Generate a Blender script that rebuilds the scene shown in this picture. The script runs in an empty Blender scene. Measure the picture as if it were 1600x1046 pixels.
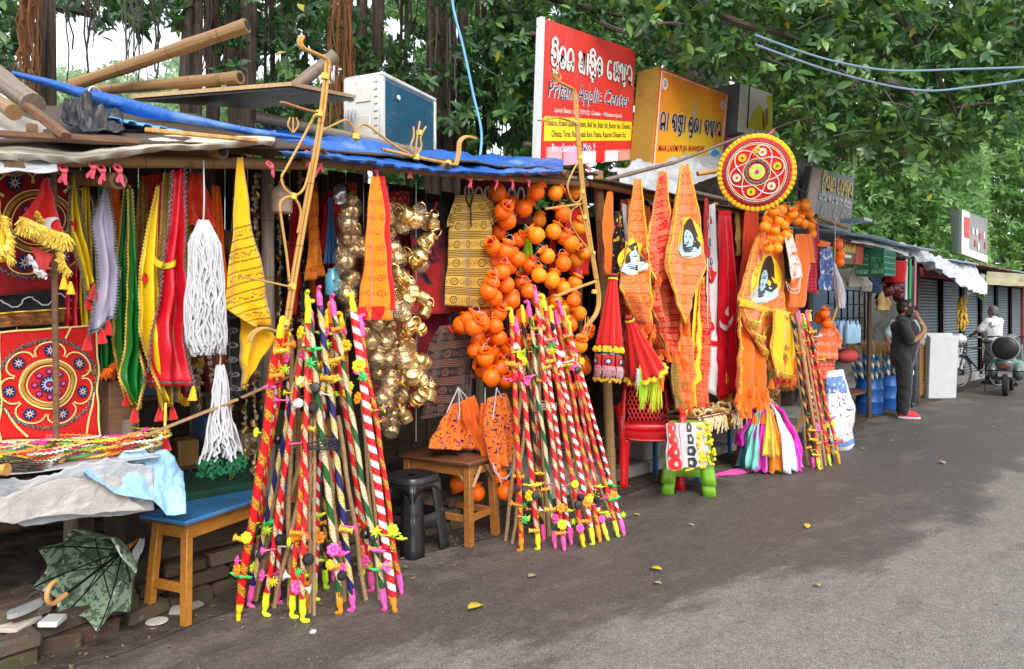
import bpy,bmesh,math,random
import numpy as np
from mathutils import Vector,Matrix,Euler,noise as mnoise
R=math.radians;PI=math.pi
random.seed(7);RNG=np.random.default_rng(7)
scene=bpy.context.scene;COL=scene.collection

# ---------------------------------------------------------------- camera, sky, sun, exposure
F,H0,CH,A=1164.0,487.0,1.52,R(43.9)  # focal length and horizon in photo pixels, eye height, angle to the row of stalls
cA,sA=math.cos(A),math.sin(A)
cam=bpy.data.cameras.new('camera');camo=bpy.data.objects.new('camera',cam);COL.objects.link(camo)
camo.location=(0,0,CH);camo.rotation_euler=(R(90),0,A-R(90))
cam.sensor_width=36;cam.lens=F*36/1600;cam.shift_y=-36/1600;cam.clip_start=.05;cam.clip_end=600
scene.camera=camo
w=bpy.data.worlds.new('World');scene.world=w;w.use_nodes=True
wn=w.node_tree;wn.nodes.clear()
sky=wn.nodes.new('ShaderNodeTexSky');sky.sky_type='NISHITA';sky.sun_disc=False
sky.sun_elevation=R(40);sky.sun_rotation=R(210);sky.air_density=1.2;sky.dust_density=3.0
mx=wn.nodes.new('ShaderNodeMix');mx.data_type='RGBA';mx.inputs[0].default_value=.62  # thin bright overcast over the sky
mx.inputs[7].default_value=(9.4,9.9,10.4,1)
bg=wn.nodes.new('ShaderNodeBackground');bg.inputs[1].default_value=.1
wo=wn.nodes.new('ShaderNodeOutputWorld')
wn.links.new(sky.outputs[0],mx.inputs[6]);wn.links.new(mx.outputs[2],bg.inputs[0]);wn.links.new(bg.outputs[0],wo.inputs[0])
sun=bpy.data.lights.new('sun','SUN');suno=bpy.data.objects.new('sun',sun);COL.objects.link(suno)
sun.energy=1.15;sun.angle=R(30);sun.color=(1,.96,.9)
sd=Vector((-.50,-.85,.82));suno.rotation_euler=sd.to_track_quat('Z','Y').to_euler();suno.location=(0,-3,9)
vs=scene.view_settings;vs.view_transform='Standard';vs.look='None';vs.exposure=1.2;vs.gamma=1;vs.use_curve_mapping=False
scene.cycles.max_bounces=6;scene.cycles.transparent_max_bounces=12;scene.cycles.use_denoising=True

# ---------------------------------------------------------------- placing: a direction seen in the photo meets a real plane of the street
def ray(x):
    r=(x-800)/F
    return cA+r*sA,sA-r*cA
def at(x,y,Y):  # on the upright plane that runs along the stalls at distance Y
    dx,dy=ray(x);t=Y/dy
    return Vector((t*dx,Y,CH+(H0-y)/F*t))
def gnd(x,y,z=0.):  # on the level plane at height z
    dx,dy=ray(x);t=F*(CH-z)/(y-H0)
    return Vector((t*dx,t*dy,z))
def atd(x,y,Z):  # at depth Z
    dx,dy=ray(x)
    return Vector((Z*dx,Z*dy,CH+(H0-y)/F*Z))
def pix(p):
    Z=p[0]*cA+p[1]*sA
    return 800+F*(p[0]*sA-p[1]*cA)/Z,H0-F*(p[2]-CH)/Z,Z
def U(a,b):return random.uniform(a,b)

# ---------------------------------------------------------------- materials
class T:
    def __init__(s,name):
        s.mat=bpy.data.materials.new(name);s.mat.use_nodes=True;s.nt=s.mat.node_tree
        s.b=s.nt.nodes['Principled BSDF'];s._uv=None;s._pos=None
    def node(s,t,**k):
        n=s.nt.nodes.new('ShaderNode'+t)
        for a,v in k.items():setattr(n,a,v)
        return n
    def put(s,sock,v):
        if isinstance(v,bpy.types.NodeSocket):s.nt.links.new(v,sock)
        elif isinstance(v,(tuple,list)) and sock.type == 'RGBA':sock.default_value=(*v[:3],1)
        else:sock.default_value=v
    def m(s,op,a,b=None,c=None,clamp=False):
        n=s.node('Math',operation=op,use_clamp=clamp)
        for i,v in enumerate((a,b,c)):
            if v is not None:s.put(n.inputs[i],v)
        return n.outputs[0]
    def pos(s):
        if s._pos is None:s._pos=s.node('TexCoord').outputs['Object']
        return s._pos
    def geo(s):return s.node('NewGeometry')
    def uv(s):
        if s._uv is None:
            n=s.node('SeparateXYZ');s.nt.links.new(s.node('TexCoord').outputs['UV'],n.inputs[0]);s._uv=(n.outputs[0],n.outputs[1])
        return s._uv
    def vec(s,x,y,z=0.):
        n=s.node('CombineXYZ')
        for i,v in enumerate((x,y,z)):s.put(n.inputs[i],v)
        return n.outputs[0]
    def noise(s,scale,detail=4,vec=None,rough=.55,dist=0.):
        n=s.node('TexNoise');n.inputs['Scale'].default_value=scale;n.inputs['Detail'].default_value=detail
        n.inputs['Roughness'].default_value=rough;n.inputs['Distortion'].default_value=dist
        s.nt.links.new(vec if vec is not None else s.pos(),n.inputs['Vector']);return n.outputs[0]
    def vor(s,scale,vec=None,feat='F1',out=0):
        n=s.node('TexVoronoi',feature=feat);n.inputs['Scale'].default_value=scale
        s.nt.links.new(vec if vec is not None else s.pos(),n.inputs['Vector']);return n.outputs[out]
    def step(s,v,lo,hi):
        n=s.node('MapRange',interpolation_type='SMOOTHSTEP');s.put(n.inputs[0],v)
        n.inputs[1].default_value=lo;n.inputs[2].default_value=hi;return n.outputs[0]
    def mix(s,f,a,b,mode='MIX'):
        n=s.node('Mix',data_type='RGBA',blend_type=mode);s.put(n.inputs[0],f);s.put(n.inputs[6],a);s.put(n.inputs[7],b);return n.outputs[2]
    def hsv(s,col,val=1.,sat=1.,hue=.5):
        n=s.node('HueSaturation');s.put(n.inputs['Color'],col);s.put(n.inputs['Value'],val);s.put(n.inputs['Saturation'],sat);s.put(n.inputs['Hue'],hue);return n.outputs[0]
    def bump(s,h,strength=.4,dist=.01):
        n=s.node('Bump');n.inputs['Strength'].default_value=strength;n.inputs['Distance'].default_value=dist
        s.put(n.inputs['Height'],h);s.nt.links.new(n.outputs[0],s.b.inputs['Normal'])
    def done(s,col,rough=.7,metal=0.,spec=.5,**k):
        s.put(s.b.inputs['Base Color'],col);s.put(s.b.inputs['Roughness'],rough);s.b.inputs['Metallic'].default_value=metal
        s.put(s.b.inputs['Specular IOR Level'],spec)
        for a,v in k.items():s.put(s.b.inputs[a.replace('_',' ')],v)
        return s.mat
_mc={}
def mat(name,col=(.5,.5,.5),rough=.7,metal=0.,var=.22,scale=6.,bump=.15,bscale=60.,spec=.4,dirt=None,**k):
    """plain painted, plastic or cloth surface: colour with uneven wear and fine relief"""
    if name in _mc:return _mc[name]
    t=T(name);n=t.noise(scale,5);v=t.m('MULTIPLY_ADD',n,2*var,1-var)
    c=t.hsv(col,v)
    if dirt:c=t.mix(t.step(t.noise(scale*.7,6,rough=.65),.48,.68),c,dirt)
    if bump:t.bump(t.noise(bscale,3),bump,.004)
    rr=t.m('MULTIPLY_ADD',t.noise(scale*2.3,3),.3,rough-.15,clamp=True)
    _mc[name]=t.done(c,rr,metal,spec,**k);return _mc[name]
def cloth_mat(name,col=(.5,.5,.5),rough=.8,sheen=.3,weave=900.,var=.16,trans=.12,print_fn=None,satin=False):
    """woven cloth: fine weave relief, soft wrinkles, a little light through it; print_fn(t,u,v,col) adds a print"""
    if name in _mc:return _mc[name]
    t=T(name);u,v=t.uv();c=t.hsv(col,t.m('MULTIPLY_ADD',t.noise(5,4),2*var,1-var))
    if print_fn:c=print_fn(t,u,v,c)
    h=t.m('ADD',t.m('MULTIPLY',t.noise(14,4,dist=.6),1.),t.m('MULTIPLY',t.noise(weave*.35,2),.12))
    t.bump(h,.35 if satin else .5,.012)
    m_=t.done(c,.32 if satin else rough,0,.5 if satin else .25,Sheen_Weight=0. if satin else sheen)
    if trans:
        tr=t.node('BsdfTranslucent');t.nt.links.new(c,tr.inputs[0]);ms=t.node('MixShader');ms.inputs[0].default_value=trans
        t.nt.links.new(t.b.outputs[0],ms.inputs[1]);t.nt.links.new(tr.outputs[0],ms.inputs[2])
        t.nt.links.new(ms.outputs[0],t.nt.nodes['Material Output'].inputs[0])
    _mc[name]=m_;return m_

# ---------------------------------------------------------------- mesh kit
class MB:
    def __init__(s):s.v=[];s.f=[];s.uv=[]
    def add(s,vs,fs,uvs=None):
        o=len(s.v);s.v += [Vector(p) for p in vs];s.f += [tuple(i+o for i in f) for f in fs]
        s.uv += uvs if uvs else [(p[0],p[2]) for p in s.v[o:]]
        return s
    def grid(s,rows,uvs=None,wrap=False):
        n=len(rows[0]);vs=[p for r in rows for p in r];fs=[]
        for j in range(len(rows)-1):
            for i in range(n if wrap else n-1):
                a=j*n+i;b=j*n+(i+1) % n
                fs.append((a,b,b+n,a+n))
        s.add(vs,fs,uvs);return s
    def tube(s,pts,r,n=8,cap=True,ellipse=1.):
        pts=[Vector(p) for p in pts];m=len(pts);rr=r if isinstance(r,(list,tuple)) else [r]*m
        vs=[];uv=[];L=0;up=None
        for i,p in enumerate(pts):
            d=(pts[min(i+1,m-1)]-pts[max(i-1,0)]).normalized()
            if up is None:up=d.orthogonal().normalized()
            up=(up-d*up.dot(d)).normalized() if abs(up.dot(d))<.999 else d.orthogonal().normalized()
            q=d.cross(up)
            if i:L += (p-pts[i-1]).length
            for k in range(n+1):
                a=2*PI*k/n;vs.append(p+(up*math.cos(a)+q*math.sin(a)*ellipse)*rr[i]);uv.append((k/n,L))
        fs=[(j*(n+1)+i,j*(n+1)+i+1,(j+1)*(n+1)+i+1,(j+1)*(n+1)+i) for j in range(m-1) for i in range(n)]
        if cap:fs.append(tuple(range(n-1,-1,-1)));fs.append(tuple((m-1)*(n+1)+k for k in range(n)))
        return s.add(vs,fs,uv)
    def lathe(s,prof,n=14,mtx=None,pleat=0,amp=0.):
        vs=[];uv=[];L=0
        for j,(r,z) in enumerate(prof):
            if j:L += math.hypot(r-prof[j-1][0],z-prof[j-1][1])
            for k in range(n+1):
                a=2*PI*k/n;q=r*(1+amp*math.cos(pleat*a)) if pleat else r
                vs.append(Vector((q*math.cos(a),q*math.sin(a),z)));uv.append((k/n,L))
        if mtx is not None:vs=[mtx @ p for p in vs]
        fs=[(j*(n+1)+i,j*(n+1)+i+1,(j+1)*(n+1)+i+1,(j+1)*(n+1)+i) for j in range(len(prof)-1) for i in range(n)]
        return s.add(vs,fs,uv)
    def ball(s,c,rad,n=12,m=8,mtx=None):
        rx,ry,rz=rad if isinstance(rad,(tuple,list)) else (rad,)*3;c=Vector(c);rows=[]
        for j in range(m+1):
            b=-PI/2+PI*j/m;rows.append([Vector((rx*math.cos(b)*math.cos(2*PI*k/n),ry*math.cos(b)*math.sin(2*PI*k/n),rz*math.sin(b))) for k in range(n+1)])
        rows=[[(mtx @ p if mtx is not None else p)+c for p in r] for r in rows]
        return s.grid(rows,[(k/n,j/m) for j in range(m+1) for k in range(n+1)])
    def box(s,c,size,rot=None,bev=0.,jit=0.):
        x,y,z=(q/2 for q in size);c=Vector(c);rot=rot.to_3x3() if rot is not None else Matrix.Identity(3)
        b=min(bev,x*.8,y*.8,z*.8);vs=[]
        J=lambda:Vector((U(-jit,jit),U(-jit,jit),U(-jit,jit))) if jit else Vector()
        if not b:
            for sx in (-1,1):
                for sy in (-1,1):
                    for sz in (-1,1):vs.append(c+rot @ (Vector((sx*x,sy*y,sz*z))+J()))
            fs=[(0,1,3,2),(4,6,7,5),(0,4,5,1),(2,3,7,6),(0,2,6,4),(1,5,7,3)]
            return s.add(vs,fs)
        idx={}
        for sx in (-1,1):
            for sy in (-1,1):
                for sz in (-1,1):
                    j=J()
                    for ax in range(3):
                        p=[sx*(x-b),sy*(y-b),sz*(z-b)];p[ax]=(sx*x,sy*y,sz*z)[ax]
                        idx[sx,sy,sz,ax]=len(vs);vs.append(c+rot @ (Vector(p)+j))
        fs=[];I=idx;E=(-1,1)
        for e in E:
            fs.append((I[e,-1,-1,0],I[e,1,-1,0],I[e,1,1,0],I[e,-1,1,0])[::e]);fs.append((I[-1,e,-1,1],I[-1,e,1,1],I[1,e,1,1],I[1,e,-1,1])[::e]);fs.append((I[-1,-1,e,2],I[1,-1,e,2],I[1,1,e,2],I[-1,1,e,2])[::e])
        for a in E:
            for d in E:
                fs.append((I[a,d,-1,0],I[a,d,1,0],I[a,d,1,1],I[a,d,-1,1]));fs.append((I[a,-1,d,0],I[a,1,d,0],I[a,1,d,2],I[a,-1,d,2]));fs.append((I[-1,a,d,1],I[1,a,d,1],I[1,a,d,2],I[-1,a,d,2]))
                for q in E:fs.append((I[a,d,q,0],I[a,d,q,1],I[a,d,q,2]))
        return s.add(vs,fs)
    def beam(s,a,b,w_,h_,bev=.004,up=(0,0,1)):
        a=Vector(a);b=Vector(b);d=b-a;x=d.normalized();y=Vector(up).cross(x)
        if y.length<1e-4:y=Vector((0,1,0)).cross(x)
        y.normalize();z=x.cross(y);m=Matrix((x,y,z)).transposed()
        return s.box((a+b)/2,(d.length,w_,h_),m,bev)
    def prism(s,poly,th,mtx=None):
        """2-D outline (x,y) made th thick along z"""
        n=len(poly);m=mtx if mtx is not None else Matrix.Identity(4)
        vs=[m @ Vector((x,y,-th/2)) for x,y in poly]+[m @ Vector((x,y,th/2)) for x,y in poly]
        fs=[tuple(range(n-1,-1,-1)),tuple(range(n,2*n))]+[(i,(i+1) % n,(i+1) % n+n,i+n) for i in range(n)]
        return s.add(vs,fs,[(x,y) for x,y in poly]*2)
    def mesh(s,name,m_,origin=Vector(),sharp=42,smooth=True,fixn=True):
        me=bpy.data.meshes.new(name);me.from_pydata([p-origin for p in s.v],[],s.f)
        if fixn:
            bm=bmesh.new();bm.from_mesh(me);bmesh.ops.recalc_face_normals(bm,faces=bm.faces);bm.to_mesh(me);bm.free()
        uvl=me.uv_layers.new(name='UVMap');li=np.empty(len(me.loops),np.int32);me.loops.foreach_get('vertex_index',li)
        uvl.data.foreach_set('uv',np.array(s.uv,np.float32)[li].ravel())
        if m_ is not None:me.materials.append(m_)
        if smooth:
            me.polygons.foreach_set('use_smooth',[True]*len(me.polygons));me.set_sharp_from_angle(angle=R(sharp))
        return me
    def build(s,name,m_,parent=None,label=None,cat=None,group=None,kind=None,local=False,solid=0.,**k):
        if parent is None:
            a=np.array([tuple(p) for p in s.v]);org=Vector(((a[:,0].min()+a[:,0].max())/2,(a[:,1].min()+a[:,1].max())/2,a[:,2].min()))
        else:org=Vector() if local else wloc(parent)
        o=bpy.data.objects.new(name,s.mesh(name,m_,org if not local else Vector(),**k));COL.objects.link(o)
        if parent is None and not local:o.location=org
        else:o.parent=parent
        if solid:
            md=o.modifiers.new('thickness','SOLIDIFY');md.thickness=solid;md.offset=0
        tag(o,label,cat,group,kind);return o
LABELS={}
def wloc(o):
    p=Vector(o.location)
    while o.parent:o=o.parent;p=p+o.location
    return p
def tag(o,label=None,cat=None,group=None,kind=None):
    if label:
        o['label']=label
        if o.parent is None:LABELS.setdefault(label.lower(),[]).append(o.name)
    if cat:o['category']=cat
    if group:o['group']=group
    if kind:o['kind']=kind
    return o
def thing(name,label,cat,loc=(0,0,0),group=None,rz=0.):
    o=bpy.data.objects.new(name,None);o.empty_display_size=.1;COL.objects.link(o)
    o.location=loc;o.rotation_euler=(0,0,rz);return tag(o,label,cat,group)
def inst(name,me,parent=None,mtx=None,**k):
    o=bpy.data.objects.new(name,me);COL.objects.link(o);o.parent=parent
    if mtx is not None:o.matrix_basis=mtx
    return tag(o,**k)
def copy_tree(o,parent=None):
    c=o.copy();COL.objects.link(c);c.parent=parent
    for ch in [x for x in bpy.data.objects if x.parent == o]:copy_tree(ch,c)
    return c
def LRS(loc,rot=(0,0,0),sc=1.):
    sc=(sc,)*3 if not isinstance(sc,(tuple,list)) else sc
    return Matrix.Translation(loc) @ Euler(rot).to_matrix().to_4x4() @ Matrix.Diagonal((*sc,1))
def aim(loc,d,sc=1.,roll=0.):
    """matrix that turns local z onto direction d"""
    return Matrix.Translation(loc) @ Vector(d).to_track_quat('Z','Y').to_matrix().to_4x4() @ Matrix.Rotation(roll,4,'Z') @ Matrix.Diagonal((sc,sc,sc,1))
def poly_at(pts,t):
    """point at fraction t along a polyline of tuples"""
    d=[0.]
    for a,b in zip(pts,pts[1:]):d.append(d[-1]+math.dist(a,b))
    s=t*d[-1]
    for i in range(len(pts)-1):
        if s <= d[i+1]+1e-9:
            f=(s-d[i])/max(d[i+1]-d[i],1e-9);return tuple(p+(q-p)*f for p,q in zip(pts[i],pts[i+1]))
    return pts[-1]
def spline(pts,n=6):
    """smooth curve through points"""
    P=[Vector(p) for p in pts];out=[]
    for i in range(len(P)-1):
        a=P[max(i-1,0)];b=P[i];c=P[i+1];d=P[min(i+2,len(P)-1)]
        for k in range(n):
            t=k/n;out.append(.5*((2*b)+(c-a)*t+(2*a-5*b+4*c-d)*t*t+(3*b-a-3*c+d)*t**3))
    return out+[P[-1]]
ORD=['first','second','third','fourth','fifth','sixth','seventh','eighth','ninth','tenth','eleventh','twelfth','thirteenth','fourteenth','fifteenth','sixteenth','seventeenth','eighteenth','nineteenth','twentieth'];ORD += ['twenty-'+o for o in ORD[:9]]+['thirtieth']+['thirty-'+o for o in ORD[:9]]

# ---------------------------------------------------------------- hanging cloth
class Cloth:
    """a hanging sheet between two edge lines seen in the photo, hung at distance Y with vertical folds"""
    def __init__(s,L,Rr,Y,folds=2.5,amp=.02,seed=0,depth=0.,twist=.15,top=.25):
        s.L,s.R,s.Y,s.folds,s.amp,s.seed,s.depth,s.twist,s.top=L,Rr,Y,folds,amp,seed,depth,twist,top
        s.amp *= 1.35;a,b=s.P0(0,.5),s.P0(1,.5);s.w=max((b-a).length,.01)
        s.h=sum((s.P0(.5,(k+1)/8)-s.P0(.5,k/8)).length for k in range(8))
    def P0(s,u,v):
        l=at(*poly_at(s.L,v),s.Y);r=at(*poly_at(s.R,v),s.Y+s.depth);k=min(.16*getattr(s,'w',0),.02)*min(1,v*3);l.x += k*mnoise.noise(Vector((v*4,s.seed,0)));r.x += k*mnoise.noise(Vector((v*4,s.seed,9)));return l.lerp(r,u)
    def S(s,u,v,off=0.):
        p=s.P0(u,v);g=s.top+(1-s.top)*min(1,v*1.6)
        f=math.sin(2*PI*(s.folds*u+s.twist*math.sin(3*v+s.seed))+s.seed*1.7)
        f2=mnoise.noise(Vector((u*s.folds*1.3+s.seed,v*1.7,s.seed*.37)))
        p=p+Vector((.25*f2*s.amp,-off+s.amp*g*(f+1.1*f2+(.3+.9*v)*mnoise.noise(Vector((u*s.folds*2.6,v*s.h*9,s.seed+3)))),.35*s.amp*mnoise.noise(Vector((u*3,v*3,s.seed)))));return p
    def build(s,name,m_,parent=None,nu=None,nv=None,solid=.003,**k):
        nu=nu or max(10,min(48,int(s.folds*9)));nv=nv or 26
        mb=MB();mb.grid([[s.S(i/nu,j/nv) for i in range(nu+1)] for j in range(nv+1)],[(i/nu*s.w,-j/nv*s.h) for j in range(nv+1) for i in range(nu+1)])
        s.o=mb.build(name,m_,parent,solid=solid,sharp=80,fixn=False,**k);return s.o
    def patch(s,name,m_,parent,u0,v0,poly,off=.006,th=0.,**k):
        """flat applique piece: polygon in metres about the point (u0,v0), laid on the cloth"""
        n=len(poly);mb=MB();fn=lambda x,y:s.S(u0+x/s.w,v0-y/s.h,off)
        c=(sum(p[0] for p in poly)/n,sum(p[1] for p in poly)/n)
        vs=[fn(*c)];fs=[];rings=3;uv=[c]
        for r_ in range(1,rings+1):
            for p in poly:
                q=(c[0]+(p[0]-c[0])*r_/rings,c[1]+(p[1]-c[1])*r_/rings);vs.append(fn(*q));uv.append(q)
        for i in range(n):
            fs.append((0,1+i,1+(i+1) % n))
            for r_ in range(rings-1):a=1+r_*n;fs.append((a+i,a+n+i,a+n+(i+1) % n,a+(i+1) % n))
        mb.add(vs,fs,uv);return mb.build(name,m_,parent,sharp=80,fixn=False,**k)
    def strip(s,name,m_,parent,u0,v0,A_,B_,off=.008):
        mb=MB();mb.grid([[s.S(u0+x/s.w,v0-y/s.h,off) for x,y in q] for q in (A_,[((a[0]+b[0])/2,(a[1]+b[1])/2) for a,b in zip(A_,B_)],B_)]);return mb.build(name,m_,parent,sharp=80,fixn=False)
    def line(s,name,m_,parent,uvs,wd=.008,off=.006,zig=0.,zn=40,n=60,**k):
        """ribbon or braid sewn along a line given in (u,v); zig makes it ric-rac"""
        pts=[]
        for i in range(n+1):
            u,v=poly_at(uvs,i/n);pts.append(s.S(u,v,off))
        return ribbon(name,m_,parent,pts,wd,zig,zn,**k)
def ribbon(name,m_,parent,pts,wd,zig=0.,zn=40,normal=Vector((0,-1,0)),**k):
    mb=MB();rows=[];uv=[];L=0;n=len(pts)-1
    if zig:
        P=[];m2=zn*2
        for i in range(m2+1):
            t=i/m2;j=min(int(t*n),n-1);p=pts[j].lerp(pts[j+1],t*n-j);d=(pts[j+1]-pts[j]).normalized();q=d.cross(normal)
            P.append(p+q*(zig if i % 2 else-zig))
        pts=P;n=m2
    for i,p in enumerate(pts):
        d=(pts[min(i+1,n)]-pts[max(i-1,0)])
        d=d.normalized() if d.length>1e-7 else Vector((1,0,0));q=d.cross(normal)
        if q.length<1e-5:q=Vector((0,0,1))
        q.normalize()
        if i:L += (p-pts[i-1]).length
        rows.append([p-q*wd/2,p+normal*wd*.25,p+q*wd/2]);uv += [(0,L),(.5,L),(1,L)]
    mb.grid(rows,uv);return mb.build(name,m_,parent,sharp=80,fixn=False,**k)
def fringe(name,m_,parent,pts,length=.03,count=60,wd=.006,jit=.4,normal=Vector((0,-1,0)),layers=2,down=Vector((0,0,-1)),**k):
    """short hanging threads or crinkled tinsel along a line"""
    mb=MB();n=len(pts)-1
    for l in range(layers):
        for i in range(count):
            t=(i+random.random())/count;j=min(int(t*n),n-1);p=pts[j].lerp(pts[j+1],t*n-j)+normal*(.004+.006*l)-down*length*.3*l
            d=(down+Vector((U(-1,1),U(-.5,.5),U(-.4,.4)))*jit).normalized();s_=d.cross(normal);s_=s_.normalized()*wd/2 if s_.length>1e-4 else Vector((wd/2,0,0))
            e=p+d*length*U(.6,1.15);m2=p.lerp(e,.5)+normal*U(.002,.012)
            mb.add([p-s_,p+s_,m2+s_*1.2,m2-s_*1.2,e+s_*.5,e-s_*.5],[(0,1,2,3),(3,2,4,5)])
    return mb.build(name,m_,parent,fixn=False,smooth=False,**k)
def ell(rx,ry,n=20,a0=0.,star=0.,k=0):
    return [((rx*(1-star*(i % 2)))*math.cos(2*PI*i/n+a0),(ry*(1-star*(i % 2)))*math.sin(2*PI*i/n+a0)) for i in range(n)]
def tassel(parent,p,m_,size=.06,name='tassel',**k):
    mb=MB();s_=size;mb.lathe([(.001,0),(.08*s_,-.02*s_),(.1*s_,-.12*s_),(.16*s_,-.3*s_),(.3*s_,-1*s_),(.26*s_,-1.01*s_),(.001,-.9*s_)],10,LRS(p,(U(-.12,.12),U(-.12,.12),0)),pleat=5,amp=.12)
    return mb.build(name,m_,parent,**k)
# ================================================================ materials of the setting
def asphalt():
    t=T('asphalt');t._pos=t.geo().outputs['Position'];sp=t.node('SeparateXYZ');t.nt.links.new(t.pos(),sp.inputs[0]);x,y=sp.outputs[0],sp.outputs[1]
    big=t.noise(.8,8,t.vec(t.m('MULTIPLY',x,.55),y),.66,.5);mid=t.noise(4,7,t.vec(t.m('MULTIPLY',x,.45),y),.72)
    edge=t.m('MAXIMUM',t.m('MULTIPLY_ADD',x,-.38,3.45),1.55)  # how far the dry, worn lane reaches
    d=t.m('ADD',t.m('SUBTRACT',edge,y),t.m('ADD',t.m('MULTIPLY_ADD',big,1.9,-.95),t.m('MULTIPLY_ADD',mid,.9,-.45)))
    dry=t.step(d,-.1,.3)
    patch=t.step(t.noise(1.7,5,t.vec(t.m('MULTIPLY',x,.5),t.m('MULTIPLY',y,1.6)),.6),.56,.66)
    dust=t.m('MULTIPLY',t.step(y,2.5,3.7),t.step(t.noise(3.,7,t.vec(t.m('MULTIPLY',x,.6),y),.7),.42,.6))
    c=t.mix(dry,(.082,.070,.062),(.195,.176,.158));c=t.mix(t.m('MULTIPLY',patch,.6),c,(.135,.118,.104));c=t.mix(t.m('MULTIPLY',dust,.75),c,(.185,.155,.13))
    v=t.vor(135,out=0);g=t.noise(230,2);st=t.step(t.vor(75,out=1),.0,1.)
    sep=t.node('SeparateColor');t.nt.links.new(t.vor(190,out=1),sep.inputs[0]);cell=sep.outputs[0]
    c=t.hsv(c,t.m('MULTIPLY_ADD',t.m('POWER',cell,2.),.7,.76));c=t.hsv(c,t.m('MULTIPLY_ADD',t.noise(28,5),.9,.55));c=t.hsv(c,t.m('MULTIPLY_ADD',t.noise(6,6,rough=.7),.8,.6))
    t.bump(t.m('ADD',t.m('MULTIPLY',v,-1.),t.m('MULTIPLY',g,.5)),.8,.006)
    return t.done(c,t.m('MULTIPLY_ADD',dry,.22,.58),0,.4)
def earth(name,c0,c1,sc=5):
    t=T(name);c=t.mix(t.step(t.noise(sc,6,rough=.7),.35,.65),c0,c1);c=t.hsv(c,t.m('MULTIPLY_ADD',t.noise(60,4),.8,.6));t.bump(t.noise(40,6,rough=.7),.9,.02);return t.done(c,.92,0,.2)
def brickm():
    t=T('weathered_brick');oi=t.node('ObjectInfo').outputs['Random'];vec=t.node('VectorMath',operation='ADD');t.nt.links.new(t.pos(),vec.inputs[0]);t.nt.links.new(t.vec(oi,oi,oi),vec.inputs[1])
    n=t.noise(9,6,vec.outputs[0],.7);c=t.mix(t.step(n,.4,.62),(.115,.068,.048),(.085,.070,.056));c=t.mix(t.step(t.noise(13,5,vec.outputs[0]),.52,.68),c,(.085,.092,.035));c=t.mix(t.step(t.noise(30,4,vec.outputs[0]),.62,.75),c,(.2,.165,.13))
    c=t.hsv(c,t.m('MULTIPLY_ADD',oi,.7,.7));t.bump(t.noise(55,6,rough=.7),.9,.012);return t.done(c,.9,0,.2)
def bamboo(name,c0,c1,dark=(.12,.07,.03)):
    t=T(name);u,v=t.uv();st=t.noise(1,5,t.vec(t.m('MULTIPLY',u,26),t.m('MULTIPLY',v,2.2)),.6);c=t.mix(t.step(st,.3,.7),c0,c1)
    node=t.step(t.m('ABSOLUTE',t.m('SUBTRACT',t.m('FRACT',t.m('MULTIPLY',v,3.1)),.5)),.485,.497)
    c=t.mix(node,c,dark);c=t.mix(t.step(t.noise(7,6,rough=.7),.56,.72),c,dark);t.bump(st,.3,.004);return t.done(c,.55,0,.4)
def wood(name,c0,c1,rough=.6,sc=1.):
    t=T(name);mp=t.node('Mapping');mp.inputs['Scale'].default_value=(3*sc,22*sc,22*sc);t.nt.links.new(t.pos(),mp.inputs[0])
    n=t.noise(2.2,6,mp.outputs[0],.65,.4);c=t.mix(t.step(n,.3,.7),c0,c1);c=t.hsv(c,t.m('MULTIPLY_ADD',t.noise(5,5),.7,.65));t.bump(n,.35,.004);return t.done(c,rough,0,.4)
def tarp(name,col,col2=None,rough=.4,sc=9.,bs=.4):
    t=T(name);c=t.hsv(col,t.m('MULTIPLY_ADD',t.noise(2.5,6,rough=.65),.7,.65))
    if col2:c=t.mix(t.m('MULTIPLY',t.step(t.noise(3.1,6,rough=.7),.5,.68),.8),c,col2)
    w1=t.noise(sc,6,dist=1.2,rough=.6);t.bump(t.m('ADD',t.m('ABSOLUTE',t.m('SUBTRACT',w1,.5)),t.m('MULTIPLY',t.vor(sc*1.2,feat='DISTANCE_TO_EDGE'),.25)),bs,.03)
    return t.done(c,rough,0,.45)
def leafm(name,c0,c1,c2,yel=.04,trans=.3,rough=.32):
    t=T(name);rnd=t.node('NewGeometry').outputs['Random Per Island'];c=t.mix(rnd,c0,c1)
    k=t.m('FRACT',t.m('MULTIPLY',rnd,37.7));c=t.mix(t.step(k,.72,.95),c,c2);c=t.mix(t.m('GREATER_THAN',t.m('FRACT',t.m('MULTIPLY',rnd,91.3)),1-yel),c,(.42,.36,.03))
    t.done(c,rough,0,.5);tr=t.node('BsdfTranslucent');t.nt.links.new(t.hsv(c,1.7,1.1,.485),tr.inputs[0]);ms=t.node('MixShader');ms.inputs[0].default_value=trans
    t.nt.links.new(t.b.outputs[0],ms.inputs[1]);t.nt.links.new(tr.outputs[0],ms.inputs[2]);t.nt.links.new(ms.outputs[0],t.nt.nodes['Material Output'].inputs[0]);return t.mat
def barkm(name,c0,c1):
    t=T(name);u,v=t.uv();n=t.noise(1,6,t.vec(t.m('MULTIPLY',u,9),t.m('MULTIPLY',v,3.5)),.65);c=t.mix(t.step(n,.32,.68),c0,c1);c=t.hsv(c,t.m('MULTIPLY_ADD',t.noise(9,5),.8,.6));t.bump(n,.9,.03);return t.done(c,.9,0,.2)
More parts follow.
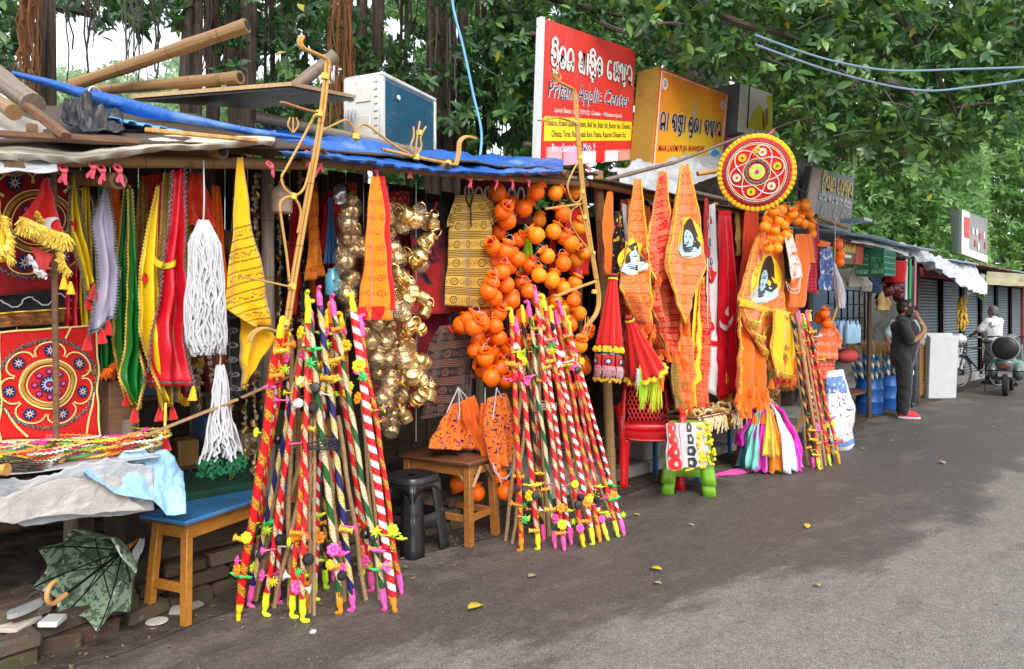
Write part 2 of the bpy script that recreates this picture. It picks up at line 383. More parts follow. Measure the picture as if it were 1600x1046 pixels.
MAT=dict(asphalt=asphalt(),earth=earth('packed_earth',(.085,.062,.045),(.15,.115,.085)),verge=earth('dark_soil',(.04,.032,.026),(.10,.08,.062),9),brick=brickm(),
    bamboo=bamboo('bamboo',(.34,.20,.085),(.20,.11,.045)),cane=bamboo('pale_cane',(.62,.36,.10),(.40,.20,.045),(.25,.11,.03)),oldbamboo=bamboo('grey_bamboo',(.25,.20,.15),(.14,.105,.075)),
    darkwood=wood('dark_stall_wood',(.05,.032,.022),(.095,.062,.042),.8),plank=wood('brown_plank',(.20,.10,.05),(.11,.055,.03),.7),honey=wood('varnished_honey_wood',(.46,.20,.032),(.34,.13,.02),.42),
    ply=wood('plywood_edge',(.50,.34,.18),(.36,.22,.10),.7),brownwood=wood('brown_stool_wood',(.17,.07,.03),(.10,.04,.02),.5),stick=wood('bare_stick_wood',(.42,.26,.13),(.26,.15,.075),.75,2.),
    blue=tarp('blue_tarpaulin',(.014,.11,.44),(.16,.28,.52),.4,9,.8),cream=tarp('cream_canvas',(.50,.45,.36),(.36,.30,.22),.75,5),white=tarp('white_plastic_sheet',(.48,.49,.51),(.34,.35,.37),.35,7),silver=tarp('silver_grey_tarpaulin',(.40,.41,.43),(.54,.56,.60),.32,8,.5),
    paleblue=tarp('pale_blue_plastic_sheet',(.30,.52,.74),(.42,.60,.76),.35,9,.5),black=tarp('black_plastic_sheet',(.018,.018,.02),(.05,.05,.055),.4,8),bark=barkm('banyan_bark',(.040,.030,.024),(.095,.072,.058)),rootm=barkm('aerial_root_bark',(.30,.14,.06),(.19,.075,.03)),greyroot=barkm('grey_root_bark',(.10,.085,.075),(.2,.17,.15)),
    leaf=leafm('glossy_fig_leaf',(.045,.12,.038),(.090,.20,.056),(.19,.35,.08),.004,.25,.3),leafd=leafm('dark_fig_leaf',(.022,.066,.024),(.048,.12,.036),(.10,.21,.045),.003,.25,.34),fine=leafm('pale_feathery_leaf',(.11,.24,.085),(.19,.36,.12),(.30,.46,.17),.006,.35,.45),pale=leafm('haze_tinted_leaf',(.20,.30,.17),(.28,.40,.22),(.36,.48,.28),.0,.35,.6),mid=leafm('background_leaf',(.05,.13,.035),(.095,.21,.055),(.17,.30,.07),.006,.3,.45))  # the pale entry has distance haze mixed into its leaf colours

# ================================================================ ground, road, edge of the stalls
def sheet(name,x0,x1,y0,y1,z,m_,nx=2,ny=2):
    mb=MB();mb.grid([[Vector((x0+(x1-x0)*i/nx,y0+(y1-y0)*j/ny,z)) for i in range(nx+1)] for j in range(ny+1)]);o=mb.build(name,m_,label=None,kind='structure',fixn=False);return o
sheet('ground',-300,300,-300,300,-.012,MAT['earth']);sheet('road',-60,260,-6.5,3.92,0,MAT['asphalt'])
# dirt edge, ragged, between asphalt and stalls
mb=MB();rows=[]
for i in range(121):
    X=-.6+i*.2;e=3.62+.16*mnoise.noise(Vector((X*1.3,0,0)))+.06*mnoise.noise(Vector((X*5,2,0)));rows.append([Vector((X,e,.004)),Vector((X,e+.12,.010)),Vector((X,4.4,.012))])
mb.grid(rows);mb.build('dirt_verge',MAT['verge'],kind='structure',fixn=False)
# raised floor the stalls stand on, faced with loose old bricks on the left and a cement step further on
pl=MB();pl.box((2.0,5.05,.13),(4.6,2.1,.24),bev=.02);plinth=pl.build('stall_floor',MAT['verge'],kind='structure')
bme=MB().box((0,0,0),(.225,.11,.072),bev=.008,jit=.004).mesh('brick',MAT['brick']);bme2=MB().box((0,0,0),(.215,.105,.068),bev=.016,jit=.008).mesh('brick',MAT['brick'])
def brick(x,y,z,rz=0.,tilt=0.):inst('brick',random.choice((bme,bme2)),plinth,LRS(Vector((x,y,z))-plinth.location,(tilt,U(-.03,.03),rz)))
for c in range(3):
    for k in range(14):
        X=.42+k*.24+(.12 if c % 2 else 0)
        if c == 2 and k in (3,4,8,11):continue
        brick(X,3.93+U(-.03,.03)+.02*c,.037+c*.074,U(-.12,.12))
for x,y,z,rz in ((.78,3.72,.037,.3),(.80,3.72,.111,.12),(.98,3.80,.037,-.2),(1.14,3.82,.037,.1),(1.02,3.84,.111,.25),(1.24,3.86,.111,-.05),(1.40,3.87,.037,.2),(.70,3.86,.111,-.1),(.55,3.78,.037,.5),(1.62,3.88,.037,.1),(.62,3.70,.111,-.25),(.88,3.88,.185,.1)):brick(x,y,z,rz)
cm=mat('rough_cement',(.30,.28,.255),.9,var=.3,bump=.6,bscale=35,dirt=(.14,.12,.10))
MB().box((5.4,4.75,.06),(2.2,1.7,.12),bev=.02).build('cement_step',cm,kind='structure');MB().box((7.9,4.7,.05),(2.7,1.7,.1),bev=.02).build('cement_step',cm,kind='structure')
MB().box((16.5,5.6,.08),(14,3.2,.16),bev=.02).build('cement_step',cm,kind='structure')

# ================================================================ trees
LT=np.array([(0,0,0),(.22,-.17,.05),(.22,0,0),(.22,.17,.05),(.5,-.225,.03),(.5,0,-.03),(.5,.225,.03),(.8,-.13,-.04),(.8,0,-.08),(.8,.13,-.04),(1,0,-.15)],np.float32)
LF=[(0,2,1),(0,3,2),(1,2,5,4),(2,3,6,5),(4,5,8,7),(5,6,9,8),(7,8,10),(8,9,10)]
ST=np.array([(0,0,0),(.5,-.2,.05),(1,0,-.1),(.5,.2,.05)],np.float32);SF=[(0,1,2),(0,2,3)]
def bulk(name,P,D,N,S,tv,tf,m_,parent=None,**k):
    """thousands of leaves in one mesh: base points P, directions D, up vectors N, lengths S"""
    P=np.asarray(P,np.float32);D=np.asarray(D,np.float32);N=np.asarray(N,np.float32);S=np.asarray(S,np.float32)[:,None,None]
    D /= np.linalg.norm(D,axis=1,keepdims=True);B=np.cross(N,D);B /= np.linalg.norm(B,axis=1,keepdims=True)+1e-6;N=np.cross(D,B)
    V=P[:,None]+S*(tv[None,:,:1]*D[:,None]+tv[None,:,1:2]*B[:,None]+tv[None,:,2:]*N[:,None]);n=len(P);kv=len(tv)
    li=np.concatenate([np.array(f) for f in tf]);ls=np.array([len(f) for f in tf]);off=(np.arange(n)*kv)[:,None]
    loops=(li[None]+off).ravel().astype(np.int32);tot=np.tile(ls,n).astype(np.int32);st=np.concatenate([[0],np.cumsum(tot)[:-1]]).astype(np.int32)
    if parent is not None:V=V-np.array(wloc(parent),np.float32)
    me=bpy.data.meshes.new(name);me.vertices.add(n*kv);me.vertices.foreach_set('co',V.ravel());me.loops.add(len(loops));me.loops.foreach_set('vertex_index',loops)
    me.polygons.add(len(tot));me.polygons.foreach_set('loop_start',st);me.update(calc_edges=True);me.validate();me.materials.append(m_)
    o=bpy.data.objects.new(name,me);COL.objects.link(o);o.parent=parent;return tag(o,**k)
def whorls(n,xr,yr,zr,lo,hi,leaf,per=(5,9),keep=None):
    """leaf clusters at random places of a volume given by its view angles and depth range"""
    P,D,N,S,W=[],[],[],[],[]
    while n>0:
        x,y,Z=U(*xr),U(*yr),U(*zr)
        if keep and not keep(x,y,Z):continue
        n -= 1;c=atd(x,y,Z);ax=Vector((U(-1,1),U(-1.2,.4),U(-.5,1))).normalized();o1=ax.orthogonal().normalized();o2=ax.cross(o1);s0=U(lo,hi);a0=U(0,6);kk=random.randint(*per);W.append((Z,len(P),kk,c,ax))
        for j in range(kk):
            a=a0+2.4*j;tl=U(.15,.9);d=(o1*math.cos(a)+o2*math.sin(a))*(1.1-.4*tl)+ax*tl+Vector((0,0,-.35));P.append(c-ax*U(0,.06));D.append(d);N.append(ax+Vector((0,0,.4)));S.append(s0*U(.7,1.15))
    return P,D,N,S,W
def trunk_mesh(mb,px0,px1,Y,ytop,n=4,lean=0.,zt=None,r0=None):
    c=(px0+px1)/2;a=at(c,H0,Y);b=at(px1,H0,Y);a0=at(px0,H0,Y);w_=(b-a0).length/2*.8;r0=r0 or w_
    top=at(c+lean,ytop,Y).z
    for k in range(n):
        an=2*PI*k/n+U(0,1);rr=r0*U(.45,.75) if n>1 else r0;q=r0*.55 if n>1 else 0;pts=[];rad=[]
        for i in range(13):
            f=i/12;z=top*f;X=a.x+q*math.cos(an+f*2.2)+lean/F*6*f*f+.12*mnoise.noise(Vector((f*3,k,px0)));Yy=Y+q*math.sin(an+f*2.2)+.1*mnoise.noise(Vector((k,f*3,px1)))
            pts.append((X,Yy,z));rad.append(rr*(1.6-1.3*min(f*4,1)+.35*min(f*4,1)+.3) if f<.25 else rr*(.95+.18*mnoise.noise(Vector((f*9,k,3)))))
        mb.tube(pts,rad,9)
def root_cluster(mb,px,Y,y0,y1,n,spread,r=(.003,.008)):
    for k in range(n):
        x=px+U(-spread,spread);a=at(x,y0,Y+U(-.25,.25));z1=at(px,y1+U(-40,40),Y).z;pts=[];s_=U(0,99);g=U(.5,1.3)
        for i in range(9):
            f=i/8;pts.append((a.x+.09*g*mnoise.noise(Vector((f*3.2,s_,0))),a.y+.05*g*mnoise.noise(Vector((s_,f*3.2,0))),a.z+(z1-a.z)*f))
        mb.tube(pts,[U(*r)]*9,5)
# --- the banyan over the left and middle stalls
ban=thing('banyan_tree','old banyan with many dark stems and hanging aerial roots behind the left stalls','tree',at(560,600,6.4)*1)
ban.location.z=0
for a in ((52,88,5.9,-500,3,0),(283,312,6.6,-500,3,10),(318,345,6.9,-500,2,-8),(352,398,6.5,-500,5,5),(556,578,7.2,-500,2,0),(578,602,6.9,-500,3,12),(664,690,6.3,-500,4,-6),(690,722,6.1,-500,3,14),(748,760,7.0,-500,2,0),(470,482,7.4,-500,2,0),(-60,-10,6.2,-500,4,0),(412,424,7.6,-500,2,6),(632,642,7.3,-500,2,-5)):
    mb=MB();trunk_mesh(mb,*a);mb.build('trunk',MAT['bark'],ban)
for a,m_,nm in (((46,5.6,-60,118,44,13),'rootm',0),((533,5.9,-80,200,40,15),'rootm',0),((136,6.2,-90,120,3,5),'bark',0),((205,6.4,-90,90,8,7),'greyroot',0),((150,7.2,-90,60,5,8),'greyroot',0),((250,6.2,-90,115,3,12),'bark',0),((225,6.2,-90,125,2,8),'bark',0),((640,6.4,-80,120,12,60),'bark',0),((770,6.0,-80,230,16,45),'bark',0),((440,6.6,-80,100,10,50),'bark',0),((690,5.8,-60,180,10,30),'greyroot',0),((350,6.0,-60,110,12,40),'bark',0),((112,6.6,-90,110,2,6),'bark',0)):
    mb=MB();root_cluster(mb,*a);mb.build('aerial_root_cluster',MAT[m_],ban)
for pts in (((-80,-40),(60,-30),(145,22)),((145,22),(100,14),(60,2)),((300,-80),(330,10),(352,60),(348,110)),((690,-80),(760,-40),(900,10),(1060,40)),((360,-60),(420,-10),(520,-40)),((1000,-80),(1130,25),(1240,60),(1330,120)),((1100,-90),(1330,-20),(1430,60),(1500,190))):
    P=spline([atd(x,y,7.0+U(-.3,.3)) for x,y in pts],5);MB().tube(P,[.045-.035*i/len(P) for i in range(len(P))],7).build('branch',MAT['bark'],ban)
def signs(x,y):
    m=26
    return (835<x<1005 and y>28+.364*(x-850)-m) or (985<x<1150 and y>103+.33*(x-1030)-m) or (1135<x<1215 and y>112) or (1250<x<1345 and y>240)
def gap1(x,y,Z):
    if signs(x,y):return False
    if x<30:return y<130 and random.random()<.55
    if x<150:return y<25 and random.random()<.25
    if x<345:return y<10+38*abs(math.sin(x*.05)) and random.random()<.5
    if x<400:return y<120 and random.random()<.75
    g=mnoise.noise(Vector((x*.016,y*.022,1.3)))+.5*mnoise.noise(Vector((x*.05,y*.05,4)))
    return g>-.02 and (Z>7.5 or random.random()<.15)
P,D,N,S,W=whorls(2600,(-60,880),(-70,225),(6.4,10.4),.10,.16,0,keep=gap1)
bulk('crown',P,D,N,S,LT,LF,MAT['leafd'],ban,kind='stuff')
# --- the nearer fig tree whose boughs hang over the signs and the road
fig=thing('fig_tree','fig tree with broad glossy leaves hanging over the signs and the road','tree',(7.6,6.0,0))
def bottom(x):return np.interp(x,[760,850,1000,1140,1210,1290,1350,1420,1500,1560,1640],[225,150,205,170,235,275,250,262,235,205,170])
def gap2(x,y,Z):
    if Z<9.6 and signs(x,y):return False
    b=bottom(x)+34*mnoise.noise(Vector((x*.03,0,0)))
    return y<b and mnoise.noise(Vector((x*.02,y*.025,7)))>-.36-(.25 if y<120 else 0) and (x>870 or random.random()<.5)
P,D,N,S,W=whorls(4300,(770,1720),(-80,290),(6.6,10.6),.105,.165,0,keep=gap2)
near=sorted(W)[:60];pick=set()
lme=None
crown=None
mb=MB();trunk_mesh(mb,1085,1125,6.4,-420,5);mb.build('trunk',MAT['bark'],fig)
one=[w_ for w_ in sorted(W) if 0<pix(w_[3])[0]<1600 and pix(w_[3])[1]>4][:44];used=set()
for Z,i0,kk,c,ax in one:used.update(range(i0,i0+kk))
kp=[i for i in range(len(P)) if i not in used]
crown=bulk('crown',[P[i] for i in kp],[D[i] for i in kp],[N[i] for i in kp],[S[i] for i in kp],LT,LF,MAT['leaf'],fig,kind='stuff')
lmes=[]
for cc in ((.034,.095,.030),(.05,.13,.035),(.08,.18,.045),(.15,.28,.06)):
    me=bpy.data.meshes.new('leaf');me.from_pydata([tuple(p) for p in LT],[],LF);me.materials.append(leafm('fig_leaf_near',cc,tuple(1.15*q for q in cc),cc,0,.25,.3));me.polygons.foreach_set('use_smooth',[True]*len(me.polygons));lmes.append(me)
for i in sorted(used)[:300]:
    d=Vector(D[i]).normalized();b=Vector(N[i]).cross(d).normalized();n_=d.cross(b);m4=Matrix((d,b,n_)).transposed().to_4x4()
    inst('leaf',random.choice((0,0,0,1,1,1,2,3)) and lmes[random.choice((1,1,2,3))] or lmes[0],fig,Matrix.Translation(Vector(P[i])-fig.location) @ m4 @ Matrix.Diagonal((S[i],)*3+(1,)))
for Z,i0,kk,c,ax in one:
    e=c-ax*.3+Vector((U(-.1,.1),.2,.12));MB().tube([e,e.lerp(c,.5)+Vector((0,0,.03)),c+ax*.02],[.007,.005,.003],5).build('twig',MAT['greyroot'],fig)
for pts,z0 in (((1120,-60),(1230,20),(1330,30),(1420,95)),7.6),(((1160,-60),(1180,50),(1250,130),(1270,215)),7.2),(((1300,-60),(1400,120),(1440,160),(1480,205)),7.4),(((850,-60),(930,30),(1010,60),(1060,90)),7.4),(((1450,-60),(1530,30),(1640,90)),7.8),(((1380,125),(1420,140),(1450,175)),6.9):
    Pp=spline([atd(x,y,z0) for x,y in pts],6);MB().tube(Pp,[.035-.027*i/len(Pp) for i in range(len(Pp))],6).build('branch',MAT['greyroot'],fig)
# --- trees further back
def back_tree(label,xr,yr,zr,n,m_,keep,sz,loc,per=(6,10),tv=ST,tf=SF,trunk=None):
    t=thing('background_tree',label,'tree',loc,group='trees behind the stalls');P,D,N,S,W=whorls(n,xr,yr,zr,*sz,0,per,keep)
    bulk('crown',P,D,N,S,tv,tf,MAT[m_],t,kind='stuff');mb=MB();x,y,z=loc
    pts=[Vector((x+.1*mnoise.noise(Vector((i,x,0))),y,i*.5)) for i in range(9)];mb.tube(pts,[.16-.011*i for i in range(9)],8)
    for k in range(6):q=pts[4+k//2];mb.tube([q,q+Vector((U(-.8,.8),U(-.6,.6),U(.5,1.)))*1.2,q+Vector((U(-1.6,1.6),U(-1,1),U(1.5,2.4)))*1.3],[.07,.045,.015],6)
    mb.build('trunk',MAT['bark'],t);return t
def top3(x):return np.interp(x,[1180,1260,1340,1420,1480,1560,1700],[150,170,235,270,250,190,120])
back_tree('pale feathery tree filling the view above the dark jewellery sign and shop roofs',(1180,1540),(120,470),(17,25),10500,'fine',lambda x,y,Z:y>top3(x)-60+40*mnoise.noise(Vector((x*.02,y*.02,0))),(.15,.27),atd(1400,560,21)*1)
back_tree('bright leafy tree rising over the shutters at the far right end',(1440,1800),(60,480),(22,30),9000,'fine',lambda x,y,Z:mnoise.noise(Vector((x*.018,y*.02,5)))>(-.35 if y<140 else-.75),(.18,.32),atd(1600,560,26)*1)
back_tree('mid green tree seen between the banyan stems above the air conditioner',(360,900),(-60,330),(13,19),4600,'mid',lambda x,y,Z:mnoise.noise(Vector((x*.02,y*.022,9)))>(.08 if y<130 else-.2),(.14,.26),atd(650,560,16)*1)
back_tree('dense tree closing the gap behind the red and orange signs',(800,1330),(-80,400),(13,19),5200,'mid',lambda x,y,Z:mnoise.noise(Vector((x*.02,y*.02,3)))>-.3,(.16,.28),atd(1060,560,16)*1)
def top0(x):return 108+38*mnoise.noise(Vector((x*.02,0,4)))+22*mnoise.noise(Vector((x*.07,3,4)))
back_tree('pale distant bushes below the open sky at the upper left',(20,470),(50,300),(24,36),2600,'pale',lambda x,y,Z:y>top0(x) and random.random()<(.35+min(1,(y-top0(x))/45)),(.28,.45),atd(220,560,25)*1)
for o in bpy.data.objects:
    if o.name.startswith('background_tree'):
        dz=o.location.z;o.location.z=0
        for ch in [c for c in bpy.data.objects if c.parent == o and c.name.startswith('crown')]:ch.location.z=0+dz
        for ch in [c for c in bpy.data.objects if c.parent == o and c.name.startswith('trunk')]:ch.location.z=dz
# ================================================================ stall frames and roofs
def roof_z(X):return float(np.interp(X,[-.5,.2,.72,1.97,4.18,4.7],[2.08,2.13,2.21,2.387,2.57,2.6]))
def pole(parent,a,b,r=.03,m_='bamboo',name='post',n=10,r1=None,nodes=True,**k):
    a=Vector(a);b=Vector(b);L=(b-a).length;m=max(2,int(L/.3));pts=[];rad=[];s_=U(0,50)
    for i in range(m*3+1):
        f=i/(m*3);pts.append(a.lerp(b,f)+Vector((mnoise.noise(Vector((f*2,s_,0))),mnoise.noise(Vector((s_,f*2,0))),0))*r*.25)
        rr=r+((r1 or r)-r)*f;rad.append(rr*(1.09 if nodes and i % 3 == 0 else 1.))
    mb=MB().tube(pts,rad,n,cap=True);return mb.build(name,MAT[m_] if isinstance(m_,str) else m_,parent,**k)
st1=thing('market_stall','leftmost stall frame of bamboo posts and dark planks hung with flags','stall',(1.1,4.4,0))
st2=thing('market_stall','middle stall frame under the blue tarpaulin hung with brass and orange pots','stall',(3.3,4.4,0))
st3=thing('market_stall','stall frame hung with printed orange flags below the orange signboard','stall',(6.2,4.4,0))
for st,xs in ((st1,(.12,2.12)),(st2,(2.2,4.5)),(st3,(4.72,8.4))):
    x0,x1=xs
    for X in xs:
        pole(st,(X,4.95,0),(X,4.95,roof_z(X)+.35),.035,'oldbamboo')
    n=int((x1-x0)/.16)
    for k in range(n):
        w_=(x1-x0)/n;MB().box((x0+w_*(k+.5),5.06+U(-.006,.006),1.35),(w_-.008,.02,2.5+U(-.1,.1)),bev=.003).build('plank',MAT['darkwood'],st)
    for Y,dz in ((3.62,-.07),(4.3,.12),(4.92,.28)):
        pole(st,(x0-.1,Y,roof_z(x0)+dz),(x1+.1,Y,roof_z(x1)+dz),.03,'bamboo' if Y<4 else 'oldbamboo','beam')
pole(st1,at(88,700,3.66),at(84,268,3.66),.013,'plank','post',nodes=False)
pole(st1,gnd(110,985)*1.02,at(112,700,3.95),.03,'oldbamboo');pole(st1,(2.1,3.95,.1),(2.1,3.95,2.45),.035,'oldbamboo')
pole(st2,gnd(957,772),at(934,268,3.72),.04,'bamboo');pole(st2,at(907,640,3.9),at(905,270,3.9),.02,'darkwood')
pole(st3,(8.3,3.75,0),(8.3,3.75,2.5),.035,'bamboo');pole(st3,gnd(1308,705)+Vector((0,.5,0)),at(1311,470,3.5),.018,'cane',n=8)
# crossbeams whose cut ends stick out under the roof edge
for x,y,Y,r_,L in ((186,283,3.48,.034,1.3),(22,262,3.44,.034,1.3),(504,240,3.42,.026,1.2),(700,262,3.46,.028,1.3),(348,238,3.5,.03,1.3),(886,272,3.44,.026,1.2)):
    p=at(x,y,Y);st=st1 if x<440 else st2;pole(st,p,p+Vector((-.04,L,.2)),r_,'bamboo','beam')
    MB().tube([p+Vector((0,-.001,0)),p+Vector((0,.004,.001))],[r_*.72]*2,10).build('bore_shade_disc',mat('bamboo_bore_shade',(.03,.02,.012),.9),st)  # flat dark disc on the closed end paints the shade inside the bore
pole(st3,at(945,282,3.62),at(1050,255,3.62),.018,'oldbamboo','beam');pole(st3,at(1050,256,3.62),at(1180,205,3.4),.014,'oldbamboo','beam');pole(st3,at(1090,272,3.4),at(1118,268,3.3),.022,'cane','beam')
pole(st3,at(1080,300,3.62),at(1300,350,3.62),.02,'oldbamboo','beam');pole(st3,at(1275,338,3.3),at(1322,356,3.3),.024,'bamboo','beam')
# roof matting under the sheets
def roof_part(st,x0,x1,m_,Y0=3.5,Y1=5.15,dz=-.02,sl=.3,name='roof_mat'):
    mb=MB();nx=24;mb.grid([[Vector((x0+(x1-x0)*i/nx,Y0+(Y1-Y0)*j/10,roof_z(x0+(x1-x0)*i/nx)+dz+sl*(Y0+(Y1-Y0)*j/10-3.5)+.02*mnoise.noise(Vector((i*.5,j*.7,x0))))) for i in range(nx+1)] for j in range(11)]);return mb.build(name,m_,st,solid=.012,fixn=False)
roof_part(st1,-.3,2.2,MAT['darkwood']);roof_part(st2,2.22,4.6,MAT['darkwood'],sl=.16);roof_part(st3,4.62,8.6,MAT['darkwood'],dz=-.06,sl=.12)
def drape(name,label,fr,bk,Yf,Yb,m_,nu=70,nv=22,amp=.03,fs=3.,seed=1,cat='tarpaulin',hem=0.,sag=0.,solid=.004,lobes=0.):
    """a sheet lying from its front edge to its back edge, with creases and a hanging hem"""
    mb=MB();rows=[]
    for j in range(nv+1):
        v=j/nv;row=[]
        for i in range(nu+1):
            u=i/nu;a=at(*poly_at(fr,u),Yf);b=at(*poly_at(bk,u),Yb);p=a.lerp(b,max(0,v))
            q=p*fs*1.25+Vector((seed,0,0));k=mnoise.noise(q)-.7*abs(mnoise.noise(q*2.1))-.25*abs(mnoise.noise(q*4.3+Vector((7,0,0))))
            p += Vector((0,-.3*amp*k,amp*k*(.35+.65*min(1,v*3))-sag*math.sin(PI*v)));
            if hem and v<.12:p += Vector((0,0,0))
            row.append(p)
        rows.append(row)
    if hem:
        top=rows[0];rows.insert(0,[p+Vector((0,.02+.02*math.sin(i*.9+seed),-hem*(.6+.7*abs(mnoise.noise(Vector((i*.12,seed,0))))))) for i,p in enumerate(top)]);nv += 1
    mb.grid(rows,[(i/nu,j/nv) for j in range(nv+1) for i in range(nu+1)]);return mb.build(name,m_,label=label,cat=cat,solid=solid,sharp=75,fixn=False)
drape('canvas_sheet','cream canvas sheet stained brown lying over the roof edge of the left stall',[(-60,236),(60,240),(130,245),(230,231),(320,225),(430,221)],[(-60,160),(20,172),(100,204),(160,200),(230,200),(430,206)],3.42,4.1,MAT['cream'],hem=.03,amp=.03)
drape('plastic_sheet','white plastic sheet bunched at the far left roof corner',[(-60,262),(-10,268),(30,262),(60,266),(92,262)],[(-60,205),(0,195),(40,205),(70,210),(88,232)],3.32,3.6,MAT['white'],40,16,.05,2.5,4)
drape('tarpaulin_sheet','creased blue tarpaulin over the roof edge of the middle stall',[(446,236),(520,243),(600,255),(700,266),(800,270),(880,266)],[(380,200),(460,206),(560,211),(640,229),(720,238),(880,248)],3.40,4.15,MAT['blue'],110,24,.035,5,2,hem=.025)
drape('plastic_sheet','grey white plastic sheet crumpled over the roof of the flag stall',[(985,300),(1020,318),(1060,300),(1090,285),(1135,268)],[(950,262),(1010,252),(1060,246),(1100,240),(1140,240)],3.6,4.0,tarp('grey_white_plastic',(.48,.50,.53),(.32,.34,.37),.3,11,.8),60,20,.07,4,7)
# rolled tarpaulin
pts=[at(x,y,Y) for x,y,Y in ((18,114,4.25),(60,126,4.2),(110,141,4.1),(150,153,4.05),(185,163,4.0),(215,170,4.0),(260,180,3.95),(310,190,3.9),(360,200,3.85),(410,208,3.8),(470,216,3.75))]
P=spline(pts,5);mb=MB();n=16;rows=[];rr=np.interp(np.linspace(0,10,len(P)),range(11),[.012,.022,.035,.044,.05,.046,.034,.028,.024,.02,.012])
for i,p in enumerate(P):
    rows.append([p+Vector((.2*math.cos(a),math.cos(a),math.sin(a)*.8))*rr[i]*(1+.28*mnoise.noise(Vector((i*.16,math.cos(a)*1.3,math.sin(a)*1.3)))) for a in [2*PI*k/n for k in range(n+1)]])
mb.grid(rows);mb.build('rolled_tarpaulin',MAT['blue'],label='rolled bright blue tarpaulin slanting across the roof of the left stall',cat='tarpaulin',sharp=80)
MB().tube([pts[3]+Vector((.05*math.cos(a),.05*math.cos(a),.052*math.sin(a))) for a in np.linspace(0,2*PI,14)],.004,5).build('tie_string',mat('white_string',(.75,.75,.72),.8),label='white string tied round the rolled blue tarpaulin',cat='string')
drape('plastic_sheet','crumpled black plastic sheet lying between canvas and blue roll',[(95,178),(130,200),(165,206),(195,200)],[(100,150),(130,158),(160,166),(190,178)],3.72,4.0,MAT['black'],60,26,.085,9,9)
mb=MB();fr=[at(178+145*i/60,184+28*i/60+(4 if (i//5) % 2 else 0),3.85) for i in range(61)];mb.grid([fr,[p+Vector((0,.5,.1)) for p in fr]]);mb.build('corrugated_sheet',mat('light_blue_paint',(.10,.36,.72),.45),label='light blue corrugated sheet end showing under the blue roll',cat='roof sheet',solid=.006,fixn=False)
def log(label,a,b,r0,r1,m_='bamboo',name='bamboo_pole',cat='pole',hollow=True):
    o=pole(None,a,b,r0,m_,name,14,r1,label=label,cat=cat)
    if hollow:
        d=(Vector(b)-Vector(a)).normalized();e=Vector(b);c=MB().tube([e-d*.002,e+d*.003],[r1*.74]*2,14);c.build('bore_shade_disc',mat('bamboo_bore_shade'),o)  # solid pole end; a dark disc stands in for the shaded bore
    return o
log('long thick bamboo pole slanting up from the roof toward the banyan stems',at(112,134,4.9),at(386,40,4.0),.034,.038);log('shorter thick bamboo pole lying above the plywood board',at(150,142,5.0),at(375,121,4.0),.030,.034)
log('grey log jutting out at the far left roof edge',at(-40,92,4.2),at(52,164,3.6),.05,.045,'oldbamboo','log','log',False);log('yellowish bamboo stub below the grey log at far left',at(-40,136,3.9),at(22,176,3.5),.03,.03,'bamboo','bamboo_pole','pole',False)
log('grey bamboo pole lying on the roof in front of the air conditioner',at(396,182,4.15),at(655,238,4.1),.034,.03,'oldbamboo');log('dark bamboo pole behind the board, end cut at an angle',at(440,152,4.9),at(524,86,4.7),.04,.045,'oldbamboo',hollow=False)
def plank(label,a,b,w_,h_,m_='plank',name='wooden_plank',cat='plank'):return MB().beam(a,b,w_,h_,.003).build(name,MAT[m_],label=label,cat=cat)
plank('short brown plank lying slantwise on the cream canvas',at(42,166,3.55),at(103,213,3.36),.045,.03);plank('long thin reddish plank along the left roof edge',at(-40,207,3.44),at(216,223,3.39),.05,.022);plank('yellow painted cane strip lying on the roof edge',at(226,203,3.5),at(402,220,3.4),.025,.018,'cane')
plank('tiny wood block standing on the canvas at far left',at(50,208,3.42),at(50,194,3.42),.035,.03)
# plywood board
c4=[at(455,134,3.75),at(205,154,4.35),at(390,167,5.1),at(556,154,4.35)];mb=MB();th=Vector((0,0,.022));mb.add(c4+[p+th for p in c4],[(0,1,2,3),(7,6,5,4),(0,3,7,4),(0,4,5,1),(1,5,6,2),(2,6,7,3)])
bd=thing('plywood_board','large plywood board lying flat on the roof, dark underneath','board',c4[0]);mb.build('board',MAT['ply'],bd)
mb=MB();d4=[p.lerp((c4[0]+c4[2])/2,.02)-Vector((0,0,.004)) for p in c4];mb.add(d4+[p-Vector((0,0,.012)) for p in d4],[(0,1,2,3),(7,6,5,4),(0,3,7,4),(0,4,5,1),(1,5,6,2),(2,6,7,3)]);mb.build('dark_underside',MAT['black'],bd)  # thin dark layer that colours the underside of the board, no separate sheet
# air conditioner
ac=thing('air_conditioner','white outdoor air conditioner unit with blue grey coil on the roof','air conditioner',atd(597,234,5.3),rz=R(18.9))
wh=mat('white_enamel',(.62,.62,.59),.4,var=.12,bump=.05,dirt=(.40,.36,.30));L_,D_,H_=.75,.33,.56
mb=MB();mb.box((L_/2,D_/2+.02,H_/2),(L_,D_,H_),bev=.018);mb.box((L_/2,.012,H_-.015),(L_+.004,.03,.03),bev=.008);mb.box((L_/2,.012,.02),(L_+.004,.03,.04),bev=.008);mb.box((.02,.012,H_/2),(.044,.03,H_-.06),bev=.008);mb.box((L_-.014,.012,H_/2),(.03,.03,H_-.06),bev=.006);mb.build('casing',wh,ac,local=True)
mb=MB();
for k in range(34):mb.box((L_/2+.01,.012,.05+k*.0138),(L_-.08,.012,.009))
mb.box((L_/2+.01,.018,H_/2),(L_-.08,.004,H_-.08));mb.build('coil',mat('blue_coil',(.03,.13,.22),.4,.2,bump=.4,bscale=200,dirt=(.10,.22,.32)),ac,local=True)
MB().lathe([(0,.012),(.018,.008),(.02,0)],12,LRS((.2,-.004,.42),(R(90),0,0))).build('sensor',wh,ac,local=True)
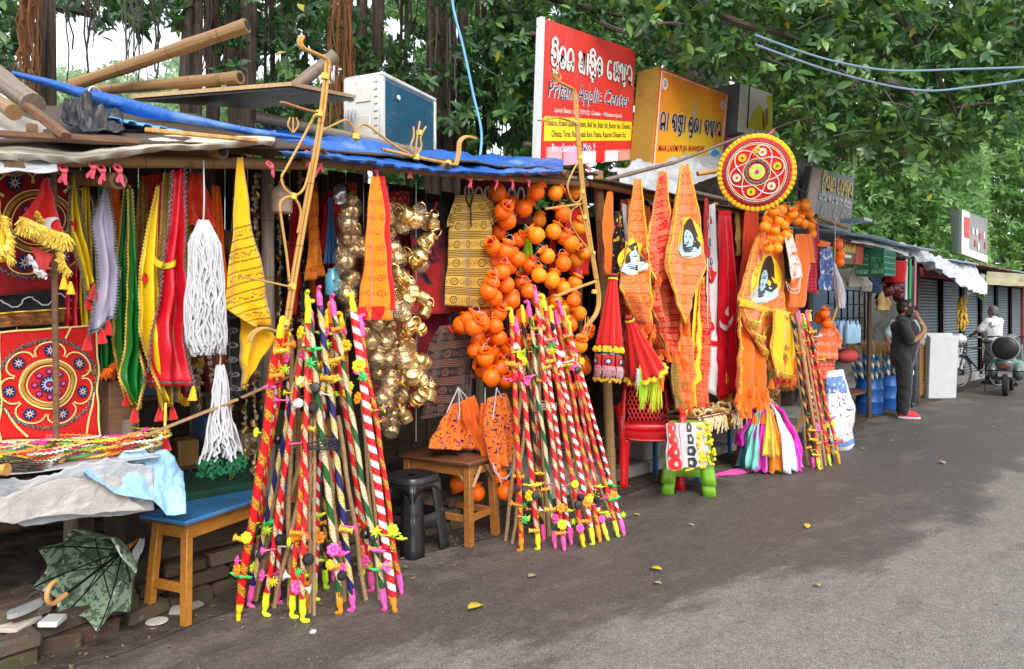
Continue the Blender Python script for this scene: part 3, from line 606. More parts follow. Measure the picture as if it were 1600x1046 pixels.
mb=MB();mb.box((-.004,.16,.41),(.012,.13,.11),bev=.004);mb.box((-.004,.27,.42),(.012,.05,.09),bev=.003);mb.box((-.004,.2,.16),(.01,.2,.2),bev=.004)
for k in range(9):mb.box((-.003,.05,.08+k*.052),(.01,.03,.012))
mb.build('service_panel',mat('cream_plastic',(.62,.60,.54),.4,bump=0),ac,local=True)
for k in range(3):MB().tube(spline([(-.02,.22+.03*k,.3),(-.07,.2+.03*k,.24),(-.06,.2+.03*k,.1),(-.03,.2+.02*k,-.02)],5),.011,7).build('pipe',mat('grey_pipe',(.32,.33,.35),.5),ac,local=True)
MB().tube(spline([at(703,-60,4.8),at(708,10,4.75),at(724,75,4.7),at(740,150,4.65),at(752,205,4.6),at(750,246,4.55)],8),.011,8).build('water_hose',mat('pale_blue_hose',(.16,.42,.68),.35),label='pale blue hose hanging down from the trees beside the air conditioner',cat='hose')

# ================================================================ lettering
def AR(cx,cy,rx,ry,a0,a1,n=10):return [(cx+rx*math.cos(R(a0+(a1-a0)*i/n)),cy+ry*math.sin(R(a0+(a1-a0)*i/n))) for i in range(n+1)]
ARCH=AR(.48,.56,.38,.42,190,0)
GL={  # strokes of the Odia letters, in a unit box
 'pa':[ARCH+[(.86,.0)],AR(.40,.42,.28,.34,165,300)+[(.86,.18)],AR(.42,.55,.12,.12,-90,190)],
 'ta':[AR(.48,.5,.40,.46,200,-130,16)+AR(.50,.34,.22,.22,250,20,10),AR(.46,.42,.12,.14,0,330)],
 'ma':[ARCH+[(.86,.0)],[(.12,.42),(.30,.34),(.86,.40)],AR(.26,.16,.16,.14,60,400)+[(.86,.3)]],
 'a':[AR(.26,.82,.15,.15,-60,270)+[(.2,.5)]+AR(.46,.34,.30,.30,160,350)+[(.84,.95)],[(.84,.95),(.84,.0)],AR(.42,.42,.1,.1,0,360)],
 'bar':[[(.3,.98),(.3,.0)]],
 'ka':[ARCH+AR(.72,.36,.14,.2,20,-120),[(.48,.72),(.48,.02)],AR(.34,.46,.14,.14,0,300),[(.34,.2),(.66,.2)]],
 'sa':[AR(.3,.7,.2,.26,240,0)+[(.5,.5),(.86,.55)],[(.86,.98),(.86,.0)],AR(.34,.26,.22,.24,130,330)+[(.86,.36)],[(.5,.98),(.86,.98)]],
 'e':[AR(.5,.5,.34,.46,60,290,14)+AR(.56,.2,.16,.16,-60,130)],
 'nna':[AR(.26,.72,.18,.24,240,0)+[(.44,.3)]+AR(.6,.3,.16,.26,180,360)+[(.76,.95)],[(.76,.95),(.95,.95)],AR(.7,-.06,.16,.13,180,-100)],
 'tta':[AR(.5,.5,.36,.44,100,330,14)+[(.84,.5)],AR(.5,.4,.14,.14,0,330)],
 'ra':[ARCH+AR(.68,.3,.18,.26,10,-150),AR(.5,.2,.12,.14,150,-120)+[(.95,.02)]],
 'la':[ARCH+[(.86,.2)]+AR(.68,.2,.18,.2,0,-160),AR(.36,.4,.2,.22,160,-100)+[(.5,.5)]],
 'ksha':[AR(.3,.75,.2,.22,240,0)+[(.5,.3)]+AR(.36,.25,.16,.2,0,-200),[(.5,.5),(.86,.5)],[(.86,.98),(.86,.0)],AR(.55,-.12,.18,.14,120,-160),[(.5,.98),(.86,.98)]],
 'ja':[ARCH+[(.86,.1)],AR(.36,.36,.22,.28,150,350)+[(.86,.34)],[(.36,.66),(.60,.40)]],
 'bha':[ARCH+[(.86,.22)]+AR(.66,.2,.2,.2,0,-190),AR(.34,.44,.16,.2,100,-120)+[(.46,.56)]],
 'dda':[AR(.5,.5,.38,.44,150,-90,14)+AR(.46,.2,.18,.16,-70,-280),AR(.5,.56,.12,.12,0,330),AR(.6,-.08,.16,.12,170,-60)],
 'sha':[[(.1,.98),(.86,.98)],AR(.34,.6,.24,.3,90,330)+[(.86,.5)],[(.86,.98),(.86,.0)],AR(.34,.12,.16,.14,30,330)],
 'lla':[AR(.3,.62,.22,.3,270,-30)+[(.66,.3)],AR(.66,.55,.2,.38,200,-60,12),AR(.46,.12,.24,.14,20,-170)],
 '~i':[AR(.48,1.02,.34,.26,200,0)],'~r':[[(.28,-.12),(.86,-.22),(.86,0)]],'~l':[AR(.55,-.15,.22,.14,170,-10)+[(.77,.0)],[(.55,-.02),(.55,-.3)]],'~u':[AR(.6,-.14,.2,.16,80,-150)],'~m':[AR(.5,-.16,.2,.16,100,-200)]}
class Face:
    """a sign face between four corners; (u,v) run right and down"""
    def __init__(s,TL,TR,BR,BL,Y,Yr=None):
        Yr=Y if Yr is None else Yr;s.c=[at(*TL,Y),at(*TR,Yr),at(*BR,Yr),at(*BL,Y)];s.n=(s.c[3]-s.c[0]).cross(s.c[1]-s.c[0]).normalized()
        if s.n.y>0:s.n=-s.n
        s.w=(s.c[1]-s.c[0]).length;s.h=(s.c[3]-s.c[0]).length
    def S(s,u,v,off=0.):return s.c[0].lerp(s.c[1],u).lerp(s.c[3].lerp(s.c[2],u),v)+s.n*off
    def slab(s,name,m_,parent,u0=0,v0=0,u1=1,v1=1,front=.0,back=-.04,**k):
        a=[s.S(u,v,front) for u,v in ((u0,v0),(u1,v0),(u1,v1),(u0,v1))];b=[s.S(u,v,back) for u,v in ((u0,v0),(u1,v0),(u1,v1),(u0,v1))]
        mb=MB();mb.add(a+b,[(0,1,2,3),(7,6,5,4),(0,4,5,1),(1,5,6,2),(2,6,7,3),(3,7,4,0)],[(0,1),(1,1),(1,0),(0,0)]*2);return mb.build(name,m_,parent,sharp=30,**k)
    def shape(s,name,m_,parent,poly,off=.003,**k):
        mb=MB();mb.add([s.S(u,v,off) for u,v in poly],[tuple(range(len(poly)))],[(u,v) for u,v in poly]);return mb.build(name,m_,parent,fixn=False,**k)
    def odia(s,parent,keys,u0,v0,u1,v1,m_,wd=.13,off=.006,out=None,outw=.07,adv=.98,name='lettering',slope=0.,**k):
        """letters along the band u0..u1; a '~' key sits on the letter before it"""
        w_=[0 if q[0] == '~' else (.5 if q in ('bar',' ') else 1.) for q in keys];tot=sum(w_);cw=(u1-u0)/tot;hh=v1-v0
        for m2,ww,o2 in ((out,wd+outw*2,off-.002),(m_,wd,off)):
            if m2 is None:continue
            x=u0;mb=MB();last=u0
            for q,wv in zip(keys,w_):
                if q == ' ':x += cw*wv;continue
                base=last if wv == 0 else x
                for st in GL[q]:
                    L=[(base+(px_*cw*adv),v1-py_*hh+slope*((base-u0))) for px_,py_ in st];n=len(L);pts=[s.S(a,b,o2+.0004*(x-u0)) for a,b in L];hw=ww*hh*s.h/2;A_=[];
                    for i in range(n):
                        d=(pts[min(i+1,n-1)]-pts[max(i-1,0)]);d=d.normalized() if d.length>1e-6 else Vector((1,0,0));q_=d.cross(s.n).normalized()*hw
                        e=d*(hw*.5 if i == n-1 else (-hw*.5 if i == 0 else 0));A_.append([pts[i]-q_+e,pts[i]+q_+e])
                    mb.grid(A_)
                if wv:last=x;x += cw*wv
            mb.build(name if m2 is m_ else 'letter_outline',m2,parent,fixn=False,**k)
    def text(s,parent,body,u0,v0,u1,v1,m_,off=.006,bold=0.,shear=0.,name='lettering',**k):
        cu=bpy.data.curves.new('t','FONT');cu.body=body;cu.size=1;cu.shear=shear;cu.offset=bold;cu.resolution_u=2
        ob=bpy.data.objects.new('t',cu);me=bpy.data.meshes.new_from_object(ob);n=len(me.vertices)
        co=np.empty(n*3,np.float32);me.vertices.foreach_get('co',co);co=co.reshape(-1,3);a,b=co.min(0),co.max(0)
        vs=[s.S(u0+(u1-u0)*(p[0]-a[0])/(b[0]-a[0]),v1-(v1-v0)*(p[1]-a[1])/(b[1]-a[1]),off) for p in co];mb=MB();mb.add(vs,[tuple(f.vertices) for f in me.polygons])
        bpy.data.objects.remove(ob);bpy.data.meshes.remove(me);return mb.build(name,m_,parent,fixn=False,**k)
def paint(name,c,rough=.45,**k):return mat(name,c,rough,var=.1,bump=.05,**k)
WHT=paint('sign_white',(.70,.70,.68));NAVY=paint('sign_navy',(.02,.03,.10));RED=paint('sign_red',(.55,.02,.02));BLK=paint('sign_black',(.02,.02,.022));YEL=paint('sign_yellow',(.85,.62,.02));SKY=paint('sign_sky_blue',(.05,.33,.75))
def flex(name,c0,c1,mode=0):
    t=T(name);u,v=t.uv();n=t.noise(3,5);f=t.m('ADD',t.m('MULTIPLY',v,.9),t.m('MULTIPLY_ADD',n,.5,-.25)) if mode == 0 else t.m('SUBTRACT',1.25,t.m('MULTIPLY',t.m('POWER',t.m('ADD',t.m('POWER',t.m('SUBTRACT',u,.55),2.),t.m('POWER',t.m('SUBTRACT',v,.35),2.)),.5),1.9))
    c=t.mix(t.m('ADD',f,0.,clamp=True),c0,c1);c=t.hsv(c,t.m('MULTIPLY_ADD',t.noise(2,5),.3,.85));c=t.mix(t.m('MULTIPLY',t.step(t.noise(1,5,t.vec(t.m('MULTIPLY',u,26),t.m('MULTIPLY',v,2.5)),.65),.52,.75),.22),c,(.30,.25,.20));t.bump(t.noise(3.5,4,dist=1.5),.25,.03);return t.done(c,.38,0,.5)
# --- red sign
f1=Face((851,29),(993,80),(986,250),(843,262),4.25);s1=thing('signboard','tall red signboard with white letters and a yellow band above the middle stall','sign',f1.S(0,1))
f1.slab('panel',flex('red_flex_print',(.66,.022,.018),(.58,.045,.035)),s1);
f1.slab('side_frame',WHT,s1,-.035,-.005,-.001,1.0,.006,-.05)
for pts in (((830,52),(848,60)),((986,130),(1012,142)),((820,225),(848,232))):MB().tube([at(*pts[0],4.33),at(*pts[1],4.33)],.022,8).build('pipe_stub',mat('rusty_pipe',(.10,.055,.04),.7),s1)
f1.odia(s1,['pa','~i','~r','ta','ma',' ','a','bar','pa','~i','~l','ka',' ','e','sa','nna','ra'],.07,.155,.97,.315,WHT,.125,.006,paint('dark_red',(.12,.01,.012)),.022)
for nm,m2,o2,bo in (('letter_outline',WHT,.005,.035),('lettering',NAVY,.007,.0)):f1.text(s1,'Pritam Applic Center',.05,.40,.95,.565,m2,o2,bo,.25,nm)
f1.text(s1,'Laxmi Bazar, Dak 759122, Godam - Mahalaxmipada',.12,.59,.86,.635,WHT,.005,.008)
f1.slab('yellow_band',YEL,s1,.03,.655,.985,.825,.004,.001)
f1.text(s1,'Deals in : Round Gate, Darabesh, Bedi Set, Jhalar Set, Jhumar Set, Chandua,',.05,.672,.97,.735,BLK,.007,.006);f1.text(s1,'Chhata, Taras, Rangapada Rani, Pataka, Rajarani Sihasan Etc.',.1,.75,.92,.81,BLK,.007,.006)
f1.text(s1,'Pro - Santosh Kr. Mob- 9',.11,.842,.56,.905,paint('pale_sky',(.45,.7,.9)),.005,.012)
for a,c in ((.06,(.70,.35,.36)),(.23,(.75,.30,.42)),(.42,(.66,.62,.62)),(.68,(.72,.58,.60)),(.84,(.55,.25,.2))):
    f1.slab('photo_print',flex('product_photo_print',c,tuple(min(1,q*1.25) for q in c),1),s1,a,.865+(.04 if a>.4 else 0),a+.155,1.0,.004,.001)
# --- orange sign box
f2=Face((1031,106),(1138,148),(1127,268),(1016,284),4.0);s2=thing('signboard','orange box signboard with navy letters beside the red signboard','sign',f2.S(0,1))
f2.slab('box',mat('ochre_metal',(.36,.21,.035),.5,var=.15,dirt=(.22,.12,.03)),s2,-.02,-.006,1.01,1.0,-.003,-.24);f2.slab('panel',flex('orange_flex_print',(.80,.22,.02),(.86,.52,.03),1),s2,0,0,1,1,.004,-.002)
for a in ((.02,.02,.98,.028),(.02,.02,.03,.98),(.97,.02,.98,.98)):f2.slab('border_line',WHT,s2,*a,.007,.003)
for a in ((0,0,1,.015),(0,0,.012,1),(.988,0,1,1)):f2.slab('border_line',paint('brick_red',(.55,.08,.03)),s2,*a,.008,.003)
f2.odia(s2,['ma','bar',' ','la','ksha','bar',' ','pa','~u','ja','bar',' ','bha','nna','bar','ra'],.05,.385,.93,.545,NAVY,.12,.009,WHT,.025)
f2.text(s2,'MAA LAXMI PUJA BHANDAR',.06,.68,.70,.76,paint('maroon',(.42,.01,.03)),.009,.02)
for u_,v_ in ((.075,.13),(.915,.16)):f2.shape('white_disc',WHT,s2,[(u_+.038*math.cos(a),v_+.055*math.sin(a)) for a in np.linspace(0,2*PI,20)[:-1]],.008);f2.odia(s2,['sha'],u_-.017,v_-.025,u_+.017,v_+.025,RED,.12,.011,name='emblem')
f2.shape('white_oval',WHT,s2,[(.86+.125*math.cos(a),.86+.19*math.sin(a)) for a in np.linspace(0,2*PI,24)[:-1]],.008);f2.shape('blue_oval',SKY,s2,[(.86+.1*math.cos(a),.88+.16*math.sin(a)) for a in np.linspace(0,2*PI,24)[:-1]],.010)
for u_,h_ in ((.80,.10),(.84,.16),(.88,.14),(.92,.1)):f2.shape('temple_print',WHT,s2,[(u_-.014,.99),(u_+.014,.99),(u_+.012,.96),(u_,.98-h_),(u_-.012,.96)],.012)
f2.shape('temple_print',mat('grey_print',(.45,.42,.4)),s2,[(.47,.36),(.53,.36),(.52,.30),(.50,.20),(.48,.30)],.008);f2.shape('white_oval',WHT,s2,[(.12+.09*math.cos(a),.97+.09*math.sin(a)) for a in np.linspace(0,2*PI,20)[:-1]],.008)
# --- small picture sign
f3=Face((1157,131),(1207,147),(1206,216),(1152,206),3.9);s3=thing('signboard','small pale picture signboard with a yellow green patch behind the orange one','sign',f3.S(0,1))
f3.slab('box',mat('dark_grey_metal',(.10,.11,.115),.5),s3,-.03,-.02,1.01,1.03,-.004,-.3);f3.slab('panel',flex('pale_lilac_print',(.74,.64,.64),(.86,.84,.80)),s3,0,0,1,1,.003,-.002)
lime=paint('lime_print',(.66,.62,.04));f3.shape('lime_patch',lime,s3,[(.27,.80),(.42,.5),(.60,.33),(.68,.42),(.98,.40),(.98,.88),(.5,.88),(.28,.88)],.006);f3.shape('lime_patch',lime,s3,[(.8,.1),(.98,.05),(.98,.4),(.85,.42)],.006);f3.slab('white_band',WHT,s3,0,.88,1,1,.007,.003)
f3.shape('chilli_print',RED,s3,[(.68,.45),(.73,.5),(.76,.8),(.73,.88),(.68,.75)],.009);f3.shape('cucumber_print',paint('grey_green',(.14,.2,.1)),s3,[(.77,.38),(.83,.36),(.85,.7),(.8,.78),(.77,.7)],.009);f3.slab('mullion',BLK,s3,.24,0,.262,.9,.012,.004)
# --- dark jewellery sign
f4=Face((1268,259),(1335,279),(1329,366),(1254,345),3.75);s4=thing('signboard','dark grey signboard with yellow letters and jewellery pictures','sign',f4.S(0,1))
f4.slab('panel',flex('charcoal_print',(.050,.046,.038),(.075,.068,.056)),s4,back=-.08);f4.shape('figure_print',flex('terracotta_print',(.30,.12,.06),(.42,.2,.12),1),s4,[(.02,.02),(.22,.02),(.19,.98),(.02,.98)],.004)
f4.odia(s4,['sha','~r','~i','ra','bar','ma',' ','a','lla','ka','~u','bar','ra'],.26,.10,.97,.36,paint('gold_print',(.80,.60,.07)),.15,.006);f4.odia(s4,['e','sa','ta','pa',' ','ra','pa',' ','sa',' ','la','pa',' ','ga' if 'ga' in GL else 'ma','ka',' ','ja','ta','sa','ma','bar'],.24,.43,.96,.55,WHT,.2,.006)
for u_,r_ in ((.36,.05),(.62,.04),(.80,.05),(.92,.04)):
    pts=[f4.S(u_+r_*math.cos(a),.74+2*r_*math.sin(a),.008) for a in np.linspace(.3,2*PI-.3,20)];ribbon('ring_print',paint('pale_gold',(.6,.55,.42)),s4,pts,.014,normal=f4.n)
MB().box(at(1258,300,3.95),(.5,.03,.9),bev=.01).build('sheet_panel',mat('grey_sheet',(.28,.29,.3),.5),label='plain grey sheet standing behind the round red umbrella',cat='panel')
# --- small brown sign of the next shop, and the far sign
f5=Face((1312,374),(1350,381),(1347,415),(1308,411),3.4);s5=thing('signboard','small brown shop sign with yellow letters below the dark signboard','sign',f5.S(0,1));f5.slab('panel',flex('brown_print',(.10,.035,.02),(.22,.06,.03)),s5);f5.slab('red_end',paint('rust_red',(.42,.06,.03)),s5,.68,.02,.99,.98,.005,.001);f5.text(s5,'ANKAR',.16,.12,.66,.5,YEL,.008,.02);f5.slab('white_strip',WHT,s5,.2,.62,.5,.74,.006,.001)
f6=Face((1503,328),(1543,343),(1542,411),(1502,397),3.75);s6=thing('signboard','far white and grey signboard with a red patch above the shutters','sign',f6.S(0,1));f6.slab('panel',flex('grey_product_print',(.16,.155,.15),(.24,.23,.22),1),s6)
f6.slab('pale_strip',WHT,s6,0,0,.26,1,.01,-.002);f6.slab('red_patch',RED,s6,.06,.14,.24,.6,.02,.004);f6.slab('white_band',WHT,s6,0,.84,1,1,.012,.003)
sf=Face((1484,324),(1502,327),(1501,398),(1487,392),3.75,3.9);sf.c=[at(1484,325,4.25),f6.S(0,0,-.045),f6.S(0,1,-.045),at(1487,392,4.25)];sf.n=Vector((-1,-.2,0)).normalized();sf.slab('side_panel',mat('pale_grey_paint',(.5,.53,.55),.5),s6,back=-.03)
for u_,v_,c in ((.4,.4,WHT),(.55,.38,WHT),(.5,.65,RED),(.7,.45,RED),(.62,.7,WHT),(.85,.4,WHT),(.9,.62,RED)):f6.shape('product_print',c,s6,[(u_+.035*math.cos(a),v_+.09*math.sin(a)) for a in np.linspace(0,2*PI,10)[:-1]],.012)
MB().box(at(1145,232,4.1),(.7,.03,.3)).build('panel_sheet',mat('pink_sheet',(.75,.16,.35),.6),label='pink sheet showing between the orange sign and the round umbrella',cat='panel')
# --- overhead wires
for k,(a,b,c,lab) in enumerate((((1180,55),(1385,110),(1620,105),'upper blue grey cable crossing the leaves at right'),((1180,70),(1430,141),(1620,122),'lower sagging blue cable crossing the leaves at right'))):
    MB().tube(spline([atd(*a,6.5),atd((a[0]+b[0])/2,(a[1]+b[1])/2+8,6.4),atd(*b,6.2),atd((b[0]+c[0])/2,(b[1]+c[1])/2+(4 if k else 1),6.1),atd(*c,6)],8),.009,6).build('cable',mat('blue_grey_cable',(.18,.28,.38),.5),label=lab,cat='cable')
# ================================================================ cloth colours and prints
SAT=lambda n,c:cloth_mat(n,c,satin=True,var=.12)
red_s,yel_s,grn_s,lil_s=SAT('red_satin',(.62,.008,.022)),SAT('yellow_satin',(.82,.60,.015)),SAT('green_satin',(.006,.16,.022)),SAT('lilac_satin',(.46,.42,.55))
red_c,yel_c,org_c,wht_c,blk_c=cloth_mat('red_cotton',(.62,.012,.010)),cloth_mat('yellow_cotton',(.86,.52,.012)),cloth_mat('orange_cotton',(.90,.16,.008)),cloth_mat('white_cotton',(.64,.63,.64)),cloth_mat('black_cotton',(.016,.015,.018))
mar_c,pnk_c,navy_c,lime_c=cloth_mat('maroon_cotton',(.22,.008,.02)),cloth_mat('pink_cotton',(.85,.07,.28)),cloth_mat('navy_cotton',(.012,.018,.10)),cloth_mat('lime_cotton',(.50,.80,.02))
gold=mat('gold_tinsel',(.95,.66,.10),.28,.45,var=.4,scale=60,bump=.5,bscale=300);gold_d=mat('dark_gold_braid',(.42,.26,.05),.4,.6,var=.4,scale=80,bump=.6,bscale=300)
def braid():
    t=T('black_white_braid');u,v=t.uv();a=t.step(t.vor(260,t.vec(t.m('MULTIPLY',u,.03),v)),.25,.4);c=t.mix(a,(.72,.70,.66),(.02,.02,.02));t.bump(a,.5,.003);return t.done(c,.7)
BW=braid();cord_w=mat('white_cord',(.52,.52,.54),.8,var=.15);cord_y=mat('pale_yellow_cord',(.80,.66,.25),.75)
def block_print(ink,rows=.09,style=0):
    """block-printed lines, ringed seals and scribbled lettering in rows"""
    def fn(t,u,v,c):
        wob=t.m('MULTIPLY',t.noise(30,3),.006);V=t.m('DIVIDE',t.m('ADD',v,wob),rows);fv=t.m('FRACT',V)
        lines=t.m('MULTIPLY',t.m('GREATER_THAN',t.m('FRACT',t.m('MULTIPLY',fv,11.)),.5),t.m('GREATER_THAN',fv,.58))
        cu=t.m('SUBTRACT',t.m('FRACT',t.m('DIVIDE',u,rows*.95)),.5);cv=t.m('MULTIPLY',t.m('SUBTRACT',fv,.29),1.05);r2=t.m('SQRT',t.m('ADD',t.m('MULTIPLY',cu,cu),t.m('MULTIPLY',cv,cv)))
        ring=t.m('SUBTRACT',1.,t.step(t.m('ABSOLUTE',t.m('SUBTRACT',r2,.19)),.015,.04));dot=t.m('MULTIPLY',t.m('LESS_THAN',r2,.13),t.m('GREATER_THAN',t.noise(1,2,t.vec(t.m('MULTIPLY',u,160),t.m('MULTIPLY',v,160))),.52))
        scr=t.m('MULTIPLY',t.m('MULTIPLY',t.m('GREATER_THAN',t.noise(1,3,t.vec(t.m('MULTIPLY',u,150),t.m('MULTIPLY',v,95))),.55),t.m('GREATER_THAN',t.m('ABSOLUTE',cu),.26)),t.m('MULTIPLY',t.m('GREATER_THAN',fv,.16),t.m('LESS_THAN',fv,.42)))
        k=t.m('MAXIMUM',t.m('MAXIMUM',ring,dot),scr)
        if style != 2:k=t.m('MAXIMUM',k,lines)
        if style:k=t.m('MULTIPLY',k,t.m('GREATER_THAN',t.m('ADD',t.noise(9,3),.0),.38))
        return t.mix(t.m('MULTIPLY',k,.92),c,ink)
    return fn
def border_print(ink,wd,band=.16,n=3):
    """printed scarf: bands of chain pattern along the side and the foot"""
    def fn(t,u,v,c):
        def bands(x):
            f=t.m('FRACT',t.m('DIVIDE',x,band));l=t.m('LESS_THAN',t.m('ABSOLUTE',t.m('SUBTRACT',f,.22)),.045);l2=t.m('LESS_THAN',t.m('ABSOLUTE',t.m('SUBTRACT',f,.78)),.045)
            sc=t.m('MULTIPLY',t.m('LESS_THAN',t.m('ABSOLUTE',t.m('SUBTRACT',f,.5)),.14),t.m('GREATER_THAN',t.noise(1,3,t.vec(t.m('MULTIPLY',u,70),t.m('MULTIPLY',v,70))),.53));return t.m('MAXIMUM',t.m('MAXIMUM',l,l2),sc)
        dash=t.m('GREATER_THAN',t.noise(1,2,t.vec(t.m('MULTIPLY',u,190),t.m('MULTIPLY',v,190))),.4);k=t.m('MULTIPLY',t.m('MULTIPLY',bands(v),t.m('LESS_THAN',v,-wd)),dash)
        return t.mix(t.m('MULTIPLY',k,.85),c,ink)
    return fn
yscarf=cloth_mat('yellow_printed_cotton',(.90,.52,.008),print_fn=border_print((.20,.10,.01),.30,.105));kurta_y=cloth_mat('ochre_block_print',(.60,.36,.06),print_fn=block_print((.02,.010,.008),.125));kurta_b=cloth_mat('black_block_print',(.016,.013,.013),print_fn=block_print((.22,.085,.055),.12))
bscarf=cloth_mat('black_printed_cotton',(.016,.016,.018),print_fn=block_print((.34,.33,.34),.075,2));oscarf=cloth_mat('orange_red_printed_cotton',(.92,.27,.012),print_fn=block_print((.66,.025,.012),.085,2))
oflag=cloth_mat('orange_flag_print',(.90,.15,.010),print_fn=block_print((.82,.36,.16),.17,1));rflag=cloth_mat('red_flag_print',(.62,.012,.014),print_fn=block_print((.72,.32,.12),.10,1));yband=cloth_mat('yellow_flag_band',(.88,.50,.015),print_fn=block_print((.45,.07,.02),.06,2))
def hang(name,label,L,Rr,Y,m_,cat='flag',group=None,folds=2.5,amp=.018,seed=None,depth=0.,**k):
    seed=len(LABELS)*.731 if seed is None else seed;c=Cloth(L,Rr,Y,folds,amp,seed,depth);top=at(*L[0],Y);t=thing(name,label,cat,(top.x,Y,min(c.P0(0,1).z,c.P0(1,1).z)),group);c.t=t;c.build('cloth',m_,t,**k);return c
def edge_pts(c,side,n=30,v0=0.,v1=1.,off=.008):return [c.S(side,v0+(v1-v0)*i/n,off) for i in range(n+1)]
def bot_pts(c,n=24,off=.008,v=1.):return [c.S(i/n,v,off) for i in range(n+1)]
def crescent(r,n=16):return ([(r*math.cos(a),r*math.sin(a)) for a in np.linspace(R(160),R(380),n)],[(.946*r*math.cos(a),.45*r+.946*r*math.sin(a)) for a in np.linspace(R(186.5),R(353.5),n)])
heart=[(0,-.5),(.45,0),(.4,.35),(.18,.42),(0,.2),(-.18,.42),(-.4,.35),(-.45,0)]
# ---------------------------------------------------------------- left stall: flags
def mandala(c,u0,v0,r,t,petals=7,inner=True,ring_m=cord_y):
    """round applique: rings of braid, petal loops and star discs, sewn piece by piece"""
    W,H=c.w,c.h;q=lambda rr,n=48,a0=0:[(u0+rr*math.cos(2*PI*i/n+a0)/W,v0+rr*math.sin(2*PI*i/n+a0)/H) for i in range(n+1)]
    c.line('ric_rac',BW,t,q(r),.012,.007,.006,60,90);c.line('braid_ring',gold_d,t,q(r*.50),.016,.007);c.line('cord_ring',ring_m,t,q(r*.56),.006,.008);c.line('cord_ring',ring_m,t,q(r*.42),.005,.008)
    for k in range(petals):
        a=2*PI*k/petals+.3;ca,sa_=math.cos(a),math.sin(a);lo=[]
        for i in range(21):
            b=R(-115+230*i/20);x=r*.72+r*.22*math.cos(b)*1.05;y=r*.30*math.sin(b);lo.append((u0+(x*ca-y*sa_)/W,v0+(x*sa_+y*ca)/H))
        c.line('petal_cord',ring_m,t,lo,.006,.008,n=30);x=r*.76
        c.patch('disc',navy_c,t,u0+x*ca/W,v0+x*sa_/H,ell(r*.125,r*.14,18),.008);c.patch('star',wht_c,t,u0+x*ca/W,v0+x*sa_/H,ell(r*.105,r*.12,16,0,.68),.011);c.patch('star_centre',red_c,t,u0+x*ca/W,v0+x*sa_/H,ell(r*.025,r*.028,8),.013)
    if inner:
        c.patch('disc',navy_c,t,u0,v0,ell(r*.19,r*.20,20),.008);c.patch('star',lil_s,t,u0,v0,ell(r*.165,r*.175,28,0,.45),.011);c.patch('disc',navy_c,t,u0,v0,ell(r*.07,r*.075,12),.013);c.patch('star_centre',red_c,t,u0,v0,ell(r*.035,r*.035,8),.015)
        for k in range(8):a=2*PI*k/8;c.patch('disc',navy_c,t,u0+r*.28*math.cos(a)/W,v0+r*.29*math.sin(a)/H,ell(r*.07,r*.07,10),.009);c.patch('star_centre',pnk_c,t,u0+r*.28*math.cos(a)/W,v0+r*.29*math.sin(a)/H,ell(r*.04,r*.04,8),.012)
c=hang('applique_hanging','square red applique hanging with navy star discs above the counter',[(-2,520),(2,690)],[(150,508),(156,682)],3.86,red_c,'wall hanging',folds=1.2,amp=.007,nu=20);mandala(c,.47,.50,.20,c.t)
for a in (((.0,.0),(0,1),(1,1),(1,0),(0,0)),((.03,.7),(.25,.97)),((.97,.6),(.86,.97)),((.72,0.),(.66,.1))):c.line('cord_edge',cord_y,c.t,a,.008,.008,n=80)
c=hang('applique_hanging','dark red applique canopy with black border hanging above the square one',[(-40,262),(-40,468)],[(140,270),(146,446)],3.98,cloth_mat('deep_red_cotton',(.30,.008,.014)),'wall hanging',folds=1.6,amp=.012,nu=24);mandala(c,.52,.42,.26,c.t,8,True)
b=Cloth([(-40,468),(-40,492)],[(146,446),(150,478)],3.975,1.5,.01,3.);b.build('black_border',blk_c,c.t);b.line('wavy_cord',cord_w,c.t,[(i/24,.5+.3*math.sin(i*1.05)) for i in range(25)],.006,.008)
b=Cloth([(-40,492),(-40,515)],[(150,478),(156,500)],3.975,6,.02,1.);b.build('frill',cloth_mat('brocade_frill',(.42,.16,.03),print_fn=block_print((.10,.03,.01),.03,1)),c.t);ribbon('gold_edge',gold,c.t,b.S and [b.S(i/30,.02,.012) for i in range(31)],.006)
# red pennant with gold tinsel
c=hang('pennant','bright red pennant with gold tinsel edge and white crescent at left',[(70,278),(24,352)],[(74,278),(104,382)],3.55,red_c,folds=1.4,amp=.012);
fringe('gold_fringe',gold,c.t,[c.S(.02+.96*i/20,.98,.01) for i in range(21)],.045,260,.006,.7,layers=3);fringe('gold_fringe',gold,c.t,[c.S(.25+.25*i/6,.66+.1*i/6,.01) for i in range(7)],.02,60,.005,.9);c.strip('crescent',wht_c,c.t,.86,.80,*[[(y,x) for x,y in q] for q in crescent(.04)],.012)
b=Cloth([(48,385),(62,428)],[(84,398),(70,430)],3.57,1,.006,2.);b.build('lower_corner',cloth_mat('coral_red_cotton',(.60,.05,.05)),c.t);fringe('gold_fringe',gold,c.t,[at(92,395,3.54),at(96,412,3.54),at(106,425,3.54)],.03,90,.005,.8);fringe('white_fringe',wht_c,c.t,[at(46,400,3.55),at(58,424,3.55),at(70,430,3.55)],.02,24,.012,.8)
for x,y,m_ in ((100,432,yel_c),(110,440,yel_c)):tassel(c.t,at(x,y,3.54),m_,.055)
c=hang('pennant','yellow pennant with gold fringe cut by the left picture edge',[(-60,300),(-60,420)],[(0,312),(14,408)],3.5,yel_c,folds=1.2,amp=.012);fringe('gold_fringe',gold,c.t,edge_pts(c,1,16,.3),.03,130,.006,.9,down=Vector((.6,0,-.8)));fringe('gold_fringe',gold,c.t,[c.S(i/10,.8,.01) for i in range(11)],.04,140,.006,.8)
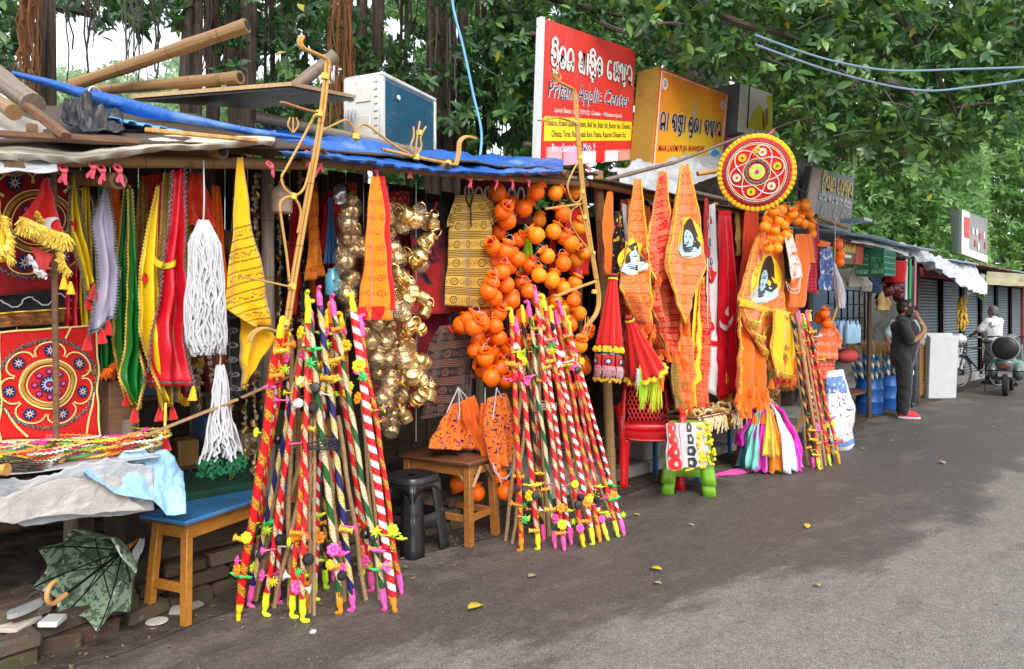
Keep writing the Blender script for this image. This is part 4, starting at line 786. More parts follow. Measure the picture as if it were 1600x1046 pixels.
def flag(label,L,Rr,Y,m_,trim=None,side=(0,1),tass=None,**k):
    c=hang('hanging_flag',label,L,Rr,Y,m_,group='satin flags hung along the left stall',**k)
    if trim == 'ric':
        for s in side:c.line('ric_rac',BW,c.t,[(s,0),(s,1)],.010,.006,.006,45,80)
        c.line('ric_rac',BW,c.t,[(0,.985),(1,.985)],.010,.006,.005,14,30)
    if trim == 'gold':
        for s in side:c.line('gold_braid',gold_d,c.t,[(s,0),(s,1)],.014,.006,.003,60,120)
        c.line('gold_braid',gold_d,c.t,[(0,.985),(1,.985)],.014,.006,.003,16,32)
    for u,m2 in (tass or ()):tassel(c.t,c.S(u,1,0),m2,.07)
    return c
c=flag('yellow satin flag with small red heart and zigzag braid',[(112,275),(104,360),(116,392),(133,468)],[(117,275),(130,350),(143,410),(146,440)],3.74,yel_s,'ric',tass=((.3,red_c),(.8,red_c)));c.patch('heart',red_c,c.t,.35,.42,[(x*.045,y*.06) for x,y in heart],.009)
c=flag('lilac grey satin flag hanging between yellow and green ones',[(163,290),(142,350),(150,430),(138,528)],[(166,290),(178,380),(180,470),(176,498)],3.70,lil_s,'ric',folds=1.6,tass=((.1,red_c),(.5,red_c),(.9,red_c)))
c=flag('dark green satin flag with gold braid behind the lilac one',[(196,290),(184,400),(178,530),(198,620)],[(202,290),(196,400),(200,520),(206,600)],3.78,grn_s,'gold',folds=1.8,tass=((.4,red_c),));c.patch('white_motif',wht_c,c.t,.3,.42,[(x*.04,y*.05) for x,y in heart],.01)
c=flag('green satin flag with pointed foot and gold braid',[(200,296),(204,420),(198,540),(186,590),(206,632)],[(206,296),(214,420),(218,540),(226,596),(212,640)],3.70,grn_s,'gold',folds=2.0,amp=.024,tass=((.5,red_c),))
c=flag('bright yellow satin flag with tiny red heart, right of green',[(244,292),(218,420),(216,520),(232,580),(252,640)],[(250,292),(248,420),(256,520),(252,590),(262,630)],3.66,yel_s,'gold',side=(0,),folds=1.8,amp=.022,tass=((.3,red_c),(.7,red_c)));c.patch('heart',red_c,c.t,.25,.42,[(x*.05,y*.07) for x,y in heart],.01)
c=flag('large red satin flag with a yellow crescent and zigzag braid',[(268,268),(250,420),(246,480),(224,604)],[(290,262),(286,400),(286,500),(298,604)],3.62,red_s,'ric',folds=1.7,amp=.026,tass=((.98,yel_c),));c.strip('crescent',yel_s,c.t,.18,.40,*crescent(.06),.012)
c=flag('long brown gold brocade strip between yellow and red flags',[(256,270),(250,420),(262,520),(256,636)],[(266,270),(264,420),(282,520),(284,626)],3.69,cloth_mat('gold_brocade',(.42,.27,.05),print_fn=block_print((.16,.08,.02),.03,1)),'gold',folds=2,tass=((.4,red_c),))
tassel(c.t,at(258,680,3.6),red_c,.075);MB().tube([at(259,630,3.62),at(258,660,3.61),at(258,682,3.6)],.006,6).build('cord',mat('yellow_cord',(.78,.6,.05),.7),c.t)
hang('hanging_cloth','orange red cloth hanging behind the white cord bundle',[(296,270),(288,300),(290,350)],[(316,270),(332,320),(342,360)],3.80,cloth_mat('vermilion_cotton',(.72,.045,.012)),'cloth',folds=2,amp=.02)
hang('hanging_cloth','dull red cloth hanging in shade behind the green flag',[(220,276),(214,330)],[(250,272),(244,340)],3.95,cloth_mat('vermilion_cotton'),'cloth',folds=2,amp=.02)
c=hang('printed_scarf','black printed scarf folded narrow beside the yellow scarf',[(368,248),(352,420),(352,620)],[(374,248),(372,420),(384,624)],3.66,bscarf,'scarf',folds=1.5,amp=.016)
c=hang('printed_scarf','bright yellow printed scarf hanging in a point behind the cane bow',[(371,246),(362,360),(345,478),(398,512)],[(380,246),(394,340),(416,460),(426,512)],3.52,yscarf,'scarf',folds=1.3,amp=.016)
b=Cloth([(376,490),(378,540),(376,610)],[(418,508),(430,530),(386,602)],3.60,1.7,.02,5.);b.build('lower_fold',yscarf,c.t)
for x0,x1,y0,y1,Y,m_,lab in ((480,502,300,440,3.95,cloth_mat('saffron_cotton',(.75,.22,.012),print_fn=block_print((.45,.05,.01),.08,2)),'saffron printed scarf hanging behind the cane bow stave'),(502,514,320,400,4.05,red_c,'narrow red scarf hanging deep inside the middle stall')):
    hang('printed_scarf',lab,[(x0+6,y0),(x0-2,y1)],[(x1-6,y0),(x1+3,y1-8)],Y,m_,'scarf',folds=1.5)
def back_row(where,n,x0,x1,yt,yb,Y,mats,folds=2.2,amp=.02,wd=(12,24),trim=True):
    for i in range(n):
        x=x0+(x1-x0)*(i+.5)/n+U(-4,4);w_=U(*wd);a=yt+U(-8,14);b=yb+U(-45,30);nm,m_=mats[i % len(mats)];sk_=U(-10,10)
        c=hang('hanging_cloth','%s cloth, %s from left in the back row of %s' % (nm,ORD[i],where),[(x-w_*.3,a),(x-w_*.6+sk_*.4,(a+b)/2),(x-w_*U(.2,.7)+sk_,b)],[(x+w_*.3,a),(x+w_*.6+sk_*.4,(a+b)/2),(x+w_*U(.3,.7)+sk_,b-U(-18,30))],Y+U(-.05,.05),m_,'cloth','cloths in the back row of '+where,folds=folds,amp=amp)
        if trim:fringe('fringe',(gold,gold_d,org_c,yel_c)[i % 4],c.t,bot_pts(c,12),.035,40,.006,.5)
back_row('the left stall',11,100,350,282,600,3.92,[('crimson',red_s),('yellow',yel_s),('dark green',grn_s),('orange',org_c),('maroon',mar_c),('gold brocade',cloth_mat('gold_brocade',(.42,.27,.05),print_fn=block_print((.16,.08,.02),.03,1))),('pink',pnk_c)],wd=(16,28))
back_row('the middle stall',7,450,560,292,480,4.25,[('dim red',red_c),('black printed',bscarf),('saffron',org_c),('maroon',mar_c)],trim=False)
# ---------------------------------------------------------------- white cord bundles
def mop(label,path,wid,n,r=.0055,name='cord_bundle',Y=3.5,tail=None,seed=1):
    top=at(*path[0],Y);t=thing(name,label,'cords',top);cs=[at(x,y,Y) for x,y in path];mb=MB()
    for k in range(n):
        a=U(0,2*PI);q=U(.3,1)**.6;pts=[];s_=U(0,99);ln=U(.86,1.);lo=U(.12,.3)
        for i in range(14):
            f=i/13*ln;j=min(int(f*(len(cs)-1)),len(cs)-2);g=f*(len(cs)-1)-j;p=cs[j].lerp(cs[j+1],g);w_=(wid[j]*(1-g)+wid[j+1]*g)/F*3.6*q
            wx=mnoise.noise(Vector((f*7,s_,0)))*.7;pts.append(p+Vector((math.cos(a+wx)*w_,math.sin(a+wx)*w_*.7,.012*mnoise.noise(Vector((s_,f*8,3))))))
        mb.tube(pts,r*U(.8,1.15),5,cap=False)
    mb.build('cords',cord_w,t,fixn=False);MB().tube(spline([at(path[0][0],path[0][1]-95,Y+.05),at(path[0][0]+1,path[0][1]-40,Y),top],4),.004,5).build('hanging_string',cord_w,t);return t
mop('big bundle of white cotton cords hanging beside the red flag',[(318,346),(320,380),(322,430),(320,480),(322,530),(326,556)],[7,24,27,32,32,26],150)
t=mop('white cord tassel ending in a green knitted ball, above the bench',[(344,572),(345,600),(344,650),(345,690),(346,722)],[6,12,17,28,38],60)
mb=MB();c0=at(346,728,3.5)
for k in range(70):
    a=U(0,2*PI);q=U(.2,1)**.5*.105;p=c0+Vector((math.cos(a)*q,math.sin(a)*q*.8,U(-.03,.03)));mb.tube([p+Vector((.016*math.cos(b+k),.016*math.sin(b)*.8,.016*math.sin(b*1.7+k))) for b in np.linspace(0,6,9)],.0065,5)
mb.build('green_knot',mat('green_wool',(.006,.10,.035),.85),t)
# ---------------------------------------------------------------- strings of shells and bells deep in the stall
shell=mat('shell_and_brass',(.50,.40,.28),.35,.35,var=.4,scale=40);bme_=MB().ball((0,0,0),(.011,.008,.014),8,5).mesh('bead',shell);bellm=MB().lathe([(.004,.02),(.012,.014),(.015,0),(.019,-.012),(.017,-.012),(.004,.0)],10).mesh('bell',mat('old_brass',(.42,.27,.10),.3,.85,var=.3))
names=[('shell bead string, {} from the left in the shade of the stall','bead string')]
xs=[(362,420,4.1,600,750),(384,430,4.15,600,720),(312,420,4.1,440,640),(330,400,4.2,430,600),(400,300,4.0,300,360),(402,300,4.3,300,560),(420,300,4.2,330,560),(438,330,4.35,340,560),(456,300,4.25,350,520),(470,300,4.3,280,540),(398,560,4.0,590,745),(412,560,4.05,590,740),(425,560,4.1,600,720)]
for i,(x,_,Y,y0,y1) in enumerate(sorted(xs)):
    p0,p1=at(x,y0-30,Y),at(x+U(-3,3),y1,Y);t=thing('bead_string','string of shells and small brass bells, %s from the left inside the stall' % ORD[i],'bead string',p1,group='shell and bell strings in the left stall');MB().tube([p0,p1],.0025,5).build('thread',cord_y,t);n=int((p0.z-p1.z)/.032)
    for k in range(n):
        f=(k+.5)/n;q=p0.lerp(p1,f)-t.location+Vector((U(-.012,.012),U(-.01,.01),0));inst('bell' if k % 4 == 3 else 'bead',bellm if k % 4 == 3 else bme_,t,LRS(q,(U(-.8,.8),U(-.8,.8),U(0,6)),U(.9,1.5)))
# dark shelf things behind: boxes, packets
shelf=thing('shelf_rack','dark wooden shelf rack at the back between the two left stalls','shelf',(1.9,4.7,.2))
for z in (.55,1.0,1.45,1.9):MB().box((1.6,4.78,z),(2.6,.3,.025),bev=.003).build('shelf_board',MAT['darkwood'],shelf)
pk=[(.20,.03,.03),(.05,.09,.16),(.30,.16,.05),(.16,.16,.17),(.03,.06,.04),(.25,.21,.14)];cnt=0
for z in (.5625,1.0125,1.4625,1.9125):
    X=.4
    while X<2.85:
        w_,h_=U(.08,.2),U(.12,.3);c_=random.choice(pk);MB().box((X+w_/2,4.74+U(-.03,.03),z+h_/2),(w_,.16,h_),Euler((0,0,U(-.1,.1))).to_matrix(),bev=.008).build('packet',mat('packet_%d' % pk.index(c_),c_,.35,var=.3),label='dim packet, %s along the %s shelf of the dark rack' % (ORD[cnt % 20],{.5625:'lowest',1.0125:'second',1.4625:'third',1.9125:'top'}[z]),cat='packet',group='packets on the dark rack');X += w_+U(.01,.06);cnt += 1
    cnt=0
# ---------------------------------------------------------------- counter
ct=thing('stall_counter','plank counter of the left stall covered by plastic sheets','counter',(1.0,3.9,0))
for k in range(5):MB().box((.66,3.56+k*.17,.83),(1.2,.16,.03),bev=.004).build('board',MAT['plank'],ct)
for X in (.3,.62,1.2):
    for Y in (4.08,4.3):MB().box((X,Y,.41),(.055,.055,.82),bev=.006).build('leg',MAT['darkwood'],ct)
MB().box((.9,4.22,.5),(1.3,.03,.06),bev=.004).build('rail',MAT['darkwood'],ct)
drape('tarpaulin_sheet','silver grey tarpaulin hanging over the counter front at left',[(-70,820),(0,806),(40,820),(90,812),(150,806),(240,800)],[(-70,742),(0,742),(60,738),(100,732),(160,724),(240,716)],3.47,3.46,MAT['silver'],110,36,.05,4.5,3,solid=.003,hem=.0)
drape('tarpaulin_sheet','silver grey sheet lying flat on the counter under the laces',[(-70,742),(0,742),(60,738),(100,732),(160,724),(250,714)],[(-70,690),(0,690),(60,688),(120,686),(180,684),(255,682)],3.46,4.2,MAT['silver'],60,18,.012,3,5,solid=.003)
drape('plastic_sheet','pale blue plastic sheet bunched over the right end of the counter',[(128,736),(180,770),(240,780),(262,802),(292,800)],[(140,728),(180,716),(220,706),(258,700),(286,735)],3.40,3.55,MAT['paleblue'],100,36,.06,5,8)
drape('plastic_sheet','loose beige sack sheet sagging below the counter edge',[(-60,812),(20,820),(60,806),(130,804),(230,796)],[(-60,780),(0,775),(60,760),(110,745),(180,745)],3.43,3.44,tarp('beige_sack',(.42,.39,.36),(.54,.52,.48),.5,12,.5),100,30,.045,4.5,12)
# laces piled on the counter
lc=[((.75,.03,.05),'red'),((.85,.60,.03),'yellow'),((.80,.05,.30),'magenta'),((.72,.68,.60),'cream'),((.85,.25,.03),'orange'),((.10,.35,.05),'green'),((.7,.5,.12),'gold')];li_=0
for k in range(26):
    x0=-20+(k % 13)*21+U(-8,8);row=k//13;y0=(714 if row else 697)+U(-5,5)-x0*.03;c_,nm=lc[(k*3+row) % 7];Yc=3.56+(.16 if not row else 0)+U(-.03,.03);p0=at(x0,y0,Yc);p0.z=.865+U(0,.02);pts=[]
    for i in range(26):a=i*.62+k;q=.018+.04*i/26;pts.append(p0+Vector((q*math.cos(a)*1.7+.035*(i/26-.5),q*math.sin(a)*1.1,.0035*i+.012*mnoise.noise(Vector((i*.5,k,0))))))
    ribbon('lace_coil',mat('%s_lace' % nm,c_,.7,var=.3,scale=60,bump=.5,bscale=200),None,spline(pts,2),.014,.006,60,normal=Vector((0,-.35,.9)),label='%s lace coil, %s from the left in the %s row on the counter' % (nm,ORD[k % 13],'front' if row else 'back'),cat='lace',group='lace coils heaped on the counter')
mb=MB()
for k in range(46):a=at(-60+U(-20,20),726+U(-9,9),3.5+U(-.02,.05));b=at(66+U(-25,12),734+U(-9,10),3.47+U(-.02,.02));a.z=max(a.z,.87);b.z=max(b.z,.865)+U(0,.02);mb.tube([a,a.lerp(b,.5)+Vector((0,0,U(0,.02))),b],.0022,5)
mb.build('twig_bundle',mat('dark_twigs',(.06,.05,.03),.8),label='bundle of thin dark twigs lying on the left end of counter',cat='twigs')
log('short bamboo stub end sticking out at the left counter edge',at(-60,738,3.5),at(12,734,3.38),.022,.022,'cane',hollow=False)
MB().box(at(182,640,4.0),(.13,.2,.3),bev=.006).build('wooden_box',MAT['plank'],label='brown wooden box standing behind the counter beside the hanging',cat='box');MB().tube([at(202,700,3.9),at(202,655,3.9)],.035,10).build('log',MAT['oldbamboo'],label='grey upright log stub under the green flags',cat='log')
plank('long split bamboo slat slanting up across the stall opening',at(214,686,3.58),at(372,624,3.46),.035,.012,'stick','split_bamboo');plank('second split bamboo slat continuing behind the yellow scarf',at(376,622,3.6),at(458,586,3.56),.03,.012,'stick','split_bamboo')
gr=gnd(350,790,.50);MB().box((2.0,4.25,.53),(1.0,.55,.05),bev=.012).build('green_mat',mat('green_felt',(.008,.055,.03),.9),label='dark green mat on the platform behind the blue bench',cat='mat');MB().box((2.0,4.3,.37),(1.1,.7,.26),bev=.01).build('platform_box',MAT['darkwood'],label='low dark wooden platform under the green mat',cat='platform')
# ---------------------------------------------------------------- bench
bn=thing('bench','honey coloured wooden bench with a worn blue top','bench',gnd(290,815,.51).xy.to_3d(),rz=R(20.5));L_,W_,Hb=1.12,.28,.51
MB().box((L_/2,W_/2,Hb-.006),(L_+.03,W_+.03,.02),bev=.004).build('top',mat('worn_blue_laminate',(.045,.20,.44),.35,var=.22,scale=4,dirt=(.16,.30,.46)),bn,local=True)
MB().box((L_/2,W_/2,Hb-.022),(L_+.022,W_+.022,.012),bev=.003).build('top_edge',MAT['brownwood'],bn,local=True)
for sy in (0,1):MB().box((L_/2,.03+sy*(W_-.06),Hb-.065),(L_-.06,.024,.07),bev=.003).build('apron',MAT['honey'],bn,local=True)
for sx in (0,1):
    x=.05+sx*(L_-.1)
    for sy in (0,1):
        y=.045+sy*(W_-.09);MB().beam((x,y,Hb-.03),(x+(-.035 if not sx else .035),y+(-.03 if not sy else .03),0),.045,.04,.004,up=(1,0,0)).build('leg',MAT['honey'],bn,local=True)
    MB().box((x-.018+.036*sx,W_/2,.17),(.025,W_-.05,.045),bev=.003).build('stretcher',MAT['honey'],bn,local=True);MB().box((x,W_/2,Hb-.065),(.024,W_-.1,.07),bev=.003).build('end_apron',MAT['honey'],bn,local=True)
# ---------------------------------------------------------------- camouflage umbrella, half open, leaning under the counter
def camo_m():
    t=T('camouflage_cloth');n=t.noise(15,2,dist=1.4,rough=.4);n2=t.noise(17,2,t.node('VectorMath').outputs[0] if False else None,.4,2.);c=t.mix(t.step(n,.47,.49),(.060,.095,.055),(.17,.24,.155));c=t.mix(t.step(n2,.58,.60),c,(.030,.055,.035));c=t.mix(t.step(t.noise(11,2,dist=1.),.64,.66),c,(.42,.46,.40));t.bump(t.noise(60,3),.3,.003);return t.done(c,.6)
um=thing('umbrella','green camouflage umbrella half open, lying under the counter','umbrella',gnd(150,950).xy.to_3d()+Vector((0,0,.12)));c0=at(196,858,3.92);tip=at(212,846,4.0);ax=(at(95,935,3.62)-c0).normalized();o1=ax.orthogonal().normalized();o2=ax.cross(o1);rows=[];nr=9;NA=64
def umb(a,f):
    rib=abs(math.sin(4*a));rad=.25*math.sin(f*1.25)/math.sin(1.25)*(1-.22*rib*f);d=.02+.30*f-.03*rib*f;return c0+(o1*math.cos(a)+o2*math.sin(a))*rad+ax*d
mb=MB();mb.grid([[umb(2*PI*k/NA,.03+.97*j/nr) for k in range(NA+1)] for j in range(nr+1)]);mb.build('canopy',camo_m(),um,solid=.002,fixn=False)
blkm=mat('black_metal_rod',(.015,.015,.016),.4,.6)
for k in range(8):a=PI/4*k;MB().tube([umb(a,.05+.95*i/6)+(c0-umb(a,.05+.95*i/6)).normalized()*.006+ax*.004 for i in range(7)],.0035,5).build('rib',blkm,um);MB().tube([c0+ax*.19,umb(a,.55)],.003,5).build('strut',blkm,um)
MB().tube([c0-ax*.03,c0+ax*.46],.006,8).build('shaft',blkm,um);e=c0+ax*.46;hd=Vector((0,0,1))-ax*ax.z;hd.normalize()
MB().tube([e-ax*.02,e+ax*.03]+[e+ax*.05+ax*.045*math.sin(a)+hd*.045*(1-math.cos(a)) for a in np.linspace(.2,PI*1.1,10)],.011,9).build('handle',mat('light_cane_handle',(.58,.30,.10),.4),um);MB().tube([c0-ax*.02,c0-ax*.10],[.012,.007],8).build('tip',mat('orange_wood_tip',(.55,.2,.05),.5),um)
# ---------------------------------------------------------------- slippers, paper, tiles, litter
def slipper(x,y,z,rz,lab,c):
    t=thing('slipper',lab,'slipper',gnd(x,y,z),group='slippers on the bricks',rz=rz);pl_=[(.12*math.cos(a)+.01*math.cos(2*a),(.042+.008*math.cos(a))*math.sin(a)) for a in np.linspace(0,2*PI,22)[:-1]];MB().prism(pl_,.02,LRS((0,0,.01))).build('sole',mat('sole_'+c[1],c[0],.7),t,local=True);MB().tube(spline([(.05,-.04,.02),(.065,-.02,.045),(.075,0,.05),(.065,.02,.045),(.05,.04,.02)],4),.006,6).build('strap',mat('strap_dark',(.06,.05,.05),.6),t,local=True)
slipper(20,968,.15,1.0,'pale slipper on the brick stack at far left corner',((.45,.42,.38),'pale'));slipper(42,952,.2,.7,'grey slipper lying on the other slippers at left',((.36,.36,.36),'grey'))
pp=gnd(30,975,.15);MB().box(pp,(.16,.1,.02),Euler((0,.03,.7)).to_matrix(),.003).build('folded_paper',mat('newspaper',(.55,.50,.42),.9,var=.3,scale=40),label='folded newspaper on the leftmost bricks',cat='paper');MB().box(gnd(82,970,.15),(.1,.08,.025),Euler((.05,.03,.9)).to_matrix(),.003).build('white_tile',mat('white_tile',(.62,.62,.60),.5),label='white tile chip on the bricks below the umbrella handle',cat='tile')
MB().lathe([(0,.012),(.05,.012),(.056,.006),(.05,0),(0,0)],18,LRS(gnd(245,974))).build('flat_stone',mat('pale_stone',(.55,.52,.48),.8),label='flat pale stone disc under the bench leg',cat='stone');MB().box(gnd(292,956)+Vector((0,0,.018)),(.16,.09,.035),Euler((0,.05,.5)).to_matrix(),.012,.006).build('stone_slab',cm,label='small cement slab lying under the bench',cat='stone')
MB().lathe([(.0,.10),(.035,.10),(.04,.06),(.028,.0),(0,0)],14,LRS(gnd(100,930,.15))).build('plastic_cup',WHT,label='small white cup in the shade under the counter',cat='cup')
mb=MB()
for k in range(26):a=at(222+U(-4,4),845+U(-5,5),3.95);b=at(206+U(-6,6),880+U(-6,6),3.9);mb.tube([a,a.lerp(b,.5)+Vector((U(-.01,.03),0,.01)),b],.003,5)
mb.build('cord_hank',cord_w,label='grey white cord hank hanging beside the umbrella tip',cat='cords')
# ================================================================ cane bows
CN=MAT['cane']
def rods(parent,name,px,Y,r=.009,n=2,m_=CN,gap=.014,sm=6):
    """a stave of parallel canes following a line"""
    for k in range(n):
        P=spline([at(x,y,(Y if not isinstance(Y,(list,tuple)) else Y[i]))+Vector((gap*(k-(n-1)/2),-.006*k,0)) for i,(x,y) in enumerate(px)],sm);MB().tube(P,r,7).build(name,m_,parent)
def binding(parent,x,y,Y,r=.02,h=.028):p=at(x,y,Y);MB().tube([p+Vector((0,0,-h/2)),p+Vector((.004,0,h/2))],r,10).build('binding',mat('yellow_binding',(.78,.52,.08),.5),parent)
bw=thing('cane_bow','tall cane bow with curled horn top standing in front of the yellow scarf','bow',at(452,500,3.3),group='split cane bows')
rods(bw,'stave',[(512,98),(506,150),(498,210),(484,290),(470,370),(458,440),(449,500)],3.34,.0085,2,gap=.017);rods(bw,'horn',[(512,100),(508,92),(492,84),(474,76),(468,66),(472,57)],3.34,.0085,2);rods(bw,'lower_horn',[(449,500),(444,514),(430,518),(412,513),(396,520),(388,534)],3.34,.0075,2)
rods(bw,'loop',[(486,254),(476,292),(462,305),(446,296),(440,278),(448,262),(470,222),(492,180)],3.33,.0065,1);rods(bw,'loop',[(465,365),(470,332),(462,312),(450,308),(438,318),(440,345),(448,400),(452,440)],3.33,.0065,1)
rods(bw,'arrow',[(440,160),(470,170),(494,176)],3.3,.006,2,mat('reddish_cane',(.40,.16,.06),.5));rods(bw,'tie_cane',[(375,432),(415,440),(456,449)],3.32,.005,1)
for x,y in ((507,120),(498,178),(456,448),(446,504),(457,307)):binding(bw,x,y,3.34)
bw2=thing('cane_bow','cane bow lying along the blue tarpaulin edge with crossed loops','bow',at(640,240,3.5),group='split cane bows')
rods(bw2,'stave',[(598,234),(650,246),(700,256),(712,258)],3.5,.010,2,gap=.012);rods(bw2,'horn',[(712,258),(716,240),(718,222),(728,214),(742,217)],3.5,.0085,2);rods(bw2,'loop',[(502,206),(520,196),(540,188),(550,196),(554,212),(556,222)],3.52,.006,1);rods(bw2,'loop',[(556,214),(562,198),(572,195),(590,208),(620,230),(640,240)],3.52,.007,1)
for dx in (-9,0,9):rods(bw2,'fan_cane',[(650,246),(650+dx*.9,230),(652+dx*.6,214),(656+dx*1.1,198-(8 if dx == 0 else 0))],3.48,.006,1)
for x,y in ((650,246),(655,208),(556,214),(700,255)):binding(bw2,x,y,3.49)
for dx in (-8,0,8):rods(bw2,'fan_cane',[(458,208),(458+dx,196),(458+dx*.6,184)],3.6,.005,1)
bw3=thing('cane_bow','tall cane bow with bird head top between orange pots and red sign','bow',at(930,500,3.3),group='split cane bows')
rods(bw3,'stave',[(899,158),(902,200),(906,250),(912,310),(922,380),(932,440),(935,470),(930,492),(914,512)],3.36,.011,2,gap=.016);rods(bw3,'horn',[(899,160),(896,142),(884,134),(872,128),(864,116)],3.36,.009,2);rods(bw3,'horn',[(864,116),(870,110),(876,122),(866,132),(860,126)],3.36,.006,1)
rods(bw3,'arrow',[(842,189),(870,184),(898,192)],3.34,.007,2);rods(bw3,'arrow',[(852,190),(875,196),(896,190)],3.33,.005,1);rods(bw3,'arrow',[(866,464),(896,452),(930,440)],3.3,.008,2);rods(bw3,'arrow',[(852,327),(880,323),(908,319)],3.3,.008,1)
rods(bw3,'loop',[(904,252),(894,270),(887,290),(892,310),(900,317),(908,308),(907,270)],3.33,.0065,1);rods(bw3,'loop',[(928,398),(905,372),(892,348),(892,332),(900,324),(908,328),(922,395)],3.33,.0065,1)
for x,y in ((906,246),(909,300),(913,340),(926,396),(898,192),(928,456)):binding(bw3,x,y,3.36)
for x in (915,919,924):rods(bw3,'loose_cane',[(x,495),(x-2,515),(x-8,528)],3.32,.004,1)
pk_rib=cloth_mat('pink_red_ribbon',(.80,.10,.16))
for i,(x,y) in enumerate(((186,268),(485,245),(588,268),(500,258),(640,268),(735,282),(776,283),(800,283),(826,284),(922,264),(146,262),(160,268),(424,262),(100,268))):
    mb=MB();p=at(x,y,3.46)
    for k in range(2):
        q=p;dx=U(-.02,.02);L=U(.012,.022);mb.grid([[q+Vector((dx*j*.5-.007+.004*math.sin(j*2+k),-.004*(j % 2),-L*j)),q+Vector((dx*j*.5+.008,-.008*math.cos(j),-L*j))] for j in range(4)])
    mb.ball(p,(.013,.012,.011),8,5);mb.tube([p+Vector((.014*math.cos(a),.022*math.sin(a)+.016,.018*math.sin(a)+.016)) for a in np.linspace(-1.2,4.3,12)],.006,5);mb.build('ribbon_tie',pk_rib,label='pink ribbon tied under the roof edge, %s from the left' % ORD[sorted([100,146,160,186,424,485,500,588,640,735,776,800,826,922]).index(x)],cat='ribbon',group='pink ribbon ties along the roof edge')
# ================================================================ decorated sticks
def wrap(name,a,b,k=9.,th=.5,lace=None,c3=None):
    if name in _mc:return _mc[name]
    t=T(name);u,v=t.uv();f=t.m('FRACT',t.m('ADD',t.m('MULTIPLY',v,k),u));c=t.mix(t.m('LESS_THAN',f,th),a,b)
    if lace:
        n=t.m('GREATER_THAN',t.noise(1,3,t.vec(t.m('MULTIPLY',u,11),t.m('MULTIPLY',v,130))),.5);c=t.mix(t.m('MULTIPLY',t.m('LESS_THAN',f,th),n),c,lace)
    if c3:c=t.mix(t.m('LESS_THAN',t.m('ABSOLUTE',t.m('SUBTRACT',f,th)),.05),c,c3)
    c=t.hsv(c,t.m('MULTIPLY_ADD',t.noise(30,3),.4,.8));ed=t.m('LESS_THAN',f,th);t.bump(t.m('ADD',ed,t.m('MULTIPLY',t.noise(150,2),.4)),.6,.003);_mc[name]=t.done(c,.42,0,.4);return _mc[name]
rd=(.68,.010,.014);WR={'red_gold':wrap('red_gold_wrap',rd,(.72,.36,.03),9,.42,(.30,.10,.01)),'red_white':wrap('red_white_wrap',rd,(.78,.74,.72),13,.45),'red_lace':wrap('red_lace_wrap',rd,(.70,.58,.40),8,.42,(.36,.20,.08)),'green_lace':wrap('green_lace_wrap',(.006,.09,.02),(.74,.64,.46),5.2,.55,(.5,.34,.14)),'navy_gold':wrap('navy_gold_wrap',(.012,.014,.12),(.74,.60,.26),5.5,.5,(.44,.3,.08)),'black_gold':wrap('black_gold_wrap',(.012,.012,.014),(.52,.32,.05),7,.4,(.2,.1,.02))}
NICE={'red_gold':'red and gold','red_white':'red and white','red_lace':'red and cream lace','green_lace':'green and cream lace','navy_gold':'navy and gold','black_gold':'black and gold','bare':'bare brown'}
plast={n:mat('toy_plastic_'+n,c,.38,var=.06,bump=0,spec=.5,Subsurface_Weight=.0) for n,c in dict(neon_yellow=(.72,.85,.02),pink=(.90,.10,.42),orange=(.92,.28,.01),yellow=(.92,.62,.01),green=(.05,.55,.12),gold=(.75,.40,.03),black=(.012,.012,.014),white=(.78,.78,.76),lime=(.55,.80,.03)).items()}
boot_p=MB();boot_p.tube(spline([(0,0,.13),(0,0,.085),(.004,0,.05),(0,0,.022),(.012,0,.008),(.045,0,.006)],3),[.021,.02,.020,.021,.022,.021,.02,.0155,.0135,.015,.015,.0145,.014,.0135,.012,.007],9)
flw=MB()
for k in range(7):a=2*PI*k/7;flw.ball((.018*math.cos(a),.018*math.sin(a),0),(.011,.011,.006),7,5)
flw.ball((0,0,.004),(.01,.01,.009),7,5);flw.tube([(0,0,0),(0,0,-.03)],.004,6)
brd=MB();brd.tube([(-.05,0,.004),(-.03,0,.0),(-.005,0,.004),(.02,0,.008),(.035,0,.014),(.05,0,.012)],[.003,.011,.014,.010,.009,.002],8);brd.add([(-.03,0,.0),(-.085,-.022,.006),(-.095,0,.012),(-.085,.022,.006),(-.06,0,.016)],[(0,1,2,4),(0,4,2,3),(0,3,2,1)])
for s in (-1,1):brd.add([(.01,s*.01,.006),(-.02,s*.012,.008),(-.035,s*.045,.016),(-.005,s*.05,.018)],[(0,1,2,3)])
spl=MB().lathe([(0,-.035),(.018,-.035),(.018,-.028),(.011,-.024),(.011,-.006),(.016,-.002),(.011,.004),(.011,.024),(.018,.028),(.018,.035),(0,.035)],12)
yoy=MB().lathe([(0,-.016),(.02,-.014),(.024,-.006),(.008,-.002),(.008,.002),(.024,.006),(.02,.014),(0,.016)],14)
hrn=MB().lathe([(0,.0),(.004,0),(.004,.05),(.010,.062),(.024,.075),(.020,.072),(.003,.055)],12)
bur=MB()
for k in range(16):d=Vector((math.sin(k*2.4)*math.sqrt(1-(2*k/16-1)**2),math.cos(k*2.4)*math.sqrt(1-(2*k/16-1)**2),2*k/16-1));bur.tube([d*.004,d*.026],[.005,.0015],5)
TOY={}
def toy(kind,colr):
    if (kind,colr) not in TOY:TOY[kind,colr]={'toy_boot':boot_p,'toy_flower':flw,'toy_bird':brd,'toy_spool':spl,'toy_wheel':yoy,'toy_horn':hrn,'toy_burr':bur}[kind].mesh(kind,plast[colr])
    return TOY[kind,colr]
